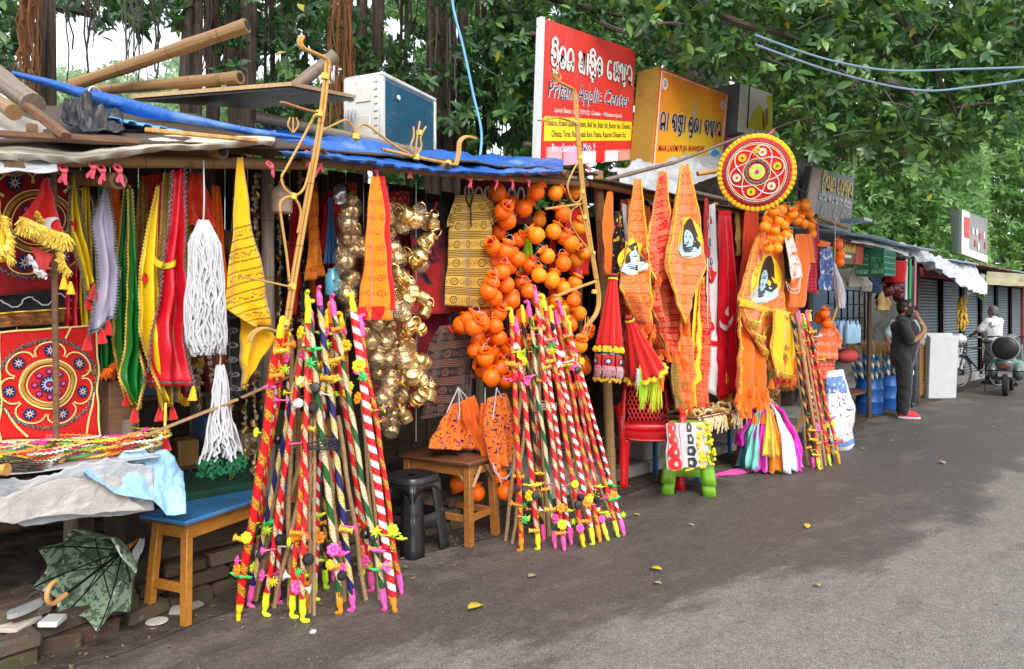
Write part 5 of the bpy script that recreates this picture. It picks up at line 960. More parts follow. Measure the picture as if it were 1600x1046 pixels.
def stick(bundle,group,foot,top,style,r=.02,boot=None,Yt=3.42,toys=7,order='',cap=None,tz=1.):
    a=gnd(*foot);b=at(*top,Yt);d=(b-a).normalized();bare=style == 'bare'
    lab=('%s wooden stick, %s' if bare else '%s wrapped toy stick, %s') % (NICE[style],order);t=thing('decorated_stick' if not bare else 'wooden_stick',lab,'stick',a,group)
    b2=b-a;bot=d*(.0 if bare or not boot else .08);m=10;pts=[bot.lerp(b2,i/m)+Vector((mnoise.noise(Vector((i*.4,foot[0],0))),mnoise.noise(Vector((foot[0],i*.4,0))),0))*.014 for i in range(m+1)]
    if bare:MB().tube(pts,[r*(1+.12*mnoise.noise(Vector((i,foot[0],5)))) for i in range(m+1)],8).build('shaft',MAT['stick'],t,local=True);return t
    MB().tube(pts,r,12).build('shaft',WR[style],t,local=True);MB().tube([bot*.6,bot*1.6],r*.75,8).build('core',MAT['stick'],t,local=True)
    side=Vector((cA*-.4+.5,-.8,0)).normalized();rt=Vector((sA,-cA,0));fw=Vector((-cA,-sA,0))
    if boot:inst('toy_boot',toy('toy_boot',boot),t,Matrix.Translation(Vector()) @ Vector(d).to_track_quat('Z','Y').to_matrix().to_4x4() @ Matrix.Rotation(U(-2.2,-.4)-A,4,'Z') @ Matrix.Diagonal((.82,.82,.86,1)))
    if cap:q=b2+d*.10;inst('toy_boot',toy('toy_boot',cap),t,Matrix.Translation(b2+d*.10) @ (-d).to_track_quat('Z','Y').to_matrix().to_4x4() @ Matrix.Rotation(U(0,6),4,'Z') @ Matrix.Diagonal((.8,.8,.9,1)))
    L=b2.length;pal=list(plast);kinds=['toy_flower','toy_bird','toy_spool','toy_wheel','toy_horn','toy_burr','toy_flower','toy_spool','toy_horn']
    for k in range(toys+1 if toys else 0):
        h=U(.12,.45) if k % 2 == 0 else L-U(.02,.48)
        kd=random.choice(kinds);cl={'toy_flower':('pink','orange','neon_yellow','yellow','pink'),'toy_bird':('lime','neon_yellow','green','pink','yellow'),'toy_spool':('gold','orange','gold'),'toy_wheel':('black','black','white'),'toy_horn':('pink','lime','orange','white'),'toy_burr':('green','lime','yellow')}[kd]
        dr=(fw*U(.5,1.)+rt*U(-1,1)).normalized();p=d*h+dr*(r+.012);sc=U(.75,1.15)
        if kd == 'toy_bird':sc *= .78;q=rt*random.choice((-1,1))+Vector((0,0,U(-.15,.25)));mt=Matrix.Translation(p+q.normalized()*.03) @ q.to_track_quat('X','Z').to_matrix().to_4x4() @ Matrix.Diagonal((sc,sc,sc,1))
        elif kd == 'toy_spool':mt=aim(p+dr*.01,rt+Vector((0,0,U(-.3,.3))),sc)
        elif kd in ('toy_flower','toy_burr','toy_wheel'):mt=aim(p+dr*.015,dr+Vector((0,0,.2)),sc*1.15)
        else:mt=aim(p,rt*random.choice((-1,1))+Vector((0,0,U(-.2,.3))),sc)
        inst(kd,toy(kd,random.choice(cl)),t,mt)
    return t
def bundle(where,group,specs):
    fx=[s[0][0] for s in specs];fy=max(s[0][1] for s in specs);tx=[s[1][0] for s in specs]
    for k in range(15 if len(specs)>10 else 5):
        f=U(.08,.92);st=random.choice(('bare','bare','bare','bare','red_lace','red_gold','black_gold','red_white'));specs.append(((min(fx)+(max(fx)-min(fx))*f,fy-U(14,60)),(min(tx)+(max(tx)-min(tx))*(f*.8+U(-.1,.25)),U(500,560)),st,U(.011,.017),random.choice(('pink','lime','orange')),random.choice((None,'pink','yellow')),specs[0][6]+U(.14,.3),4))
    specs=sorted(specs,key=lambda s:s[0][0])
    for i,(foot,top,style,r,boot,cap,Yt,n) in enumerate(specs):stick(None,group,foot,top,style,r*(.9 if r >= .023 else .74),boot,Yt,n,'foot %s from left in %s' % (ORD[i],where),cap)
random.seed(11)
bundle('the nearest bundle','sticks leaning together beside the bench',[
 ((372,966),(436,528),'red_gold',.023,'yellow','yellow',3.28,8),((412,962),(470,560),'red_lace',.019,'neon_yellow',None,3.42,7),((402,925),(492,660),'bare',.017,None,None,3.40,0),((388,948),(472,545),'navy_gold',.018,'pink','orange',3.46,4),((455,966),(486,545),'red_gold',.019,'neon_yellow','orange',3.38,7),((472,973),(481,500),'red_lace',.017,'neon_yellow','neon_yellow',3.36,5),
 ((428,950),(500,640),'bare',.016,None,None,3.44,0),((484,958),(487,560),'bare',.013,None,None,3.40,0),((491,962),(492,560),'bare',.012,None,None,3.38,0),((533,960),(482,485),'green_lace',.022,'orange','neon_yellow',3.40,8),((553,955),(500,478),'navy_gold',.022,'pink','pink',3.42,8),((538,940),(500,620),'bare',.017,None,None,3.44,0),((572,938),(528,650),'bare',.016,None,None,3.46,0),((508,922),(505,520),'black_gold',.017,'lime','pink',3.6,3),((520,905),(520,520),'red_lace',.017,'pink','pink',3.62,3),
 ((603,955),(522,490),'green_lace',.019,'pink','pink',3.44,6),((583,925),(518,500),'red_lace',.018,'pink','orange',3.5,5),((617,958),(553,488),'red_white',.023,'orange','neon_yellow',3.30,8),((628,930),(566,520),'red_gold',.019,'pink','pink',3.42,7),((568,900),(535,515),'red_gold',.017,'neon_yellow','yellow',3.64,3)])
bundle('the second bundle','sticks leaning together beside the brown stool',[
 ((815,862),(800,505),'red_gold',.022,'orange','yellow',3.34,7),((842,860),(808,520),'red_lace',.022,'neon_yellow','pink',3.34,7),((790,845),(820,560),'bare',.017,None,None,3.44,0),((800,850),(832,560),'bare',.015,None,None,3.44,0),((850,846),(818,500),'black_gold',.018,'pink','yellow',3.46,4),((858,838),(838,560),'bare',.02,None,None,3.5,0),((868,858),(828,492),'green_lace',.018,'pink','pink',3.42,6),((882,862),(838,470),'red_lace',.021,'pink','pink',3.36,8),((893,852),(846,490),'red_white',.019,'pink','yellow',3.42,6),
 ((912,856),(852,482),'red_gold',.022,'yellow','neon_yellow',3.36,8),((928,852),(862,500),'red_white',.021,'neon_yellow','yellow',3.40,7),((938,848),(872,505),'red_gold',.02,'orange','pink',3.44,6),((946,842),(882,500),'red_lace',.018,'pink','yellow',3.46,6),((966,840),(878,490),'red_gold',.02,'lime','pink',3.40,7),((976,838),(890,515),'red_white',.018,'pink','yellow',3.44,6)])
bundle('the far bundle','sticks leaning together beside the white sack',[
 ((1272,732),(1236,490),'black_gold',.02,'pink',None,3.12,4),((1262,728),(1240,500),'bare',.02,None,None,3.2,0),((1284,733),(1244,488),'bare',.022,None,None,3.14,0),((1280,734),(1250,500),'red_gold',.02,'neon_yellow','pink',3.16,5),((1290,728),(1252,495),'bare',.018,None,None,3.2,0),((1297,728),(1258,505),'red_gold',.02,'lime','yellow',3.16,5),((1312,726),(1262,500),'red_gold',.02,'orange','pink',3.14,6),((1302,722),(1266,500),'black_gold',.018,None,'yellow',3.24,3)])
for x,y,Y,lab in ((502,700,3.33,'black cord lashing round the nearest stick bundle'),(850,640,3.35,'grey cord lashing round the second stick bundle')):
    mb=MB();p=at(x,y,Y)
    for k in range(6):mb.tube([p+Vector((.10*math.cos(a),.07*math.sin(a),.008*k+.01*math.sin(a*2+k))) for a in np.linspace(0,2*PI,22)],.004,5)
    mb.build('cord_lashing',mat('black_cord',(.02,.02,.022),.7) if x<600 else mat('grey_cord',(.4,.38,.34),.8),label=lab,cat='cord')
# ================================================================ brass pots
random.seed(5)
brass=mat('polished_brass',(.86,.62,.27),.17,.92,var=.25,scale=14,bump=.3,bscale=40)
potp=[(0,0),(.040,.002),(.052,.014),(.056,.04),(.052,.068),(.036,.082),(.030,.088),(.031,.098),(.044,.108),(.047,.114),(.042,.113),(.027,.098),(.026,.09),(.046,.068),(.049,.04),(.04,.012),(0,.01)];canp=[(0,0),(.042,.0),(.046,.008),(.046,.062),(.048,.066),(.044,.07),(.034,.08),(.028,.088),(.028,.098),(.036,.102),(.036,.110),(.028,.114),(0,.116)]
pot_me=MB().lathe(potp,20).mesh('body',brass);can_me=MB().lathe(canp,20).mesh('body',brass);hb=MB().tube([(.036*math.cos(a),0,.10+.055*math.sin(a)) for a in np.linspace(0,PI,14)],.0035,6).mesh('handle',brass);rimg=MB().tube([(.047*math.cos(a),.047*math.sin(a),.035) for a in np.linspace(0,2*PI,20)],.003,5).mesh('hoop',brass)
wrapm=T('clear_wrapping');wrapm.bump(wrapm.noise(40,4,dist=2.),1.,.02);g1=wrapm.node('BsdfTransparent');g2=wrapm.node('BsdfGlossy');g2.inputs['Roughness'].default_value=.12;wrapm.nt.links.new(wrapm.nt.nodes['Bump'].outputs[0],g2.inputs['Normal']);ms=wrapm.node('MixShader');ms.inputs[0].default_value=.16;wrapm.nt.links.new(g1.outputs[0],ms.inputs[1]);wrapm.nt.links.new(g2.outputs[0],ms.inputs[2]);wrapm.nt.links.new(ms.outputs[0],wrapm.nt.nodes['Material Output'].inputs[0])
def crumple(rad,s_):
    mb=MB();mb.ball((0,0,.055),rad,18,12);mb.v=[p+p.normalized()*.014*mnoise.noise(p*38+Vector((s_,0,0))) for p in mb.v];return mb.mesh('plastic_wrap',wrapm.mat)
wraps=[crumple((.066,.066,.082),k) for k in range(3)]
def ordinal_rows(pts,dy):
    """rows from the top, places from the left, for labels"""
    ys=sorted(pts,key=lambda p:p[1]);rows=[];
    for p in ys:
        if rows and p[1]-rows[-1][0][1]<dy:rows[-1].append(p)
        else:rows.append([p])
    out={}
    for i,r_ in enumerate(rows):
        for j,p in enumerate(sorted(r_)):out[p]=(ORD[i],ORD[j])
    return out
bp=[(645,352),(668,352),(655,415),(640,345),(662,420),(668,470),(640,465),(648,410),(632,362),(645,468),(642,518),(660,520),(650,575),(668,570),(648,630),(668,628),(612,515),(600,540),(622,545),(604,570),(622,590),(592,595),(608,610),(630,605),(600,640),(618,655),(636,660),(598,665),(590,425),(578,400),(582,465),(615,470),(545,360),(552,400),(548,470),(556,440),(620,395),(612,430),(545,340),(628,480),(606,485),(590,510),(576,540),(614,560),(634,570),(586,570),(640,545),(632,525),(624,625),(590,630),(610,680),(642,595),(660,600),(594,540),(600,350),(612,370),(596,380),(624,415),(634,440),(600,455),(618,452),(538,380),(542,420),(550,495),(634,495),(660,495),(676,360),(656,385)]
bp=list(dict.fromkeys(bp));od=ordinal_rows(bp,22)
for i,(x,y) in enumerate(bp):
    can=x>626;Y=3.62+U(-.06,.06) if x>625 else 3.75+U(-.08,.1);p=at(x,y,Y);r1,c1=od[x,y];t=thing('brass_pot','%s brass %s, %s from left in row %s of the hanging brassware' % ('lidded' if can else 'wrapped','can' if can else 'pot',c1,r1),'pot',p,'brass pots hung in the middle stall');rx=LRS((0,0,0),(U(-1.,1.1),U(-.7,.7),U(0,6)),U(.85,1.12))
    inst('body',can_me if can else pot_me,t,rx);inst('handle',hb,t,rx);inst('hoop',rimg,t,rx)
    if not can or i % 4 == 0:inst('plastic_wrap',wraps[i % 3],t,rx)
for x,Y,y0,y1,lab in ((650,3.66,280,690,'thin wire that carries the brass cans'),(606,3.8,290,680,'wire that carries the wrapped brass pots'),(568,3.95,290,480,'wire that carries the pots behind the orange scarf')):MB().tube([at(x,y0,Y),at(x,y1,Y)],.003,5).build('hanging_wire',mat('grey_wire',(.3,.3,.32),.4,.6),label=lab,cat='wire')
# ================================================================ orange pots
orp=mat('orange_painted_clay',(1.,.165,.005),.38,var=.10,scale=9,bump=.08,bscale=30);orp2=mat('amber_painted_clay',(1.,.30,.010),.38,var=.10,scale=9,bump=.08,bscale=30)
jug=[(0,0),(.032,0),(.040,.006),(.060,.03),(.066,.058),(.060,.086),(.044,.104),(.036,.110),(.035,.118),(.046,.132),(.049,.136),(.044,.136),(.031,.118),(.031,.110),(.054,.085),(.060,.058),(.034,.008),(0,.006)]
jug_me=[MB().lathe(jug,20).mesh('body',m_) for m_ in (orp,orp2)];jrim=MB().tube([(.047*math.cos(a),.047*math.sin(a),.128) for a in np.linspace(0,2*PI,18)],.005,6).mesh('rim',orp);jstr=MB().tube([(.04*math.cos(a),0,.11+.07*math.sin(a)) for a in np.linspace(0,PI,12)],.002,5).mesh('carry_string',cord_w)
def jug_at(x,y,Y,lab,group,sc=1.,amber=False,tilt=.8):
    t=thing('orange_pot',lab,'pot',at(x,y,Y),group);mt=LRS((0,0,0),(U(-tilt,tilt*1.2),U(-tilt,tilt),U(0,6)),sc) @ Matrix.Translation((0,0,-.06));inst('body',jug_me[1 if amber else 0],t,mt);inst('rim',jrim,t,mt);inst('carry_string',jstr,t,mt)
op=[(776,302),(798,318),(818,326),(842,345),(868,302),(895,300),(792,345),(838,368),(865,362),(882,372),(892,380),(778,362),(810,375),(770,385),(790,392),(772,410),(795,415),(828,415),(855,400),(880,412),(842,430),(768,440),(790,445),(815,442),(862,438),(880,450),(898,442),(772,465),(798,470),(868,470),(896,470),(780,490),(905,490),(732,500),(752,505),(774,510),(890,508),(745,530),(765,532),(780,528),(905,540),(758,560),(778,562),(912,575),(905,610),(795,545),(815,500),(890,545),(768,590),(790,595),(840,470),(848,505),(824,535),(862,540),(872,585),(846,570),(918,520),(880,335),(905,355),(900,405),(826,455),(856,482),(880,485),(785,425),(760,488),(740,510),(722,508),(766,548),(742,548),(880,522),(868,508),(838,300),(912,395),(808,405),(786,330),(764,455),(782,575),(756,578),(895,560),(884,570)]
od=ordinal_rows(op,16)
for x,y in op:r1,c1=od[x,y];jug_at(x,y,3.66+U(-.12,.16),'orange clay pot, %s from left in row %s of the big pot cluster' % (c1,r1),'orange pots in the big cluster',U(.84,1.05),x>835 and random.random()<.7)
op=[(1208,330),(1222,328),(1200,342),(1216,345),(1232,340),(1195,355),(1210,360),(1225,352),(1238,335),(1205,372),(1218,375),(1200,388),(1214,388),(1228,368)];od=ordinal_rows(op,13)
for x,y in op:r1,c1=od[x,y];jug_at(x,y,3.12+U(-.06,.06),'amber pot, %s from left in row %s of the cluster below the round umbrella' % (c1,r1),'amber pots below the round umbrella',.80,True)
op=[(1246,325),(1258,322),(1250,338),(1264,335),(1255,350),(1266,352),(1268,366),(1244,345)];od=ordinal_rows(op,12)
for x,y in op:r1,c1=od[x,y];jug_at(x,y,3.3+U(-.05,.05),'amber pot, %s from left in row %s of the cluster above the checked cloth' % (c1,r1),'amber pots above the checked cloth',.82,True)
for i,(x,y,Y,lab) in enumerate(((1309,383,3.3,'top orange pot of the three above the white net bag'),(1312,398,3.3,'middle orange pot of the three above the white net bag'),(1311,410,3.3,'lowest orange pot of the three above the white net bag'),(1288,490,3.35,'upper orange pot hanging right of the far stick bundle'),(1292,506,3.35,'lower orange pot hanging right of the far stick bundle'),(1280,498,3.45,'orange pot half hidden behind the far stick bundle'),(716,755,3.8,'orange pot on the floor seen between the stool legs, left'),(745,770,3.75,'orange pot on the floor seen between the stool legs, right'),(712,780,4.0,'dull orange pot deep under the brown stool'),(790,768,3.55,'orange pot resting on the ground beside the second stick bundle'),(780,742,3.6,'orange pot hanging low under the drawstring bag'))):jug_at(x,y,Y,lab,None,.92,tilt=.3)
# ================================================================ shirts, scarves and bags in the middle stall
c=hang('printed_scarf','long orange scarf with red printing and a red foot at the front',[(579,276),(570,360),(563,480),(560,500)],[(596,276),(608,340),(610,470),(612,500)],3.46,oscarf,'scarf',folds=1.6,amp=.014);b=Cloth([(579,276),(573,330)],[(598,276),(612,300),(610,332)],3.44,1,.008,4.);
c.line('red_edge',red_c,c.t,[(.97,.0),(.97,.93)],.05,.006);b=Cloth([(560,480),(559,500)],[(611,478),(612,501)],3.452,1.6,.006,2.);b.build('red_foot',red_c,c.t)
def shirt(label,pts,m_,Y,sleeves,collar=None,name='printed_kurta',cat='shirt',seed=1.,hanger=True):
    """front and back of a hanging shirt: body, two sleeves, neck opening"""
    L,Rr=pts;c=Cloth(L,Rr,Y,1.6,.012,seed,top=.5);p=c.P0(.5,1);t=thing(name,label,cat,p);c.build('body',m_,t,nu=24);bk=Cloth(L,Rr,Y+.05,1.3,.01,seed+2,top=.6);bk.build('back',m_,t,nu=20)
    for sl in sleeves:s_=Cloth(sl[0],sl[1],Y-.004,1,.01,seed+5);s_.build('sleeve',m_,t,nu=12)
    if collar:c.line('neck_band',collar[0],t,collar[1],.016,.008,n=20)
    if hanger:a=c.P0(.5,0)+Vector((0,.02,.0));MB().tube(spline([a+Vector((0,0,.09)),a+Vector((.02,0,.07)),a+Vector((0,0,.04)),a],4),.004,5).build('hanger_hook',mat('hanger_black',(.02,.02,.02),.5),t)
    c.t=t;return c
c=shirt('ochre block printed kurta with black lines left of the orange pots',([(712,306),(704,330),(702,400),(696,478)],[(752,304),(768,330),(766,400),(766,482)]),kurta_y,3.70,[([(712,306),(700,335),(696,352)],[(716,314),(708,345),(704,356)]),([(752,305),(764,340),(768,352)],[(756,304),(778,335),(780,345)])],(blk_c,[(.35,.0),(.5,.12),(.65,.0)]));c.patch('placket',cloth_mat('dark_placket',(.06,.03,.02)),c.t,.52,.2,[(-.006,.06),(.006,.06),(.006,-.07),(-.006,-.07)],.008)
c=shirt('black block printed kurta hanging low behind the brassware',([(688,510),(674,540),(664,600),(654,655)],[(724,506),(742,530),(734,590),(730,648)]),kurta_b,3.78,[([(688,510),(668,545),(664,560)],[(694,518),(678,552),(672,566)]),([(724,507),(740,545),(742,590)],[(730,505),(756,550),(762,590)])],(red_c,[(.3,.0),(.5,.1),(.7,.0)]),seed=3.)
navt=cloth_mat('navy_red_tie_dye',(.014,.016,.04),print_fn=lambda t,u,v,c:t.mix(t.step(t.m('ADD',t.noise(7,5,dist=1.),t.m('MULTIPLY',v,-.55)),.62,.8),c,(.48,.02,.02)))
shirt('navy and red flame patterned t-shirt on a hanger in the middle stall',([(648,318),(640,360),(642,430),(636,492)],[(690,316),(704,345),(706,430),(704,490)]),navt,3.86,[([(648,318),(632,350),(634,362)],[(652,330),(644,360),(644,366)]),([(690,317),(706,340),(710,350)],[(694,314),(718,335),(720,345)])],(red_c,[(.15,.0),(.45,.14),(.75,.0)]),'tie_dye_shirt',seed=6.)
hang('hanging_cloth','flat red cloth edge hanging below the ochre kurta',[(650,478),(652,488)],[(742,470),(740,486)],3.9,red_c,'cloth',folds=1.5)
hang('hanging_cloth','red patterned cloth hanging behind the wrapped brass pots',[(575,300),(562,480),(572,640)],[(640,300),(646,480),(648,640)],4.05,cloth_mat('red_small_pattern',(.42,.015,.015),print_fn=lambda t,u,v,c:t.mix(t.step(t.vor(42,t.vec(u,v)),.3,.42),(.72,.30,.18),c)),'cloth',folds=2)
hang('hanging_cloth','deep red cloth hanging behind the black kurta',[(648,490),(650,640)],[(700,490),(700,560)],4.0,mar_c,'cloth',folds=2)
c=hang('cloth_banner','maroon cloth banner with white lettering at the back of the middle stall',[(720,282),(722,345)],[(832,284),(830,352)],4.1,cloth_mat('brown_red_banner',(.22,.022,.02)),'banner',folds=1,amp=.006)
fb=Face((722,284),(830,286),(828,352),(722,346),4.075);fb.odia(c.t,['ksha','ta','sa',' ','ra','lla','ma','bar'],.02,.12,.98,.62,WHT,.14,.004);fb.text(c.t,'9209',.55,.70,.78,.88,WHT,.004)
for i,(x,y,w_,h_) in enumerate(((742,400,12,60),(754,460,10,70),(818,390,10,70),(836,408,14,60),(858,420,12,120),(760,520,12,60))):hang('hanging_cloth',['grey checked cloth strip hanging behind the pots, top left','dark strip of cloth behind the lower left pots','lime green cloth strip hanging among the orange pots','black and white checked strip hanging among the orange pots','crimson cloth hanging behind the amber pots','spotted dark strip behind the lowest left pots'][i],[(x,y-h_/2),(x-2,y+h_/2)],[(x+w_,y-h_/2),(x+w_+2,y+h_/2)],4.0+.02*i,(bscarf,mar_c,lime_c,bscarf,red_c,bscarf)[i],'cloth',folds=1.5)
c=hang('red_banner','tall crimson oval banner behind the cane bow loops',[(886,330),(884,400),(892,430)],[(908,325),(926,380),(916,430)],3.8,red_c,'banner',folds=1.2,amp=.01)
# back boards for colour depth: stacks of folded cloth on a low shelf
# drawstring bags
bagp=cloth_mat('orange_bag_print',(.92,.20,.012),print_fn=lambda t,u,v,c:t.mix(t.m('MULTIPLY',t.m('GREATER_THAN',t.noise(26,3,dist=2.5),.56),t.m('LESS_THAN',u,.5)),c,(.035,.012,.10)))
def bag(label,L,Rr,Y,m_,str_px,seed,nm='drawstring_bag'):
    c=Cloth(L,Rr,Y,3.2,.022,seed);t=thing(nm,label,'bag',c.P0(.5,1));c.build('pouch',m_,t);b=Cloth(L,Rr,Y+.07,2.2,.02,seed+3);b.build('back',m_,t)
    for s in str_px:MB().tube(spline([at(x,y,Y-.02) for x,y in s],6),.004,5).build('string',cord_w,t)
    return c
bag('orange printed drawstring bag resting on the brown stool',[(704,632),(690,660),(672,702)],[(720,628),(744,660),(750,702)],3.72,bagp,[[(716,606),(704,632),(698,645)],[(716,606),(718,640),(716,660)],[(716,606),(724,630)]],1.)
bag('plain orange fold of bag hanging beside the printed one',[(720,628),(726,660),(742,702)],[(742,618),(756,660),(758,705)],3.68,org_c,[[(716,606),(730,622)]],4.,'drawstring_bag')
bag('long orange drawstring bag with dark lettering hanging by the stool corner',[(762,622),(756,660),(760,700),(768,740)],[(790,615),(804,660),(806,705),(798,720)],3.52,bagp,[[(776,606),(784,622)],[(776,606),(772,640),(770,655)],[(770,722),(774,738),(786,748),(798,738),(802,720)],[(772,728),(780,746),(784,758)],[(798,715),(800,735),(790,750)]],7.)
bag('small orange bag hanging behind the long one',[(752,630),(750,680),(756,730)],[(766,628),(766,690),(770,740)],3.62,org_c,[[(758,606),(758,630)]],9.)
plank('dark wooden rail behind the orange bags',at(735,588,3.75),at(802,590,3.7),.03,.03,'plank','wooden_rail','rail')
# container, tassels, packets
jn=thing('plastic_container','beige plastic container hanging upside down behind the cane bow','container',at(440,335,3.75));MB().lathe([(0,0),(.05,0),(.058,.008),(.06,.1),(.055,.125),(.03,.15),(.016,.158),(.016,.18),(0,.18)],18,LRS(at(440,334,3.75))).build('body',mat('beige_plastic',(.38,.27,.20),.4),jn);MB().lathe([(.0595,.075),(.062,.078),(.062,.082),(.0595,.085)],18,LRS(at(440,334,3.75))).build('seam',mat('beige_plastic'),jn)
t=thing('blue_tassel','dark blue cord tassel hanging in the shade right of the bow','tassel',at(518,410,3.9));mb=MB()
for k in range(40):a=at(516+U(-3,3),310,3.9);b=at(518+U(-12,12),412,3.9+U(-.03,.03));mb.tube([a,a.lerp(b,.5)+Vector((U(-.006,.006),0,0)),b],.0035,5)
mb.build('cords',mat('blue_cord',(.012,.07,.17),.7),t);jr=thing('plastic_jar','clear blue plastic jar hanging below the blue tassel','jar',at(520,465,3.85));MB().lathe([(0,0),(.04,0),(.045,.01),(.045,.12),(.03,.14),(.03,.16),(0,.16)],18,LRS(at(520,462,3.85))).build('body',mat('sky_blue_plastic',(.10,.38,.55),.2,var=.2,spec=.6),jr)
for i,(x,y) in enumerate(((532,305),(548,318),(540,345),(534,385),(545,390),(532,420))):
    mb=MB();mb.ball(at(x,y,4.0),(.05,.02,.075),14,10);mb.v=[p+Vector((mnoise.noise(p*30),mnoise.noise(p*31+Vector((5,0,0))),mnoise.noise(p*29)))*.012 for p in mb.v];mb.build('foil_packet',mat('silver_foil',(.55,.56,.60),.22,.8,var=.3),label='crumpled silver packet, %s from the top right of the blue tassel' % ORD[i],cat='packet',group='silver packets in the middle stall')
hang('hanging_cloth','red cloth scrap hanging among silver packets',[(520,322),(518,342)],[(540,318),(538,340)],3.96,red_c,'cloth',folds=1)
# ================================================================ stools and chair
ws=thing('wooden_stool','brown wooden stool with slab top and slanted braces','stool',gnd(732,853).xy.to_3d(),rz=R(12));hw=wood('orange_brown_wood',(.36,.15,.035),(.25,.09,.02),.5);w_,d_,h_=.27,.50,.55
MB().box((w_/2-.01,d_/2,h_-.012),(w_+.09,d_+.10,.026),bev=.006).build('top',MAT['brownwood'],ws,local=True)
for sx in (0,1):
    for sy in (0,1):
        MB().beam((sx*w_,sy*d_,h_-.03),(sx*(w_+.04)-.02,sy*(d_+.04)-.02,0),.05,.05,.004,up=(1,0,0)).build('leg',hw,ws,local=True);gx,gy=(1 if sx == 0 else-1),(1 if sy == 0 else-1)
        for ex,ey in ((gx*.10,0),(0,gy*.10)):MB().beam((sx*w_+ex-gy*0,sy*d_+ey-.028*(0 if ex == 0 else gy),h_-.05),(sx*w_+ex*.05,sy*d_+ey*.05-.028*(0 if ex == 0 else gy),h_-.17),.022,.018,.003,up=(1,1,0)).build('brace',MAT['stick'],ws,local=True)
for sy in (0,1):MB().box((w_/2,sy*d_,h_-.065),(w_-.05,.022,.075),bev=.003).build('apron',hw,ws,local=True);MB().box((w_/2,sy*d_,.17),(w_-.04,.022,.045),bev=.003).build('stretcher',hw,ws,local=True)
for sx in (0,1):MB().box((sx*w_,d_/2,h_-.065),(.022,d_-.05,.075),bev=.003).build('apron',hw,ws,local=True);MB().box((sx*w_,d_/2,.17),(.022,d_-.04,.045),bev=.003).build('stretcher',hw,ws,local=True)
def pstool(name,label,loc,rz,m_,H=.46,top=.125,base=.185,group=None,z0=0.):
    """moulded stool: dished round-square top, four splayed channel legs, arched panels between"""
    t=thing(name,label,'stool',Vector(loc)+Vector((0,0,z0)),group,rz)
    sq=lambda r,z,n=40:[Vector((r*1.06*math.copysign(abs(math.cos(a))**.62,math.cos(a)),r*1.06*math.copysign(abs(math.sin(a))**.62,math.sin(a)),z)) for a in [2*PI*k/n for k in range(n+1)]]
    mb=MB();mb.grid([sq(.02,H-.008),sq(top*.8,H-.006),sq(top*.9,H),sq(top,H-.002),sq(top*1.06,H-.014),sq(top*1.06,H-.04),sq(top*1.0,H-.04)]);mb.build('seat',m_,t,local=True)
    for k in range(4):
        a=PI/4+k*PI/2;mb=MB();rows=[]
        for j in range(9):
            f=j/8;z=(H-.04)*(1-f);r0=-.0+(top*1.25+(base*1.38-top*1.25)*f);wdt=.062+.012*f;row=[]
            for q in (-1,-.6,-.24,-.16,.16,.24,.6,1):tn=q*wdt;dp=-max(0.,abs(tn)-.012)*.97;row.append(Vector((math.cos(a)*(r0+dp)-math.sin(a)*tn,math.sin(a)*(r0+dp)+math.cos(a)*tn,z)))
            rows.append(row)
        mb.grid(rows);mb.build('leg',m_,t,local=True,solid=.006)
        b=k*PI/2;mb=MB();n=14;up,lo=[],[]
        for i in range(n+1):
            q=-1+2*i/n
            for lst,zz in ((up,H-.04),(lo,H-.075-.075*abs(q)**3)):
                f=1-zz/H;rr=(top*.98+(base*.98-top*.98)*f);hwid=rr*.92;lst.append(Vector((math.cos(b)*rr-math.sin(b)*hwid*q,math.sin(b)*rr+math.cos(b)*hwid*q,zz)))
        mb.grid([up,lo]);mb.build('arched_panel',m_,t,local=True,solid=.005)
        mb=MB();up,lo=[],[]
        for i in range(n+1):
            q=-1+2*i/n
            for lst,zz in ((up,.245+.03*q*q),(lo,.155-.035*abs(q)**2)):
                f=1-zz/H;rr=(top*.98+(base*.98-top*.98)*f);lst.append(Vector((math.cos(b)*rr-math.sin(b)*rr*.95*q,math.sin(b)*rr+math.cos(b)*rr*.95*q,zz)))
        mb.grid([up,lo]);mb.build('cross_panel',m_,t,local=True,solid=.005)
    return t
pstool('plastic_stool','black moulded plastic stool beside the nearest stick bundle',Vector((3.0,3.78,0)),R(8),mat('black_plastic',(.020,.020,.022),.32,var=.12,bump=.05,spec=.55),.48,.135,.175)
gp=mat('lime_green_plastic',(.17,.40,.022),.35,var=.08,bump=.04,spec=.5);g0=gnd(1076,765);pstool('plastic_stool','lime green plastic stool under the applique cloth, lower of the stack',g0,R(30),gp,.48,.16,.22,'stacked green stools');pstool('plastic_stool','lime green plastic stool nested on top of the other',g0,R(30),gp,.48,.16,.22,'stacked green stools',.09)
ch=thing('plastic_chair','red moulded plastic armchair between the sticks and green stools','chair',(gnd(1012,752)+Vector((-.06,-.05,0))).xy.to_3d(),rz=R(-50));rp=mat('red_plastic',(.62,.008,.014),.3,var=.08,bump=.03,spec=.55)
mb=MB();mb.grid([[Vector((x*.23*(1-.06*y),.22-.44*y,.43-.015*math.sin(PI*y)+(.02*abs(x)**3)-(.02 if y>.95 else 0))) for x in np.linspace(-1,1,11)] for y in np.linspace(0,1,9)]);mb.build('seat',rp,ch,local=True,solid=.008)
def bk(x,v):return Vector((x*(.23-.03*v*v),.21+.09*v-.02*(1-x*x),.43+.43*v))
mb=MB();mb.grid([[bk(x,v) for x in np.linspace(-1,1,13)] for v in np.linspace(0,.16,3)]);mb.grid([[bk(x,v) for x in np.linspace(-1,1,13)] for v in np.linspace(.9,1.0,3)]);
for s in (-1,1):mb.grid([[bk(s*x,v) for x in np.linspace(.82,1,3)] for v in np.linspace(.15,.92,10)])
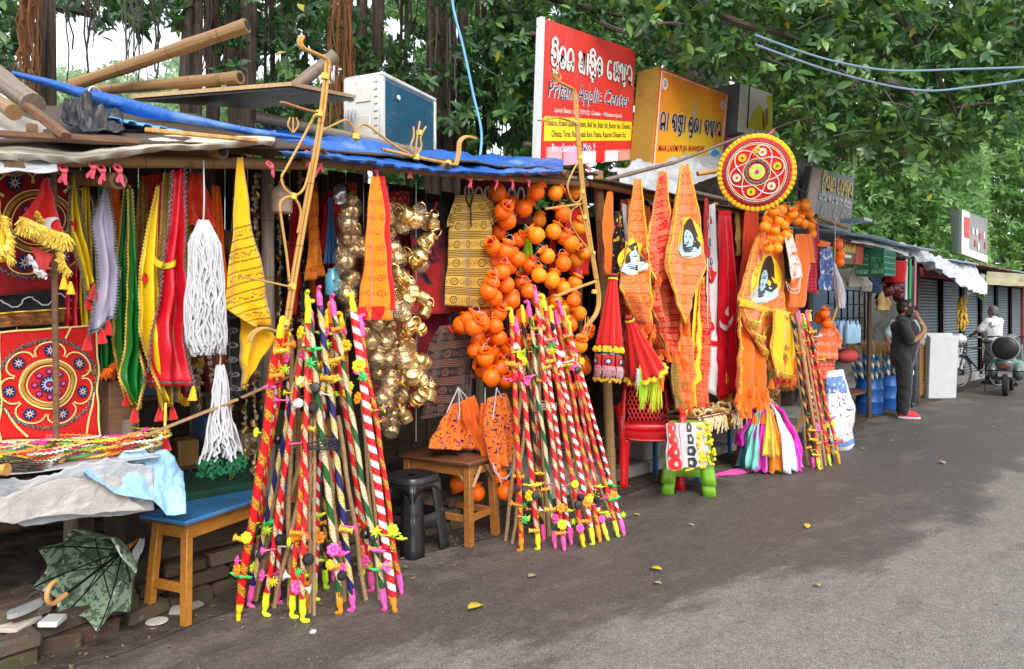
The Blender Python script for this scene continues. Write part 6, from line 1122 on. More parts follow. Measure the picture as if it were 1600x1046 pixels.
for k in range(-9,10):
    for sl in (-1,1):
        pts=[bk(min(.84,max(-.84,k*.16+sl*(v-.5)*.9)),v) for v in np.linspace(.15,.91,8) if abs(k*.16+sl*(v-.5)*.9) <= .84]
        if len(pts)>1:ribb=[[p+Vector((-.006,0,0)),p+Vector((.006,0,0))] for p in pts];mb.grid(ribb)
mb.build('backrest',rp,ch,local=True,solid=.007)
for s in (-1,1):
    P=spline([(s*.22,.28,.68),(s*.27,.12,.665),(s*.275,-.1,.65),(s*.265,-.2,.62),(s*.25,-.235,.5),(s*.24,-.24,.3),(s*.245,-.26,0)],4);mb=MB();mb.grid([[p+Vector((-s*.025,0,.002)),p,p+Vector((s*.03,0,-.006))] for p in P]);mb.build('armrest',rp,ch,local=True,solid=.008)
    mb=MB();P=spline([(s*.225,.22,.43),(s*.23,.24,.2),(s*.24,.28,0)],4);mb.grid([[p+Vector((-s*.03,0,0)),p+Vector((s*.01,.0,0)),p+Vector((s*.012,-.04,0))] for p in P]);mb.build('leg',rp,ch,local=True,solid=.008)
    mb=MB();P=spline([(s*.21,-.2,.43),(s*.225,-.215,.2),(s*.235,-.24,0)],4);mb.grid([[p+Vector((-s*.03,0,0)),p+Vector((s*.01,.0,0)),p+Vector((s*.012,.04,0))] for p in P]);mb.build('leg',rp,ch,local=True,solid=.008)
# applique cloth over the green stools
app=thing('applique_cloth','folded applique cloth with star motifs and yellow pompoms on the green stools','cloth',g0+Vector((0,0,.5)))
c=Cloth([(1040,662),(1046,735)],[(1100,660),(1108,728)],3.03,2.2,.011,2.,depth=.04,top=.7);c.build('cloth',wht_c,app,nu=24);
for k in range(4):
    v=.1+.26*k;c.patch('red_scallop',red_c,app,.14,v,ell(.075,.058,18),.006);c.patch('star',wht_c,app,.14,v,ell(.026,.026,16,0,.6),.010);c.patch('black_leaf',blk_c,app,.55,v,[(.06,0),(.02,.042),(-.045,.036),(-.045,-.036),(.02,-.042)],.006);c.patch('star',wht_c,app,.52,v,ell(.026,.026,14,0,.6),.010)
c.line('pink_line',pnk_c,app,[(.33,0),(.33,1)],.007,.007);c.line('red_line',red_c,app,[(.02,0),(.02,1)],.01,.007)
pm=MB();
for k in range(60):pm.ball(c.S(U(.76,1.12),U(-.02,1.08),U(.0,.03)),U(.011,.018),7,5)
pm.build('pompom_fringe',mat('yellow_wool',(.88,.62,.03),.9),app,kind='stuff');MB().box(g0+Vector((0,0,.525)),(.24,.24,.03),Euler((0,0,R(30))).to_matrix(),.012).build('folded_top',wht_c,app)
for k in range(2):MB().box(c.P0(.2+.3*k,1.02)+Vector((0,0,-.012*k)),(.14,.012,.014),bev=.004).build('folded_edge',yel_c,app)
MB().beam(gnd(1080,768)+Vector((.1,.0,.02)),g0+Vector((.02,.02,.38)),.035,.05).build('dark_prop',MAT['black'],label='dark strap hanging under the green stools',cat='strap') if False else None
# ================================================================ folded applique umbrellas
random.seed(21)
def folded_umb(label,top,bot,Y,rtop,rbot,m_=red_c,pleat=9,flaps=True,tassels=None):
    a,b=at(*top,Y),at(*bot,Y);t=thing('applique_umbrella',label,'umbrella',b,'folded red applique umbrellas');ax=(b-a);L=ax.length;q=ax.normalized().to_track_quat('Z','Y').to_matrix().to_4x4();mt=Matrix.Translation(a) @ q
    mb=MB();mb.lathe([(rtop+(rbot-rtop)*(f**1.1),f*L) for f in np.linspace(0,1,12)],90,mt,pleat,.13);mb.build('canopy',m_,t,fixn=False,solid=.003,sharp=80)
    for f,m2 in ((.02,blk_c),(.05,yel_c)):MB().lathe([(rtop+(rbot-rtop)*f+.006,f*L),(rtop+(rbot-rtop)*(f+.03)+.008,(f+.03)*L)],40,mt,pleat,.08).build('top_band',m2,t,fixn=False)
    fr=MB();n=160
    fr.lathe([(rbot*1.0,L*.97),(rbot*1.08,L*.99),(rbot*1.16,L*1.02),(rbot*1.1,L*1.05),(rbot*1.02,L*1.03)],n,mt,15,.09);fr.build('yellow_frill',yel_c,t,fixn=False,solid=.003)
    if flaps:
        bb=MB();bb.lathe([(rbot*1.0,L*1.03),(rbot*1.02,L*1.09)],60,mt,pleat,.08);bb.build('black_band',BW,t,fixn=False)
        for k in range(6):
            an=2*PI*k/6-1.2;
            def pt(s,z,off=0.):aa=an+s;return mt @ Vector(((rbot*1.03+off)*math.cos(aa),(rbot*1.03+off)*math.sin(aa),z))
            mb=MB();mb.grid([[pt(s*.46,L+.09*L+z*.33*L) for s in (-1,-.5,0,.5,1)] for z in (0,.3,.6)]+[[pt(s*.46*.55,L*1.09+.26*L) for s in (-1,-.5,0,.5,1)]]);mb.build('flap',m_,t,fixn=False,solid=.003)
            for rr,m2,o2 in ((.028,navy_c,.006),(.022,wht_c,.010)):
                mb=MB();pl=ell(rr,rr,16,0,0 if m2 is navy_c else .6);c_=[pt(x/rbot,L*1.17+y,o2) for x,y in pl];mb.add(c_,[tuple(range(len(c_)))]);mb.build('star' if m2 is wht_c else 'disc',m2,t,fixn=False)
            fringe('white_fringe',cloth_mat('pale_pink_thread',(.70,.40,.44)),t,[pt(s,L*1.27,.004) for s in np.linspace(-.46,.46,6)],.07,26,.006,.12)
        pm=MB()
        for k in range(40):pm.ball(mt @ Vector((rbot*1.0*math.cos(k),rbot*math.sin(k),L*1.27+.085+U(-.01,.012))),.013,6,4)
        pm.build('gold_pompoms',mat('ochre_wool',(.55,.30,.03),.9),t,kind='stuff')
    for x,y,m2,ln in tassels or ():
        fringe('tassel',m2,t,[at(x+U(-8,8),y,Y-.03+U(-.02,.02)) for _ in range(5)],ln,60,.006,.15,layers=3)
    return t
folded_umb('folded red applique umbrella with star flaps beside the bamboo post',(958,428),(951,545),3.45,.025,.10)
folded_umb('folded red applique umbrella with lime tassels above the red chair',(982,494),(1008,582),3.35,.02,.15,flaps=False,tassels=((1010,592,lime_c,.22),(1022,588,cloth_mat('neon_yellow_thread',(.75,.85,.02)),.26),(1030,585,org_c,.14),(1004,590,lime_c,.16),(1000,588,wht_c,.10)))
# ================================================================ printed flags of the third stall
skin_b=paint('pale_blue_print',(.42,.66,.82));hair_p=paint('dark_brown_print',(.045,.022,.015));yel_p=paint('yellow_oval_print',(.90,.60,.02));gold_p=paint('gold_line_print',(.62,.36,.03))
def face_print(c,u,v,s,sx=1.6):
    """printed portrait: yellow oval, blue face with long dark hair, trident beside it"""
    t=c.t;P=lambda nm,m_,dx,dy,poly,o:c.patch(nm,m_,t,u+dx*s*sx/c.w,v+dy*s/c.h,[(x*s*sx,y*s) for x,y in poly],o)
    P('printed_oval',yel_p,0,0,ell(.95,1.15,30),.005);P('printed_oval_edge',wht_c,-.02,.62,ell(.80,.50,24),.0065)
    P('printed_hair',hair_p,.12,-.1,[(-.42,.55),(-.1,.85),(.12,1.0),(.3,.9),(.42,.55),(.5,0),(.62,-.5),(.4,-.75),(0,-.5),(-.42,-.6),(-.52,-.1)],.008)
    P('printed_shoulders',skin_b,.02,.62,[(-.75,-.22),(-.6,.12),(-.28,.3),(.3,.3),(.6,.14),(.74,-.2),(.3,-.42),(-.3,-.42)],.0075);P('printed_face',skin_b,.04,.02,[(0,-.46),(.2,-.34),(.29,-.05),(.28,.26),(.12,.45),(-.12,.45),(-.26,.26),(-.28,-.05),(-.2,-.34)],.010)
    for dx in (-.12,.14):P('printed_eye',hair_p,.04+dx,-.04,ell(.085,.035,10),.012);P('printed_brow',hair_p,.04+dx,-.13,[(-.1,-.01),(0,.035),(.1,-.01),(0,.015)],.012)
    P('printed_mouth',RED,.05,.24,ell(.09,.03,10),.012);P('printed_nose',paint('shadow_blue_print',(.25,.45,.65)),.05,.09,[(-.03,-.1),(.04,-.1),(.0,.1)],.012);P('printed_mark',RED,.04,-.27,ell(.03,.07,8),.012)
    for pl in ([(-.02,-.9),(.02,-.9),(.02,.6),(-.02,.6)],[(-.18,.75),(-.14,.75),(-.12,.5),(.12,.5),(.14,.75),(.18,.75),(.14,.42),(-.14,.42)],[(-.02,.6),(.02,.6),(0,.85)]):P('printed_trident',gold_p,-.66,-.25,pl,.009)
    for k in range(3):P('printed_beads',hair_p,.0,.55+.12*k,[(-.34+.05*k,.05),(0,-.08),(.34-.05*k,.05),(.3-.05*k,.1),(0,-.02),(-.3+.05*k,.1)],.0095)
def oflagf(label,L,Rr,Y,m_=oflag,face=None,band=True,tass=3,**k):
    c=hang('printed_flag',label,L,Rr,Y,m_,group='printed orange flags',**k)
    if band:c.line('yellow_border',yband,c.t,[(.06,.0),(.06,1)],.022,.005);c.line('yellow_border',yband,c.t,[(.94,0),(.94,1)],.022,.005);c.line('gold_braid',gold_d,c.t,[(0,.0),(0,1)],.010,.006,.004,60,100)
    if face:face_print(c,*face)
    fringe('orange_fringe',org_c,c.t,bot_pts(c),.06,120,.005,.25)
    for i in range(tass):tassel(c.t,c.S((i+.5)/tass,1,.02)-Vector((0,0,.02)),org_c,.075)
    return c
oflagf('orange printed flag with portrait oval, left of the three tied together',[(992,280),(980,350),(968,450),(1000,508)],[(1000,280),(1008,370),(1014,440),(1012,512)],3.42,face=(.40,.52,.13),folds=1.9,amp=.026)
oflagf('red printed flag with yellow edge, middle of the three tied together',[(1030,268),(1022,330),(1006,390),(1018,440)],[(1040,268),(1044,320),(1050,380),(1040,420)],3.40,rflag,folds=1.8,amp=.024,tass=0)
oflagf('orange printed flag with a blue face portrait, right of the three tied together',[(1064,258),(1052,340),(1034,412),(1062,505)],[(1074,256),(1090,330),(1107,418),(1070,508)],3.34,face=(.55,.45,.15),folds=1.5,amp=.022)
oflagf('crumpled orange brocade flag hanging low in the middle of the flag row',[(1010,440),(1012,480),(1030,545)],[(1052,420),(1060,480),(1054,552)],3.44,rflag,folds=3.2,amp=.03,tass=4);oflagf('orange flag lower fold with white zigzag beside the red umbrella',[(968,452),(990,490),(1010,520)],[(1014,440),(1030,480),(1040,540)],3.46,oflag,folds=2,amp=.02,tass=2)
hang('hanging_cloth','plain orange cloth with pointed foot beside the bamboo post',[(950,300),(942,350),(944,420)],[(958,300),(962,360),(956,440)],3.55,org_c,'cloth',folds=1.2);c=hang('hanging_cloth','black scarf with yellow and red figures behind the orange flags',[(962,330),(958,400),(960,440)],[(972,330),(978,400),(974,450)],3.60,cloth_mat('black_figured',(.015,.014,.014),print_fn=lambda t,u,v,c:t.mix(t.step(t.noise(22,2),.58,.62),t.mix(t.step(t.noise(17,2),.62,.66),c,(.6,.02,.015)),(.75,.5,.02))),'scarf',folds=1.2)
hang('hanging_cloth','white cloth strip hanging between black scarf and orange flag',[(972,318),(970,420)],[(984,322),(980,400)],3.64,wht_c,'cloth',folds=1.2)
c=hang('applique_banner','narrow red applique pennant with white rings beside the white flag',[(1101,310),(1098,360),(1100,420),(1110,442)],[(1105,310),(1116,360),(1122,415),(1112,442)],3.50,red_c,'pennant',folds=1,amp=.008)
for v_ in (.32,.52,.74):c.patch('white_ring',wht_c,c.t,.5,v_,ell(.055,.055,20),.005);c.patch('navy_disc',navy_c,c.t,.5,v_,ell(.04,.04,18),.008);c.patch('star',wht_c,c.t,.5,v_,ell(.034,.034,16,0,.6),.011)
def plain(label,L,Rr,Y,m_,disc=None,**k):
    c=hang('hanging_flag',label,L,Rr,Y,m_,group='long plain flags of the third stall',**k)
    if disc:c.patch('disc',disc[0],c.t,disc[1],disc[2],ell(.045,.05,18),.008);c.strip('crescent',disc[0],c.t,disc[1],disc[2]+.09/c.h,*crescent(.10),.010)
    return c
plain('white satin flag with red disc and crescent',[(1108,320),(1102,420),(1104,540),(1102,610)],[(1118,318),(1124,420),(1122,540),(1128,626)],3.50,SAT('white_satin',(.72,.70,.72)),(red_s,.4,.64),folds=1.4);plain('crimson satin flag with white disc and crescent',[(1122,330),(1124,450),(1122,560),(1128,626)],[(1140,330),(1148,450),(1148,560),(1150,610)],3.47,red_s,(wht_c,.45,.54),folds=1.8)
plain('dark crimson satin flag behind the white disc flag',[(1134,322),(1138,420),(1140,480)],[(1156,322),(1158,420),(1160,480)],3.62,SAT('crimson_satin',(.38,.006,.03)),folds=2.2);plain('yellow satin flag hanging right of the dark gold brocade',[(1088,440),(1080,520),(1078,600),(1082,636)],[(1104,430),(1102,520),(1098,610),(1104,640)],3.52,yel_s,folds=2);plain('dark gold brocade cloth hanging below the orange flags',[(1050,540),(1046,600),(1052,640)],[(1080,536),(1078,600),(1080,640)],3.54,cloth_mat('dark_gold_brocade',(.22,.11,.02),print_fn=block_print((.50,.33,.08),.03,1)),folds=3)
plain('red cloth hanging in the shade right of the bamboo post',[(1154,320),(1150,420)],[(1172,318),(1170,420)],3.66,red_c,folds=2);plain('gold patterned dark strip beside the crimson flag',[(1150,330),(1148,400)],[(1156,330),(1154,400)],3.58,cloth_mat('gold_brocade'),folds=1)
plain('deep red folded cloth bundle under the round umbrella',[(1166,322),(1160,400),(1152,470)],[(1186,322),(1186,390),(1170,470)],3.5,cloth_mat('orange_red_sheet',(.74,.06,.010)),folds=3)
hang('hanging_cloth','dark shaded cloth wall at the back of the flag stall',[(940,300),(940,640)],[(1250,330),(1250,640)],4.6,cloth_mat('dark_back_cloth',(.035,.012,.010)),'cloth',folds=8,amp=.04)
brc=cloth_mat('dark_gold_brocade');back_row('the flag stall',15,965,1165,318,560,3.66,[('red printed',rflag),('orange',org_c),('crimson',red_s),('orange printed',oflag),('dark gold',brc),('yellow',yel_c)],2.6,.03,(14,26));back_row('the lower flag row',10,1052,1240,440,636,3.56,[('orange printed',oflag),('dark gold',brc),('red printed',rflag),('orange',org_c),('yellow banded',yband),('red',red_c)],3,.035,(16,30))
# the big orange portrait flag with tinsel and tassels
c=oflagf('large orange portrait flag with gold tinsel rows at the right stall corner',[(1196,330),(1172,400),(1152,470),(1168,520),(1200,570)],[(1214,330),(1222,400),(1226,470),(1232,540),(1228,560)],3.20,face=(.50,.45,.225),folds=1.5,amp=.022,tass=0)
for v0 in (.70,.80,.90,.98):fringe('gold_tinsel',gold,c.t,[c.S(.03+.94*i/16,v0+.03*math.sin(i*.5),.012) for i in range(17)],.05,240,.007,.7,layers=3)
c.line('yellow_border',yband,c.t,[(.0,.58),(.5,.64),(1,.76)],.07,.010)
c2=hang('tasselled_flag','orange flag with rows of tassels below the big portrait flag',[(1152,470),(1150,550),(1148,640)],[(1180,500),(1200,560),(1208,640)],3.24,cloth_mat('orange_cotton'),folds=2.6,amp=.03)
for x,y in ((1154,625),(1164,640),(1176,615),(1158,650),(1172,650),(1182,600),(1188,640),(1198,620),(1206,605),(1180,660),(1192,660),(1240,575),(1224,588),(1236,600),(1184,628)):tassel(c2.t,at(x,y-14,3.18+U(-.03,.03)),org_c,.10)
c3=hang('tasselled_flag','yellow flag end with gold tinsel hanging at the stall corner',[(1208,480),(1204,540),(1210,580)],[(1236,490),(1246,540),(1240,590)],3.14,cloth_mat('yellow_cotton'),folds=2,amp=.02);fringe('gold_tinsel',gold,c3.t,edge_pts(c3,0,14),.04,110,.007,.9);fringe('gold_tinsel',gold,c3.t,bot_pts(c3),.05,110,.007,.8);fringe('gold_tinsel',gold,c2.t,edge_pts(c2,0,14),.04,130,.007,.9)
# ================================================================ round applique umbrella, face on
ru=thing('round_umbrella','round red applique umbrella with yellow frill hung face on','umbrella',at(1182,330,2.9));ctr=at(1182,270,2.92);nrm=Vector((-.86,-.48,-.06)).normalized();e1=Vector((0,0,1)).cross(-nrm).normalized();e2=(-nrm).cross(e1).normalized();e2=-e2 if e2.z<0 else e2;e1=e1 if e1.dot(Vector((sA,-cA,0)))>0 else-e1;RR=.325
def rp_(r_,a,off=0.):return ctr+(e1*math.cos(a)+e2*math.sin(a)*1.02)*r_*RR-nrm*(-.05*(1-r_*r_)-off) 
mb=MB();mb.grid([[rp_(.001+.89*j/8,2*PI*k/64) for k in range(65)] for j in range(9)]);mb.build('canopy',red_c,ru,fixn=False,solid=.004)
mb=MB();mb.grid([[rp_(q,2*PI*k/220,.012*math.sin(k*1.35+q*4)*((q-.86)*9)) for k in range(221)] for q in (.88,.92,.96,1.0)]);mb.build('frill',yel_c,ru,fixn=False,solid=.003)
def rline(fn,m_,wd=.006,off=.01,nm='cord',n=90,zig=0,zn=60):ribbon(nm,m_,ru,[fn(i/n) for i in range(n+1)],wd,zig,zn,normal=nrm)
OUT=.012
rline(lambda f:rp_(.79,2*PI*f,OUT),BW,.010,nm='ric_rac',zig=.005,zn=80);rline(lambda f:rp_(.75,2*PI*f,OUT),wht_c,.006);rline(lambda f:rp_(.71,2*PI*f,OUT),cord_y,.005);rline(lambda f:rp_(.285,2*PI*f,OUT),BW,.022,nm='braid_ring');rline(lambda f:rp_(.34,2*PI*f,OUT),cord_y,.005)
for k in range(6):
    a0=2*PI*k/6+.25;m_=(yel_c,cloth_mat('mint_cotton',(.62,.76,.50)))[k % 2]
    for rr,m2,o2,st in ((.105,m_,.012,0),(.062,red_c if k % 2 else mat('green_dark',(.02,.12,.05)),.017,.66)):
        pl=[rp_(.52,a0,o2)+e1*x*RR+e2*y*RR for x,y in ell(rr,rr,18,.2,st)];mb=MB();mb.add(pl,[tuple(range(18))]);mb.build('disc' if not st else 'star',m2,ru,fixn=False)
    rline(lambda f:rp_(.36+.33*(1-abs(2*f-1)**1.6*.0 )*(.5-.5*math.cos(2*PI*f)),a0-1.0+2.0*f+0,OUT+.002),wht_c,.005,nm='petal_cord',n=40);rline(lambda f:rp_(.70-.34*(.5-.5*math.cos(2*PI*f)),a0-1.05+2.1*f,OUT+.003),wht_c,.005,nm='petal_cord',n=40)
for k in range(8):pl=[rp_(.14,2*PI*k/8,.014)+e1*x*RR+e2*y*RR for x,y in ell(.055,.055,12)];mb=MB();mb.add(pl,[tuple(range(12))]);mb.build('petal',lime_c,ru,fixn=False)
pl=[rp_(.2,2*PI*k/24,.010) for k in range(24)];mb=MB();mb.add(pl,[tuple(range(24))]);mb.build('disc',wht_c,ru,fixn=False);pl=[rp_(.05,2*PI*k/10,.018) for k in range(10)];mb=MB();mb.add(pl,[tuple(range(10))]);mb.build('disc',red_c,ru,fixn=False)
pn=[at(1160,252,2.99),at(1212,201,2.93),at(1196,232,2.97)];mb=MB();mb.add(pn+[p+Vector((.03,.05,0)) for p in pn],[(0,1,2),(5,4,3),(0,3,4,1),(1,4,5,2),(2,5,3,0)]);mb.build('red_point',red_c,ru);fringe('yellow_fringe',yel_c,ru,[at(1176,236,2.9),at(1196,226,2.88)],.05,30,.012,.8)
pole(None,at(1180,262,3.0),at(1260,302,3.4),.012,'darkwood','wooden_rod',label='thin dark rod holding the round umbrella out from the stall',cat='rod')
# ================================================================ goods at the right corner
c=hang('orange_shirt','plain orange shirt hanging below the amber pots',[(1242,366),(1238,420),(1232,482)],[(1266,366),(1270,410),(1258,480)],3.24,org_c,'shirt',folds=1.6,amp=.014);s_=Cloth([(1262,366),(1264,412)],[(1268,368),(1276,410)],3.23,1,.008,2.);s_.build('sleeve',org_c,c.t)
ck=cloth_mat('red_black_check',(.60,.02,.05),print_fn=lambda t,u,v,c:t.mix(t.m('MULTIPLY',t.m('MAXIMUM',t.m('LESS_THAN',t.m('FRACT',t.m('MULTIPLY',u,26.)),.25),t.m('LESS_THAN',t.m('FRACT',t.m('MULTIPLY',v,26.)),.25)),.8),c,(.12,.01,.02)))
hang('checked_cloth','red and black checked cloth hanging beside the orange shirt',[(1264,346),(1258,400),(1256,455)],[(1278,348),(1280,400),(1280,460)],3.3,ck,'cloth',folds=2)
c=hang('tote_bag','white printed tote bag with rope handles under the amber pots',[(1226,372),(1230,400),(1236,442)],[(1238,366),(1246,400),(1252,432)],3.05,cloth_mat('cream_printed_bag',(.70,.66,.60),print_fn=lambda t,u,v,c:t.mix(t.step(t.noise(20,2,dist=1.),.58,.62),c,(.70,.16,.03))),'bag',folds=1,amp=.01);b=Cloth([(1226,374),(1236,442)],[(1238,368),(1252,434)],3.10,1,.01,3.);b.build('back',cloth_mat('cream_printed_bag'),c.t)
for s in ([(1232,444),(1236,452),(1246,450),(1251,434)],[(1228,440),(1234,456),(1248,456),(1250,436)]):MB().tube(spline([at(x,y,3.04) for x,y in s],5),.005,6).build('rope_handle',cord_w,c.t)
c=hang('printed_bag','blue and white printed bag hanging beside the checked cloth',[(1282,385),(1280,420),(1280,452)],[(1300,388),(1304,420),(1302,456)],3.28,cloth_mat('blue_white_bag',(.04,.10,.34),print_fn=lambda t,u,v,c:t.mix(t.step(t.noise(14,3,dist=1.5),.52,.58),c,(.66,.68,.72))),'bag',folds=1);hang('hanging_cloth','orange scrap over the blue printed bag',[(1282,376),(1281,386)],[(1300,380),(1299,388)],3.27,org_c,'cloth',folds=1)
mop('white net bag of cords hanging from the pole by the dark sign',[(1304,412),(1306,425),(1310,440),(1313,460),(1314,482)],[3,9,18,24,17],70,.008,'cord_net',3.2)
c=shirt('orange printed t-shirt hanging above the white sack',([(1284,512),(1278,530),(1276,560)],[(1302,510),(1308,528),(1306,562)]),cloth_mat('orange_tee',(.86,.13,.008),print_fn=block_print((.75,.55,.45),.12,2)),3.42,[([(1284,512),(1274,535),(1272,545)],[(1286,520),(1280,540),(1278,548)]),([(1302,510),(1310,530),(1308,545)],[(1304,508),(1316,526),(1316,545)])],None,'printed_shirt','shirt',4.);hang('hanging_cloth','red lace cloth hanging under the orange t-shirt',[(1276,560),(1274,592)],[(1306,560),(1304,594)],3.45,rflag,'cloth',folds=2)
# table with woven rings
tb=thing('display_table','low table with blue legs holding woven cane rings','table',gnd(1110,720)+Vector((.3,.3,0)));ca_,cb_=at(1050,645,3.55),at(1172,648,3.2);ztop=.57
x0,x1=5.85,7.4;MB().box(((x0+x1)/2,3.62,ztop),(x1-x0,.55,.03),bev=.005).build('top',MAT['plank'],tb)
for X in (x0+.06,x1-.06):
    for Y in (3.4,3.84):MB().box((X,Y,ztop/2-.01),(.04,.04,ztop-.02),bev=.004).build('leg',mat('blue_paint',(.03,.13,.28),.5),tb)
ring_me=[MB().tube([(.06*math.cos(a),.045*math.sin(a)+.006*math.sin(a*5),.012*math.sin(a*3+k)) for a in np.linspace(0,2*PI,20)],.011,6).mesh('woven_ring',m_) for k,m_ in enumerate((mat('straw',(.52,.33,.12),.7,var=.3,scale=40),mat('pale_straw',(.66,.52,.30),.7,var=.3,scale=40),mat('brown_straw',(.32,.16,.05),.7,var=.3,scale=40)))]
for k in range(36):
    X=x0+.08+(k % 12)*.135;row=k//12;inst('woven_ring',ring_me[k % 3],None,LRS((X+U(-.03,.03),3.42+.13*row+U(-.02,.02),ztop+.035+U(0,.03)),(U(-.5,.5),U(-.5,.5),U(0,6)),U(.9,1.25)),label='woven straw ring, %s from the left in the %s row on the low table' % (ORD[k % 12],('front','middle','back')[row]),cat='ring',group='woven rings on the low table')
tw=MB()
for k in range(60):X=U(x0,x1);tw.tube([(X,3.36,ztop+.02),(X+U(-.02,.02),3.33,ztop-.04),(X+U(-.03,.03),3.335,ztop-U(.07,.16))],.007,5)
tw.build('hanging_raffia',mat('pale_straw'),label='pale raffia strands hanging over the front edge of the low table',cat='raffia',kind='stuff')
MB().box((6.15,4.1,.2),(.5,.3,.2),bev=.02).build('cement_block',cm,label='grey cement block on the ground under the low table',cat='block');mb=MB();mb.lathe([(.05,0),(.12,.03),(.14,.18),(.1,.22),(0,.22)],16,LRS((6.3,3.7,.36)));mb.build('dark_bundle',mat('slate_cloth',(.10,.10,.14),.8),label='dark slate bundle under the low table',cat='bundle')
# heap of coloured scarves on a small green stool
hp=gnd(1215,735)+Vector((.02,.12,0));pstool('plastic_stool','small green stool buried under the heap of bright scarves',hp,R(20),gp,.44,.13,.18)
cols=[((.84,.02,.55),'magenta'),((.25,.72,.66),'aqua'),((.86,.70,.06),'yellow'),((.72,.72,.76),'white'),((.84,.02,.55),'magenta'),((.88,.15,.42),'pink'),((.90,.28,.02),'orange'),((.30,.01,.06),'wine'),((.03,.16,.22),'teal'),((.88,.07,.40),'hot pink')]
ordr=[0,1,3,0,1,2,3,0,5,6,9,7,8,0,6,9,3,7]
for k in range(18):
    lay=k//9;a=R(40+280*((k % 9)/8.))+lay*.25;c_,nm=cols[ordr[k]];m_=cloth_mat('scarf_%s' % nm,c_,.6,.4,trans=.2);rows=[];half=.26+U(-.03,.05);ln=U(.8,1.0) if lay else U(.42,.78)
    if lay == 0 and k % 9>5:ln += .2
    for j in range(15):
        f=j/14;s_=f*ln;r_=.02+.20*min(1,s_/.35)**.8+.10*max(0,s_-.3)+(.03 if lay == 0 else 0);z=.62-.1*min(1,s_/.2)-max(0,s_-.14)*.78
        r_ += .02*mnoise.noise(Vector((f*3,k,0)));z=max(z,.012+.004*k/3);row=[]
        for i in range(11):q=i/10-.5;aa=a+q*half*2.1*(.5+.5*min(1,s_*2));rr=r_+(.012+.018*f)*math.sin(q*13+k*2+f*3)+.03*mnoise.noise(Vector((q*4,f*4,k))) ;row.append(hp+Vector((math.cos(aa)*rr*1.15,math.sin(aa)*rr*1.0,z+.012*math.sin(q*9+k))))
        rows.append(row)
    mb=MB();mb.grid(rows,[(i/10*.3,j/14) for j in range(15) for i in range(11)]);mb.build('scarf',m_,label='%s scarf, %s from the left side in the %s layer of the scarf heap' % (nm,ORD[k % 9],'top' if not lay else 'under'),cat='scarf',group='bright scarves heaped on a stool',solid=.003,fixn=False,sharp=80)
mb=MB();rows=[]
for j in range(12):f=j/11;p=gnd(1205,728).lerp(gnd(1120,746),f);rows.append([p+Vector((0,w_*.16*(1-.6*f),.012+.12*max(0,.35-f)+.015*math.sin(w_*9+f*5))) for w_ in np.linspace(-.5,.5,9)])
mb.grid(rows);mb.build('scarf',cloth_mat('scarf_hot pink'),label='hot pink scarf trailing along the ground from the heap',cat='scarf',group='bright scarves heaped on a stool',solid=.003,fixn=False)
# white woven sack
sk=gnd(1322,702);mb=MB();rows=[]
for j in range(21):
    f=j/20;z=.86*f;rx_=float(np.interp(f,[0,.05,.3,.6,.85,.95,1],[.18,.205,.215,.21,.2,.19,.185]));rows.append([sk+Vector((.03*f+.0,.12,z))+Vector((math.cos(a)*rx_*1.2,math.sin(a)*rx_*float(np.interp(f,[0,.5,.8,1],[.9,.85,.55,.12])),0))*(1+.26*mnoise.noise(Vector((math.cos(a)*1.3,math.sin(a)*1.3,f*2.6)))+.1*mnoise.noise(Vector((math.cos(a)*4,math.sin(a)*4,f*7.)))) for a in [2*PI*k/40 for k in range(41)]])
rows.append([sk+Vector((.03,.12,.80)) for k in range(41)]);mb.grid(rows,[(k/40*1.1,j/21*.9) for j in range(22) for k in range(41)])
t_=T('printed_woven_sack');u,v=t_.uv();cc=t_.hsv((.70,.70,.72),t_.m('MULTIPLY_ADD',t_.noise(6,4),.3,.85));inr=lambda q,a,b:t_.m('MULTIPLY',t_.m('GREATER_THAN',q,a),t_.m('LESS_THAN',q,b))
cc=t_.mix(t_.m('MULTIPLY',inr(v,.62,.80),t_.m('MULTIPLY',inr(u,.45,.85),t_.m('GREATER_THAN',t_.noise(18,3),.42))),cc,(.10,.20,.48));scr=t_.m('GREATER_THAN',t_.noise(1,3,t_.vec(t_.m('MULTIPLY',u,34),t_.m('MULTIPLY',v,26))),.57);cc=t_.mix(t_.m('MULTIPLY',scr,t_.m('MULTIPLY',inr(v,.12,.55),inr(t_.m('FRACT',t_.m('MULTIPLY',v,9.)),.3,.75))),cc,(.62,.10,.10));cc=t_.mix(t_.m('MULTIPLY',scr,t_.m('MULTIPLY',inr(v,.36,.60),inr(u,.62,.95))),cc,(.08,.09,.2));cc=t_.mix(inr(v,.05,.11),cc,(.15,.28,.55));t_.bump(t_.m('ADD',t_.noise(9,5,dist=1.),t_.m('MULTIPLY',t_.noise(220,2),.1)),.7,.03);t_.done(cc,.45)
mb.build('woven_sack',t_.mat,label='full white woven plastic sack with faded red and blue printing',cat='sack')

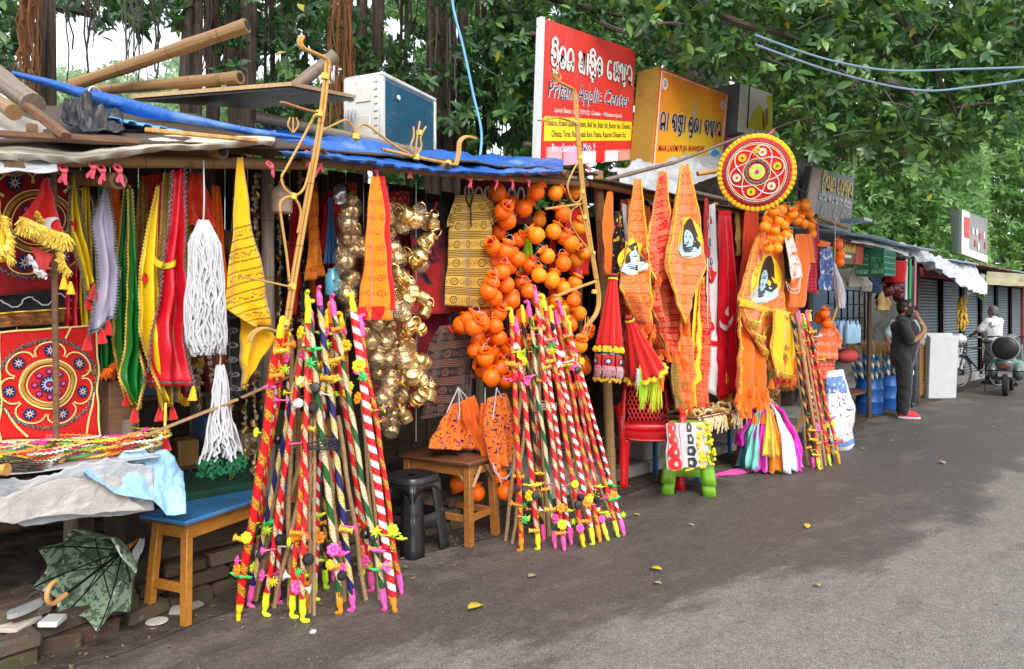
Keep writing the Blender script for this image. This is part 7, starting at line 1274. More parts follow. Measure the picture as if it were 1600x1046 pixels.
# ================================================================ far shops
random.seed(31)
shp=thing('shop_shack','open dark shop shack with corrugated roof behind the man','shop',(11.4,4.6,0));dk=mat('sooty_board',(.022,.022,.024),.8)
for k in range(16):MB().box((8.9+k*.30,5.35,1.25),(.292,.03,2.4),bev=.004).build('plank',MAT['darkwood'],shp)
for X in (9.1,11.2,13.5):pole(shp,(X,3.7,0),(X,3.7,2.42),.03,'darkwood')
pole(shp,(8.9,3.55,2.36),(13.7,3.55,2.36),.035,'oldbamboo','beam')
def corrug(parent,x0,x1,Y0,z0,Y1,z1,m_,name,pitch=.075,amp=.014):
    nx=int((x1-x0)/pitch*6);mb=MB();fr=[Vector((x0+(x1-x0)*i/nx,Y0,z0+amp*math.sin(i*2*PI/6)+.02*mnoise.noise(Vector((i*.02,0,x0))))) for i in range(nx+1)];mb.grid([fr,[Vector((p.x,(Y0+Y1)/2,(z0+z1)/2+amp*math.sin(i*2*PI/6))) for i,p in enumerate(fr)],[Vector((p.x,Y1,z1+amp*math.sin(i*2*PI/6))) for i,p in enumerate(fr)]]);return mb.build(name,m_,parent,solid=.004,fixn=False)
zb=mat('zinc_blue_sheet',(.30,.42,.55),.45,.3,var=.3,dirt=(.5,.5,.48));rst=mat('rusty_sheet',(.22,.10,.06),.7,var=.4,dirt=(.35,.28,.22))
for k,X in enumerate((9.0,10.0,11.0,12.0)):corrug(shp,X,X+1.06,3.25+.02*k,2.46+.012*(k % 2),5.4,2.75+.012*(k % 2),zb,'roof_sheet')
drape('plastic_sheet','white and silver plastic sheet crumpled on the shack roof edge',[(1455,408),(1480,430),(1510,450),(1540,462)],[(1395,388),(1440,392),(1490,405),(1540,425)],3.22,3.6,MAT['white'],60,20,.12,3,15);drape('plastic_sheet','dirty white sheet lying flat along the shack roof',[(1330,378),(1380,386),(1420,400)],[(1335,366),(1380,374),(1420,384)],3.26,3.7,tarp('dusty_sheet',(.55,.54,.50),(.4,.36,.3),.6,8),40,12,.04,3,16)
drape('cloth_awning','pale cloth piece hanging below the crumpled white sheet',[(1512,460),(1528,458),(1543,460)],[(1510,440),(1528,440),(1542,440)],3.3,3.32,wht_c,30,10,.05,5,17,cat='cloth')
MB().box(at(1338,345,3.5),(.3,.3,.04)).build('roof_patch',zb,shp)
# dim interior
MB().box((10.6,4.7,.45),(2.4,.6,.06),bev=.01).build('counter',MAT['darkwood'],shp);
gri=thing('window_grille','black iron window grille inside the open shop shack','grille',at(1385,560,4.9))
for z in np.linspace(.9,1.9,5):MB().box((14.0,5.0,z),(2.0,.02,.02)).build('bar',blkm,gri)
for X in np.linspace(13.1,14.9,7):MB().box((X,5.0,1.4),(.02,.024,1.04)).build('bar',blkm,gri)
MB().box((14.0,5.2,1.3),(2.2,.02,1.3)).build('shutter_board',mat('grey_blue_shutter',(.16,.24,.32),.5),shp)
# row of shuttered shops
shu=mat('blue_grey_shutter',(.155,.19,.215),.45,.2,var=.22,dirt=(.10,.13,.16));stl=MB();stl.lathe([(.0,0)],3) if False else None
prof=[(.0,0),(.018,.012),(.024,.03),(.018,.048),(.0,.06)]
for k in range(6):
    X0=14.9+k*1.62;sh=thing('shuttered_shop','shuttered shop front, %s from the man in the far row' % ORD[k],'shop',(X0+.8,4.2,0),'shuttered shops in the far row');W_=1.46;nsl=33;sm=MB();sm.grid([[Vector((x,-d,z)) for x in (0,W_)] for d,z in prof]);me=sm.mesh('slat',shu)
    for j in range(nsl):inst('slat',me,sh,Matrix.Translation(Vector((X0+.08,4.16,.17+j*.06))-sh.location))
    for x in (X0,X0+1.62):MB().box((x,4.14,1.2),(.14,.12,2.3),bev=.01).build('pillar',mat('maroon_pillar' if k % 2 else 'grey_pillar',(.16,.03,.025) if k % 2 else (.2,.2,.2),.6),sh)
    MB().box((X0+.81,4.12,2.24),(1.6,.2,.16),bev=.01).build('lintel',mat('red_lintel',(.22,.02,.02),.6),sh)
    corrug(sh,X0-.02,X0+1.6,3.45,2.42+.01*(k % 2),5.4,2.7+.01*(k % 2),rst if k % 3 else zb,'roof_sheet');MB().box((X0+.8,5.0,1.2),(1.6,1.5,2.3)).build('wall',cm,sh)
c=hang('cloth_awning','dirty yellow cloth strip along the far roof edge',[(1543,424),(1543,446)],[(1640,432),(1640,448)],3.42,cloth_mat('faded_yellow_cloth',(.36,.32,.17)),'cloth',folds=4,amp=.03)
# hanging wares of the shack
gb=thing('plastic_basket','green plastic lattice basket hanging from the shack roof','basket',at(1368,430,3.35));gm=mat('green_plastic',(.005,.19,.10),.4);c0=at(1368,430,3.35)
for k in range(5):z=k*.075;MB().box(c0+Vector((0,-.17,z)),(.44,.012,.018)).build('band',gm,gb);MB().box(c0+Vector((0,.17,z)),(.44,.012,.018)).build('band',gm,gb);MB().box(c0+Vector((-.22,0,z)),(.012,.34,.018)).build('band',gm,gb)
for k in range(12):MB().box(c0+Vector((-.22+k*.04,-.172,.15)),(.012,.01,.31)).build('rib',gm,gb);MB().box(c0+Vector((-.222,-.17+k*.031,.15)),(.01,.012,.31)).build('rib',gm,gb)
MB().box(c0+Vector((0,0,.31)),(.47,.37,.02),bev=.006).build('rim',gm,gb);MB().box(c0+Vector((0,0,-.01)),(.44,.34,.012)).build('base',gm,gb)
bu=thing('bucket','red plastic bucket hanging by its handle from the shack roof','bucket',at(1400,440,3.4));b0=at(1400,441,3.4);MB().lathe([(0,0),(.11,0),(.115,.01),(.145,.27),(.155,.275),(.155,.29),(.14,.29),(.11,.015),(0,.012)],20,LRS(b0)).build('body',rp,bu);MB().tube([b0+Vector((.15*math.cos(a),0,.28+.2*math.sin(a))) for a in np.linspace(0,PI,14)],.006,6).build('handle',blkm,bu)
mp_=mat('maroon_clay',(.11,.008,.018),.35);mj=MB().lathe(jug,16).mesh('body',mp_)
for i,(x,y) in enumerate(((1388,448),(1400,446),(1408,455),(1384,462),(1396,462),(1405,470),(1390,474))):t=thing('maroon_pot','maroon pot, %s from the top in the cluster under the red bucket' % ORD[i],'pot',at(x,y,3.6),'maroon pots under the red bucket');inst('body',mj,t,LRS((0,0,0),(U(-.8,.8),U(-.8,.8),0),1.5));inst('rim',jrim,t,LRS((0,0,0),(0,0,0),1.2))
for i,(x,c_,nm) in enumerate(((1416,(.55,.57,.6),'grey'),(1422,(.02,.4,.12),'green'),(1430,(.45,.2,.24),'dusty pink'))):MB().tube([at(x,405,3.35),at(x-1,478,3.35)],.02,8).build('mop_pole',mat('pole_'+nm,c_,.4),label='%s mop pole hanging beside the red bucket' % nm,cat='pole')
for i,(x,y,w_,h_,c_,lab) in enumerate(((1330,435,18,26,(.6,.57,.5),'cream cloth bag hanging left under the green basket'),(1345,440,10,30,(.5,.47,.4),'beige folded bag hanging behind the cord net'),(1362,445,14,26,(.02,.04,.10),'navy blue net bag hanging below the green basket'),(1374,465,12,40,(.45,.30,.12),'straw bundle hanging in the dark shop'))):hang('hanging_bag',lab,[(x,y-h_/2),(x-2,y+h_/2)],[(x+w_,y-h_/2),(x+w_+3,y+h_/2)],3.6,cloth_mat('bag_%d' % i,c_),'bag',folds=2,amp=.04)
bnn=thing('banana_bunch','bunch of yellow bananas hanging before the shutters','bananas',at(1503,505,3.6));bme=MB().tube([(.0,0,0),(.03,0,-.05),(.035,0,-.1),(.02,0,-.15)],[.008,.02,.02,.006],7).mesh('banana',mat('banana_skin',(.58,.36,.05),.5,var=.35,scale=30))
for k in range(40):z=.52*(k/40);inst('banana',bme,bnn,LRS((U(-.02,.02),U(-.02,.02),z),(0,U(-.3,.1),k*2.4),U(1.,1.3)))
MB().tube([at(1503,505,3.6)-bnn.location*0 ,at(1503,462,3.6)],.012,6).build('stalk',MAT['stick'],bnn)
# drums of brooms
dm=mat('blue_drum_plastic',(.012,.09,.34),.4,var=.12)
for i,(x,y,lab) in enumerate(((1368,649,'blue plastic drum full of wrapped brooms beside the man'),(1398,642,'second blue drum of brooms half hidden behind the man'))):
    d0=gnd(x,y)+Vector((.1,.12,0));t=thing('plastic_drum',lab,'drum',d0,'blue drums of brooms');mb=MB();mb.lathe([(0,0),(.16,0),(.18,.02),(.185,.17),(.192,.18),(.192,.2),(.185,.21),(.187,.36),(.192,.37),(.192,.39),(.185,.4),(.175,.5),(.183,.505),(.183,.53),(.17,.53),(.165,.1),(0,.08)],28,LRS(d0));mb.build('body',dm,t)
    for k in range(15 if i == 0 else 8):
        a=2.4*k;r_=.13*math.sqrt(k/15);p=d0+Vector((math.cos(a)*r_,math.sin(a)*r_,.3));q=p+Vector((math.cos(a)*r_*1.1+U(-.03,.03),math.sin(a)*r_*1.1,.55+U(-.05,.05)));bt=thing('broom','%s broom of the %s drum, wrapped in printed blue foil' % (ORD[k],'nearer' if i == 0 else 'hidden'),'broom',p,'wrapped brooms in the blue drums');fm=wrap('blue_yellow_foil',(.02,.12,.38),(.45,.55,.62),6,.4,(.80,.55,.04));MB().tube([p,q],.025,8).build('wrapped_handle',fm,bt)
        mb=MB();d=(q-p).normalized()
        for j in range(22):mb.tube([q-d*.03,q+d*.07+Vector((U(-.03,.03),U(-.03,.03),0)),q+d*U(.14,.22)+Vector((U(-.07,.07),U(-.07,.07),U(-.02,.02)))],[.003,.003,.001],4)
        mb.build('bristles',mat('broom_straw',(.40,.24,.10),.8),bt)
# baskets, foam sheets
for i,(x,y,n,lab) in enumerate(((1447,621,14,'tall'),(1452,540,6,'short'))):
    b0=gnd(1447,623)+Vector((.1,.2,0))+Vector((.5*i,.25*i,0));z0=.0 if i == 0 else .75
    for k in range(n):
        z=z0+k*.062;mb=MB();mb.lathe([(.1,z),(.16,z+.05),(.175,z+.115),(.165,z+.115),(.15,z+.05),(.09,z+.01)],30,LRS(b0+Vector((U(-.006,.006),U(-.006,.006),0)),sc=(1,1,1)),15,.03);mb.build('cane_basket',mat('cane_weave',(.40,.22,.08),.65,var=.4,scale=50,bump=.8,bscale=90),label='woven cane basket, %s from the bottom of the %s stack' % (ORD[k],lab),cat='basket',group='stacked cane baskets')
fo=mat('white_foam',(.50,.51,.53),.7,var=.2,bump=.3,bscale=80)
for i,(x,y,w_,h_,lab) in enumerate(((1474,623,.55,1.08,'large stack of white foam sheets standing before the baskets'),(1456,620,.25,.95,'narrow stack of white foam sheets behind the large one'))):p=gnd(x,y)+Vector((.1*i,.12*i,0));t=thing('foam_sheets',lab,'sheets',p,rz=R(-34));[MB().box((U(-.02,.02),.05*j,(h_+.02*j)/2),(w_+U(-.03,.03),.042,h_+.02*j),Euler((R(3),0,U(-.02,.02))).to_matrix(),.006).build('sheet',fo,t,local=True) for j in range(4)]
c=hang('hanging_cloth','white cloth hanging behind the foam sheet',[(1490,526),(1489,576)],[(1505,526),(1504,578)],3.9,wht_c,'cloth',folds=1.5,amp=.03);MB().box(gnd(1440,600)+Vector((1.2,1.2,.45)),(1.0,.6,.9),bev=.02).build('crate',MAT['darkwood'],label='dark wooden crate behind the foam sheets',cat='crate')
wb=thing('water_bottle_crate','bundle of pale blue water bottles beside the brooms','bottles',at(1320,530,3.7));bot=MB().lathe([(0,0),(.04,0),(.042,.02),(.042,.18),(.03,.22),(.015,.24),(.015,.27),(0,.27)],12).mesh('bottle',mat('pale_blue_pet',(.25,.42,.58),.15,var=.1,spec=.6))
for k in range(14):inst('bottle',bot,wb,LRS(((k % 5)*.09-.2,(k//5)*.09-.1,-.05),(U(-.1,.1),U(-.1,.1),0),1.1))
MB().ball(at(1322,545,3.75)+Vector((0,0,-.1)),(.24,.14,.1),18,10).build('red_net_sack',mat('red_net',(.42,.05,.04),.8,bump=.8,bscale=60),label='red net sack lying under the water bottles',cat='sack');MB().box((11.0,4.0,.36),(1.1,.5,.03),bev=.004).build('trestle_table',MAT['plank'],label='low plank table under the bottles and red net sack',cat='table')
# ================================================================ people
skin=mat('brown_skin',(.30,.15,.09),.5,var=.1,bump=.1,bscale=120);hairm=mat('black_hair',(.010,.008,.008),.55,var=.3,bump=.8,bscale=140)
def lump(mb_fn,name,m_,parent,vox=.012,it=5):
    mb=MB();mb_fn(mb);o=mb.build(name,m_,parent,local=True);md=o.modifiers.new('skin','REMESH');md.mode='VOXEL';md.voxel_size=vox;md.use_smooth_shade=True;s_=o.modifiers.new('smooth','SMOOTH');s_.iterations=it;s_.factor=.5
    if name in ('shirt','trousers'):d=o.modifiers.new('folds','DISPLACE');d.texture=FOLD;d.strength=.03;d.mid_level=.3
    return o
FOLD=bpy.data.textures.new('cloth_folds','CLOUDS');FOLD.noise_scale=.09;FOLD.noise_depth=2
def limb(mb,pts,rad,n=10):
    P=spline(pts,4);m=len(P)-1;k=len(rad)-1;rr=[float(np.interp(i/m*k,range(k+1),rad)) for i in range(m+1)];mb.tube(P,rr,n);mb.ball(P[0],rr[0],8,6);mb.ball(P[-1],rr[-1],8,6)
def hand(mb,w_,d,up,curl=.5,s=1.):
    """palm and five bent fingers growing from wrist w_ along d"""
    w_,d,up=Vector(w_),Vector(d).normalized(),Vector(up).normalized();sd=d.cross(up).normalized();up=sd.cross(d);pal=w_+d*.045*s
    rows=[];mb.tube([w_,w_+d*.03*s,w_+d*.075*s],[.024*s,.032*s,.03*s],10,ellipse=.55);mb.ball(pal,(.034*s,.034*s,.022*s),8,6)
    for k,(o,L) in enumerate(((-.027,.06),(-.009,.07),(.009,.066),(.026,.052))):b=w_+d*.07*s+sd*o*s;p1=b+(d*math.cos(curl*.5)-up*math.sin(curl*.5))*L*.5*s;p2=p1+(d*math.cos(curl*1.3)-up*math.sin(curl*1.3))*L*.5*s;mb.tube([b,p1,p2],[.0095*s,.0088*s,.007*s],7);mb.ball(p2,.007*s,6,4)
    b=w_+d*.025*s-sd*.026*s;p1=b+(d*.7-sd*.7-up*.2).normalized()*.03*s;p2=p1+(d-sd*.15-up*.4).normalized()*.03*s;mb.tube([b,p1,p2],[.012*s,.0105*s,.008*s],7);mb.ball(p2,.008*s,6,4)
def head(mb,c,fwd,s=1.,tilt=0.):
    c=Vector(c);f=Vector(fwd).normalized();r_=f.cross(Vector((0,0,1))).normalized();B=Matrix((r_,f,Vector((0,0,1)))).transposed();g=lambda x,y,z:c+B @ Vector((x,y,z))*s
    mb.ball(g(0,-.01,.03),(.074*s,.092*s,.088*s),16,12,B);mb.ball(g(0,.025,-.035),(.060*s,.068*s,.072*s),14,10,B);mb.ball(g(0,.055,-.085),(.032*s,.03*s,.026*s),10,8,B);mb.tube([g(0,.083,.02),g(0,.103,-.018),g(0,.098,-.026)],[.009*s,.014*s,.012*s],8);mb.ball(g(0,.082,-.055),(.024*s,.012*s,.009*s),8,6,B);mb.ball(g(0,.075,.032),(.05*s,.016*s,.010*s),8,6,B)
    for sx in (-1,1):mb.ball(g(sx*.076,-.008,-.008),(.010*s,.02*s,.032*s),8,6,B)
    return g,B
def eyes(parent,g,s=1.):
    for sx in (-1,1):MB().ball(g(sx*.03,.082,.012),.0115*s,8,6).build('eye',mat('eye_white',(.6,.58,.55),.2),parent,local=True);MB().ball(g(sx*.03,.0915,.012),.0055*s,6,5).build('pupil',mat('hair_dark',(.01,.01,.01),.2),parent,local=True);MB().tube([g(sx*.012,.094,.036),g(sx*.03,.096,.041),g(sx*.05,.086,.036)],.0045*s,5).build('eyebrow',hairm,parent,local=True)
def hairdo(parent,g,B,s=1.,top=True):
    def fn(mb):
        mb.ball(g(0,-.022,.048),(.084*s,.094*s,.088*s),16,12,B);mb.ball(g(0,-.05,.0),(.078*s,.06*s,.075*s),14,10,B)
        for k in range(14):a=U(0,6.3);mb.ball(g(.05*math.cos(a),.02+.045*math.sin(a),.11+U(-.01,.014)),U(.018,.028)*s,7,5)
    return lump(fn,'hair',hairm,parent,.009,2)
# --- man in black with a phone
mp0=gnd(1412,652);man=thing('person','man in black t-shirt and track trousers holding a phone to his ear','person',mp0,rz=R(24));s=.985
# local frame: faces -y; x to his left
def man_body(mb):
    limb(mb,[(0,.01,.92*s),(0,.0,1.05*s),(0,-.02,1.2*s),(0,.01,1.36*s),(0,.02,1.42*s)],[.135,.15,.155,.13,.06]);limb(mb,[(0,.02,1.40*s),(0,.005,1.50*s)],[.052,.05])
    for sx in (-1,1):limb(mb,[(sx*.09,.01,.9*s),(sx*.10,-.01,.5*s),(sx*.10,.015,.08*s),(sx*.105,-.05,.04*s),(sx*.11,-.14,.035*s)],[.085,.06,.042,.04,.03])
    limb(mb,[(-.17,.02,1.37*s),(-.235,-.05,1.12*s),(-.17,-.23,1.26*s),(-.125,-.16,1.46*s)],[.055,.047,.042,.028]);limb(mb,[(.17,.02,1.37*s),(.24,.03,1.12*s),(.22,-.06,.92*s)],[.055,.047,.03])
    hand(mb,(-.125,-.16,1.46*s),(.12,.28,.9),(-1,-.4,0),1.0);hand(mb,(.22,-.06,.92*s),(-.05,-.2,-1),(1,0,0),.6)
    head(mb,(0,-.015,1.585*s),(.10,-1,0))
bd_=lump(man_body,'body',skin,man,.0085,4);g,B=head(MB(),(0,-.015,1.585*s),(.10,-1,0));eyes(man,g);hairdo(man,g,B)
lump(lambda mb:(mb.ball(g(0,.05,-.075),(.052,.045,.05),12,8),mb.ball(g(0,.088,-.043),(.03,.01,.006),8,5)),'beard',hairm,man,.008,2)
def man_shirt(mb):limb(mb,[(0,.01,.90*s),(0,-.01,1.02*s),(0,-.03,1.2*s),(0,.01,1.36*s),(0,.02,1.42*s)],[.165,.178,.178,.165,.085]);limb(mb,[(-.14,.02,1.38*s),(-.2,-.01,1.26*s),(-.236,-.05,1.15*s)],[.075,.068,.064]);limb(mb,[(.14,.02,1.38*s),(.205,.022,1.26*s),(.24,.03,1.15*s)],[.075,.068,.064])
lump(man_shirt,'shirt',cloth_mat('charcoal_tshirt',(.035,.035,.040)),man,.012,4)
def man_tr(mb):
    limb(mb,[(0,.01,.84*s),(0,.01,.97*s)],[.165,.16])
    for sx in (-1,1):limb(mb,[(sx*.085,.01,.88*s),(sx*.10,-.01,.5*s),(sx*.105,.015,.09*s)],[.108,.088,.066])
lump(man_tr,'trousers',cloth_mat('black_track_cloth',(.026,.026,.030)),man,.012,4)
for sx in (-1,1):lump(lambda mb:limb(mb,[(sx*.105,.03,.05),(sx*.108,-.06,.045),(sx*.113,-.15,.035)],[.05,.048,.038]),'shoe',mat('red_shoe_canvas',(.62,.02,.03),.6),man,.009,2);MB().prism([(sx*.112+.05*math.cos(a),-.055+.145*math.sin(a)) for a in np.linspace(0,2*PI,20)[:-1]],.024,LRS((0,0,.012))).build('shoe_sole',wht_c,man,local=True)
pf=Vector((-.115,-.115,1.0*s));MB().prism([(.032*math.cos(a),.04*math.sin(a)) for a in np.linspace(0,2*PI,16)[:-1]],.006,LRS((-.095,-.098,.66*s),(R(90),0,R(-45)))).build('badge',WHT,man,local=True);MB().box((.11,-.09,.68*s),(.035,.012,.13),bev=.003).build('pocket_stripe',mat('pale_green_stripe',(.4,.45,.35),.6),man,local=True);MB().tube([(-.15+.033*math.cos(a),-.195+.024*math.sin(a),1.385*s+.012*math.cos(a)) for a in np.linspace(0,2*PI,16)],.005,6).build('bracelet',YEL,man,local=True)
ph=MB().box((-.093,-.07,1.555*s),(.012,.068,.13),Euler((R(12),0,R(-6))).to_matrix(),.004);po=ph.build('mobile_phone',mat('phone_black',(.015,.015,.018),.2),None,local=True);po.matrix_world=Matrix.Translation(mp0) @ Matrix.Rotation(R(24),4,'Z');tag(po,'black mobile phone held to the ear of the man in black','phone')
# --- second person mostly hidden behind him
def simple(label,loc,rz,s,shirt_c,trou_c,arms,nm,grey=False,sit=False):
    p=thing('person',label,'person',loc,rz=rz);hz=1.585*s-(.42 if sit else 0);dz=-.42 if sit else 0
    def body(mb):
        limb(mb,[(0,.01,.92*s+dz),(0,0,1.2*s+dz),(0,.02,1.42*s+dz)],[.13,.145,.06]);limb(mb,[(0,.02,1.40*s+dz),(0,.0,1.5*s+dz)],[.05,.05])
        for sx in (-1,1):
            if sit:limb(mb,[(sx*.09,.0,.48),(sx*.13,-.38,.48),(sx*.12,-.4,.1),(sx*.12,-.5,.05)],[.08,.06,.042,.03])
            else:limb(mb,[(sx*.09,.01,.9*s),(sx*.10,-.01,.5*s),(sx*.10,.015,.08*s),(sx*.11,-.14,.035*s)],[.085,.06,.042,.03])
            a=arms[0 if sx<0 else 1];limb(mb,[(sx*.17,.02,1.37*s+dz),(a[0][0],a[0][1],a[0][2]+dz),(a[1][0],a[1][1],a[1][2]+dz)],[.052,.045,.029]);d=Vector(a[1])-Vector(a[0]);hand(mb,(a[1][0],a[1][1],a[1][2]+dz),d,(sx,0,.3),.7)
        head(mb,(0,-.015,hz),(0,-1,0))
    lump(body,'body',skin,p,.010,4);g,B=head(MB(),(0,-.015,hz),(0,-1,0));eyes(p,g);hd=hairdo(p,g,B)
    if grey:hd.data.materials[0]=mat('grey_hair',(.12,.11,.11),.6,var=.4,bump=.8,bscale=140)
    def sh_(mb):
        limb(mb,[(0,.01,.86*s+dz),(0,-.0,1.02*s+dz),(0,-.01,1.2*s+dz),(0,.01,1.36*s+dz),(0,.02,1.42*s+dz)],[.165,.165,.168,.155,.08])
        for sx in (-1,1):a=arms[0 if sx<0 else 1];e=Vector((a[0][0],a[0][1],a[0][2]+dz));q=Vector((sx*.15,.02,1.38*s+dz));limb(mb,[q,q.lerp(e,.5),q.lerp(e,.9)],[.075,.07,.068])
    lump(sh_,'shirt',cloth_mat('shirt_'+nm,shirt_c),p,.013,4)
    def tr_(mb):
        limb(mb,[(0,.01,.84*s+dz),(0,.01,.96*s+dz)],[.155,.15])
        for sx in (-1,1):
            if sit:limb(mb,[(sx*.085,.0,.48),(sx*.125,-.37,.48),(sx*.12,-.39,.12)],[.1,.085,.065])
            else:limb(mb,[(sx*.085,.01,.88*s),(sx*.10,-.01,.5*s),(sx*.105,.015,.09*s)],[.10,.082,.066])
    lump(tr_,'trousers',cloth_mat('trousers_'+nm,trou_c),p,.013,4)
    for sx in (-1,1):
        if not sit:lump(lambda mb:limb(mb,[(sx*.105,.03,.045),(sx*.113,-.15,.035)],[.048,.036]),'shoe',mat('dark_sandal',(.04,.03,.025),.7),p,.01,2)
    return p
simple('person in pale blue shirt and dark jeans standing behind the man',gnd(1429,636)+Vector((0,.15,0)),R(-75),.95,(.42,.55,.60),(.02,.025,.04),(((-.25,-.02,1.12),(-.2,-.2,1.0)),((.25,-.02,1.12),(.2,-.2,1.0))),'pale')
simple('seated person in black shirt behind the foam sheets',gnd(1474,604)+Vector((.3,.5,.18)),R(-20),.97,(.014,.014,.017),(.02,.02,.03),(((-.26,-.1,1.12),(-.1,-.32,1.05)),((.26,-.1,1.12),(.05,-.34,1.04))),'dark',sit=True)
simple('grey haired man in white shirt standing with the bicycle',gnd(1552,601),R(150),.95,(.66,.66,.69),(.05,.05,.055),(((-.25,-.1,1.13),(-.2,-.34,1.02)),((.25,-.1,1.13),(.2,-.34,1.02))),'white',True)
# ================================================================ bicycle
rub=mat('black_rubber',(.015,.015,.015),.7);chr_=mat('dull_chrome',(.45,.46,.48),.3,.9);bk0=gnd(1530,606);bi=thing('bicycle','old black bicycle with front basket leaning by the man in white','bicycle',bk0,rz=R(150))
for x in (-.52,.52):
    wv=thing('wheel',None,None);wv.parent=bi;MB().tube([(x+.31*math.cos(a),0,.32+.31*math.sin(a)) for a in np.linspace(0,2*PI,36)],.017,7).build('tyre',rub,wv,local=True);MB().tube([(x+.29*math.cos(a),0,.32+.29*math.sin(a)) for a in np.linspace(0,2*PI,36)],.008,6).build('rim',chr_,wv,local=True);sp=MB()
    for k in range(18):a=2*PI*k/18;sp.tube([(x,.015*(-1)**k,.32),(x+.29*math.cos(a),0,.32+.29*math.sin(a))],.0015,4)
    sp.build('spokes',chr_,wv,local=True);MB().tube([(x,-.05,.32),(x,.05,.32)],.02,8).build('hub',chr_,wv,local=True);MB().tube([(x+.345*math.cos(a),0,.32+.345*math.sin(a)) for a in np.linspace(.3,2.7,16)],.02,6,ellipse=.3).build('mudguard',rub,bi,local=True)
fr=MB();
for a,b in (((.36,0,.80),(-.16,0,.78)),((.38,0,.70),(-.06,0,.28)),((-.18,0,.88),(-.06,0,.28)),((-.06,0,.28),(-.52,0,.32)),((-.16,0,.78),(-.52,0,.32)),((.34,0,.92),(.42,0,.62)),((.42,0,.62),(.52,0,.32))):fr.tube([a,b],.015,8)
fr.build('frame',mat('black_enamel',(.02,.014,.014),.3),bi,local=True);MB().tube(spline([(.22,-.25,1.0),(.30,-.22,1.02),(.34,0,.98),(.30,.22,1.02),(.22,.25,1.0)],5),.012,7).build('handlebar',chr_,bi,local=True);MB().ball((-.2,0,.92),(.12,.07,.04),12,8).build('saddle',rub,bi,local=True);MB().tube([(-.06+.09*math.cos(a),.03,.28+.09*math.sin(a)) for a in np.linspace(0,2*PI,20)],.006,6).build('chainring',chr_,bi,local=True)
for s_ in (-1,1):MB().tube([(-.06,.05*s_,.28),(-.06+.15*s_,.07*s_,.24),(-.06+.15*s_,.15*s_,.24)],.01,6).build('pedal_crank',chr_,bi,local=True)
bk_=MB();
for k in range(6):bk_.tube([(.52+.14*math.cos(a),.15*math.sin(a),.72+.045*k) for a in np.linspace(0,2*PI,20)],.005,5)
for k in range(14):a=2*PI*k/14;bk_.tube([(.52+.14*math.cos(a),.15*math.sin(a),.72),(.52+.145*math.cos(a),.155*math.sin(a),.95)],.004,5)
bk_.build('basket',blkm,bi,local=True);mb=MB();mb.ball((.52,0,.95),(.15,.16,.13),16,10);mb.v=[p+Vector((mnoise.noise(p*14),mnoise.noise(p*15),mnoise.noise(p*13)))*.03 for p in mb.v];o=mb.build('plastic_bag',MAT['white'],None,local=True);o.matrix_world=Matrix.Translation(bk0) @ Matrix.Rotation(R(150),4,'Z');tag(o,'crumpled white plastic bag in the bicycle basket','bag')
# ================================================================ scooter, seen from behind
sc0=gnd(1571,619);sco=thing('scooter','grey green scooter with a black covered spare wheel seen from behind','scooter',sc0,rz=R(6));gpn=mat('grey_green_enamel',(.07,.115,.11),.25,var=.1,spec=.6,dirt=(.16,.17,.16));blp=mat('black_scooter_plastic',(.015,.015,.017),.4)
# local: x forward, y left
for x in (.05,1.22):wv=thing('wheel',None,None);wv.parent=sco;MB().lathe([(.14,-.045),(.21,-.045),(.228,-.03),(.232,0),(.228,.03),(.21,.045),(.14,.045)],28,LRS((x,0,.232),(R(90),0,0))).build('tyre',rub,wv,local=True);MB().lathe([(0,-.03),(.14,-.04),(.145,0),(.14,.04),(0,.03)],20,LRS((x,0,.232),(R(90),0,0))).build('rim',chr_,wv,local=True)
for s_ in (-1,1):lump(lambda mb:(mb.ball((.18,s_*.19,.44),(.30,.11,.17),18,12),mb.ball((.30,s_*.15,.52),(.28,.12,.14),14,10)),'side_cowl',gpn,sco,.014,4)
lump(lambda mb:(mb.ball((.15,0,.58),(.24,.18,.16),16,10),mb.box((.1,0,.46),(.3,.24,.3))),'tail_body',gpn,sco,.014,5);lump(lambda mb:(mb.ball((.40,0,.79),(.36,.14,.06),18,10),),'seat',blp,sco,.014,4)
MB().box((.82,0,.26),(.5,.36,.05),bev=.02).build('floorboard',gpn,sco,local=True);mb=MB();mb.grid([[Vector((1.08+.06*(1-abs(q))+.10*v,q*(.23-.05*v),.28+.62*v)) for q in np.linspace(-1,1,9)] for v in np.linspace(0,1,9)]);mb.build('leg_shield',gpn,sco,local=True,solid=.02)
MB().tube([(1.26,0,.3),(1.10,0,1.0)],.03,8).build('steering_column',gpn,sco,local=True);lump(lambda mb:(mb.ball((1.10,0,1.02),(.1,.14,.07),14,10),),'headset',gpn,sco,.012,3);MB().tube(spline([(1.02,-.36,1.03),(1.08,-.2,1.04),(1.1,0,1.03),(1.08,.2,1.04),(1.02,.36,1.03)],4),.014,8).build('handlebar',blp,sco,local=True)
for s_ in (-1,1):MB().tube([(1.03,s_*.27,1.035),(1.015,s_*.37,1.03)],.02,8).build('grip',blp,sco,local=True);MB().tube([(1.08,s_*.24,1.04),(1.06,s_*.30,1.22)],.006,6).build('mirror_stalk',chr_,sco,local=True);MB().lathe([(0,-.012),(.05,-.01),(.058,0),(.05,.008),(0,.01)],18,LRS((1.06,s_*.30,1.26),(0,R(-90),0))).build('mirror',mat('mirror_glass',(.75,.78,.8),.08,.9),sco,local=True)
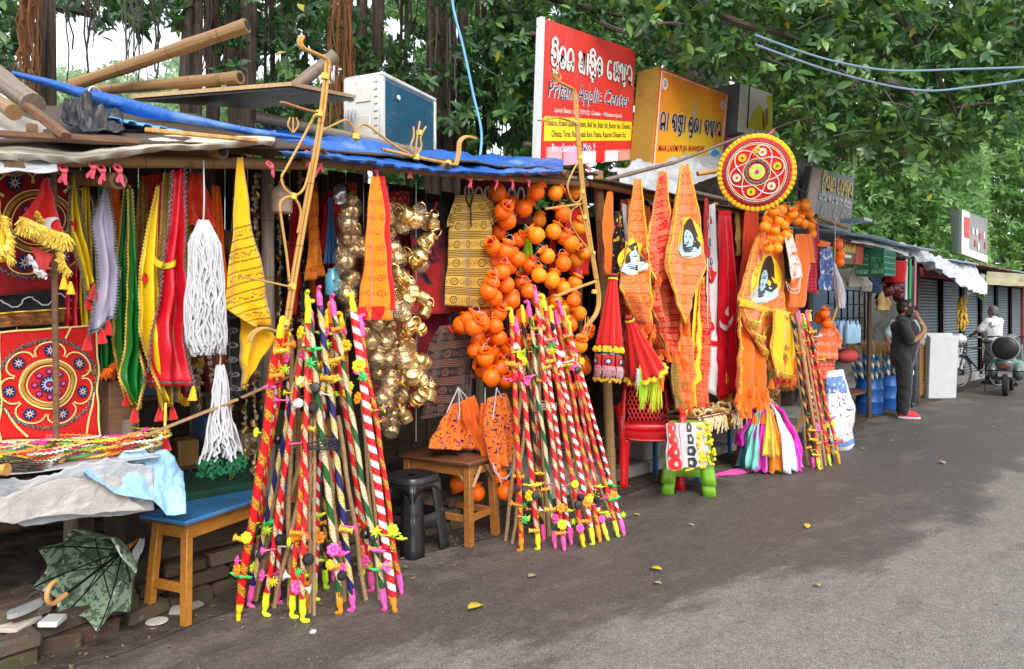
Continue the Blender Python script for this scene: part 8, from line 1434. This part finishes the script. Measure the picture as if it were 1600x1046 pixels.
lump(lambda mb:(mb.ball((-.06,0,.86),(.07,.21,.21),20,14),),'spare_wheel_cover',mat('black_vinyl',(.014,.014,.016),.35,bump=.3,bscale=12),sco,.012,3);MB().tube([(-.05,.215*math.cos(a),.86+.215*math.sin(a)) for a in np.linspace(0,2*PI,30)],.012,6).build('cover_piping',mat('grey_piping',(.3,.3,.3),.5),sco,local=True)
MB().box((-.09,0,.53),(.05,.15,.075),bev=.012).build('tail_lamp',mat('dark_red_lens',(.16,.03,.015),.2),sco,local=True);MB().box((-.10,0,.40),(.012,.22,.10),bev=.004).build('number_plate',mat('number_plate_grey',(.32,.33,.33),.5,var=.5,scale=45),sco,local=True);MB().tube([(-.02,-.34,.44),(-.13,-.30,.46),(-.14,0,.46),(-.13,.30,.46),(-.02,.34,.44)],.011,7).build('crash_bar',blkm,sco,local=True)
for s_ in (-1,1):MB().tube([(.0,.30*s_,.46),(-.02,.31*s_,.06)],.009,6).build('stand_leg',blkm,sco,local=True)
MB().tube([(.3,-.14,.2),(-.1,-.16,.22)],.035,10).build('silencer',blkm,sco,local=True)
# ================================================================ small litter on the road
ly=mat('yellow_fallen_leaf',(.55,.42,.03),.6,var=.3);lb=mat('dry_pale_leaf',(.36,.28,.16),.8,var=.3)
spots=[(755,947,1.5,ly,'large yellow fallen leaf lying nearest on the road'),(838,900,1.,lb,'pale dry leaf left of the yellow one on the road'),(1015,889,1.1,ly,'yellow fallen leaf near the road middle'),(1262,827,1.,ly,'yellow leaf lying alone on the dark road patch'),(1477,726,1.2,lb,'curled pale leaf on the road below the foam sheet'),(1020,912,.7,lb,'tiny pale leaf below the middle yellow leaf'),(1272,914,.8,lb,'pale leaf scrap at the edge of the light asphalt'),(1300,705,.7,lb,'dry leaf beside the white sack'),(1350,702,.7,ly,'yellowish leaf right of the white sack'),(1390,690,.7,lb,'dry leaf in front of the blue drum'),(1430,678,.7,lb,'dry leaf in front of the man in black'),(1545,668,.8,lb,'dry leaf on the road below the scooter'),(1000,806,.6,ly,'small yellow leaf below the green stools'),(1085,823,.6,lb,'pale leaf chip below the green stools')]
for x,y,s_,m_,lab in spots:
    p=gnd(x,y);mb=MB();a=U(0,6);d=Vector((math.cos(a),math.sin(a),.05));b=Vector((-math.sin(a),math.cos(a),0));mb.add([p+(d*q[0]*.08+b*q[1]*.10)*s_+Vector((0,0,.006+.02*s_*abs(q[1])*3+.02*s_*max(0,q[0]-.6))) for q in LT],LF);mb.build('fallen_leaf',m_,label=lab,cat='leaf',group='leaves fallen on the road',solid=.0015)
mb=MB();mb.ball(gnd(489,990)+Vector((0,0,.008)),(.018,.014,.01),7,5);mb.build('white_pebble',WHT,label='small white scrap on the road below the nearest sticks',cat='scrap')
mb=MB();random.seed(3)
for k in range(500):
    x,y=U(0,1600),U(660,1046) if k % 3 else U(830,1046);p=gnd(x,y)
    if p.y<3.7:s_=U(.002,.005);mb.box(p+Vector((0,0,s_*.4)),(s_*2,s_*1.6,s_),Euler((U(-.4,.4),U(-.4,.4),U(0,3))).to_matrix(),0,s_*.25)
mb.build('grit',mat('pale_grit',(.15,.13,.11),.9,var=.4),label='pale grit and small stones scattered on the road',cat='grit',kind='stuff',smooth=False)
mb=MB();random.seed(8)
for k in range(900):
    X=U(.4,16);p=Vector((X,3.85-abs(random.gauss(0,.3)),.004));s_=U(.006,.02);a=U(0,3);mb.add([p+Vector((math.cos(a+q)*s_*(1,.5)[i % 2],math.sin(a+q)*s_*(1,.5)[i % 2],.004+U(0,.008))) for i,q in enumerate((0,1.57,3.14,4.71))],[(0,1,2,3)])
mb.build('leaf_litter',mat('brown_litter',(.20,.14,.085),.9,var=.6,scale=30),label='brown leaf bits and dust gathered along the foot of the stalls',cat='litter',kind='stuff',smooth=False)
for l,ns in LABELS.items():
    n=len(l.split())
    if len(ns)>1:print('DUP LABEL',l,ns)
    if n<4 or n>16:print('LABEL LENGTH',n,l)
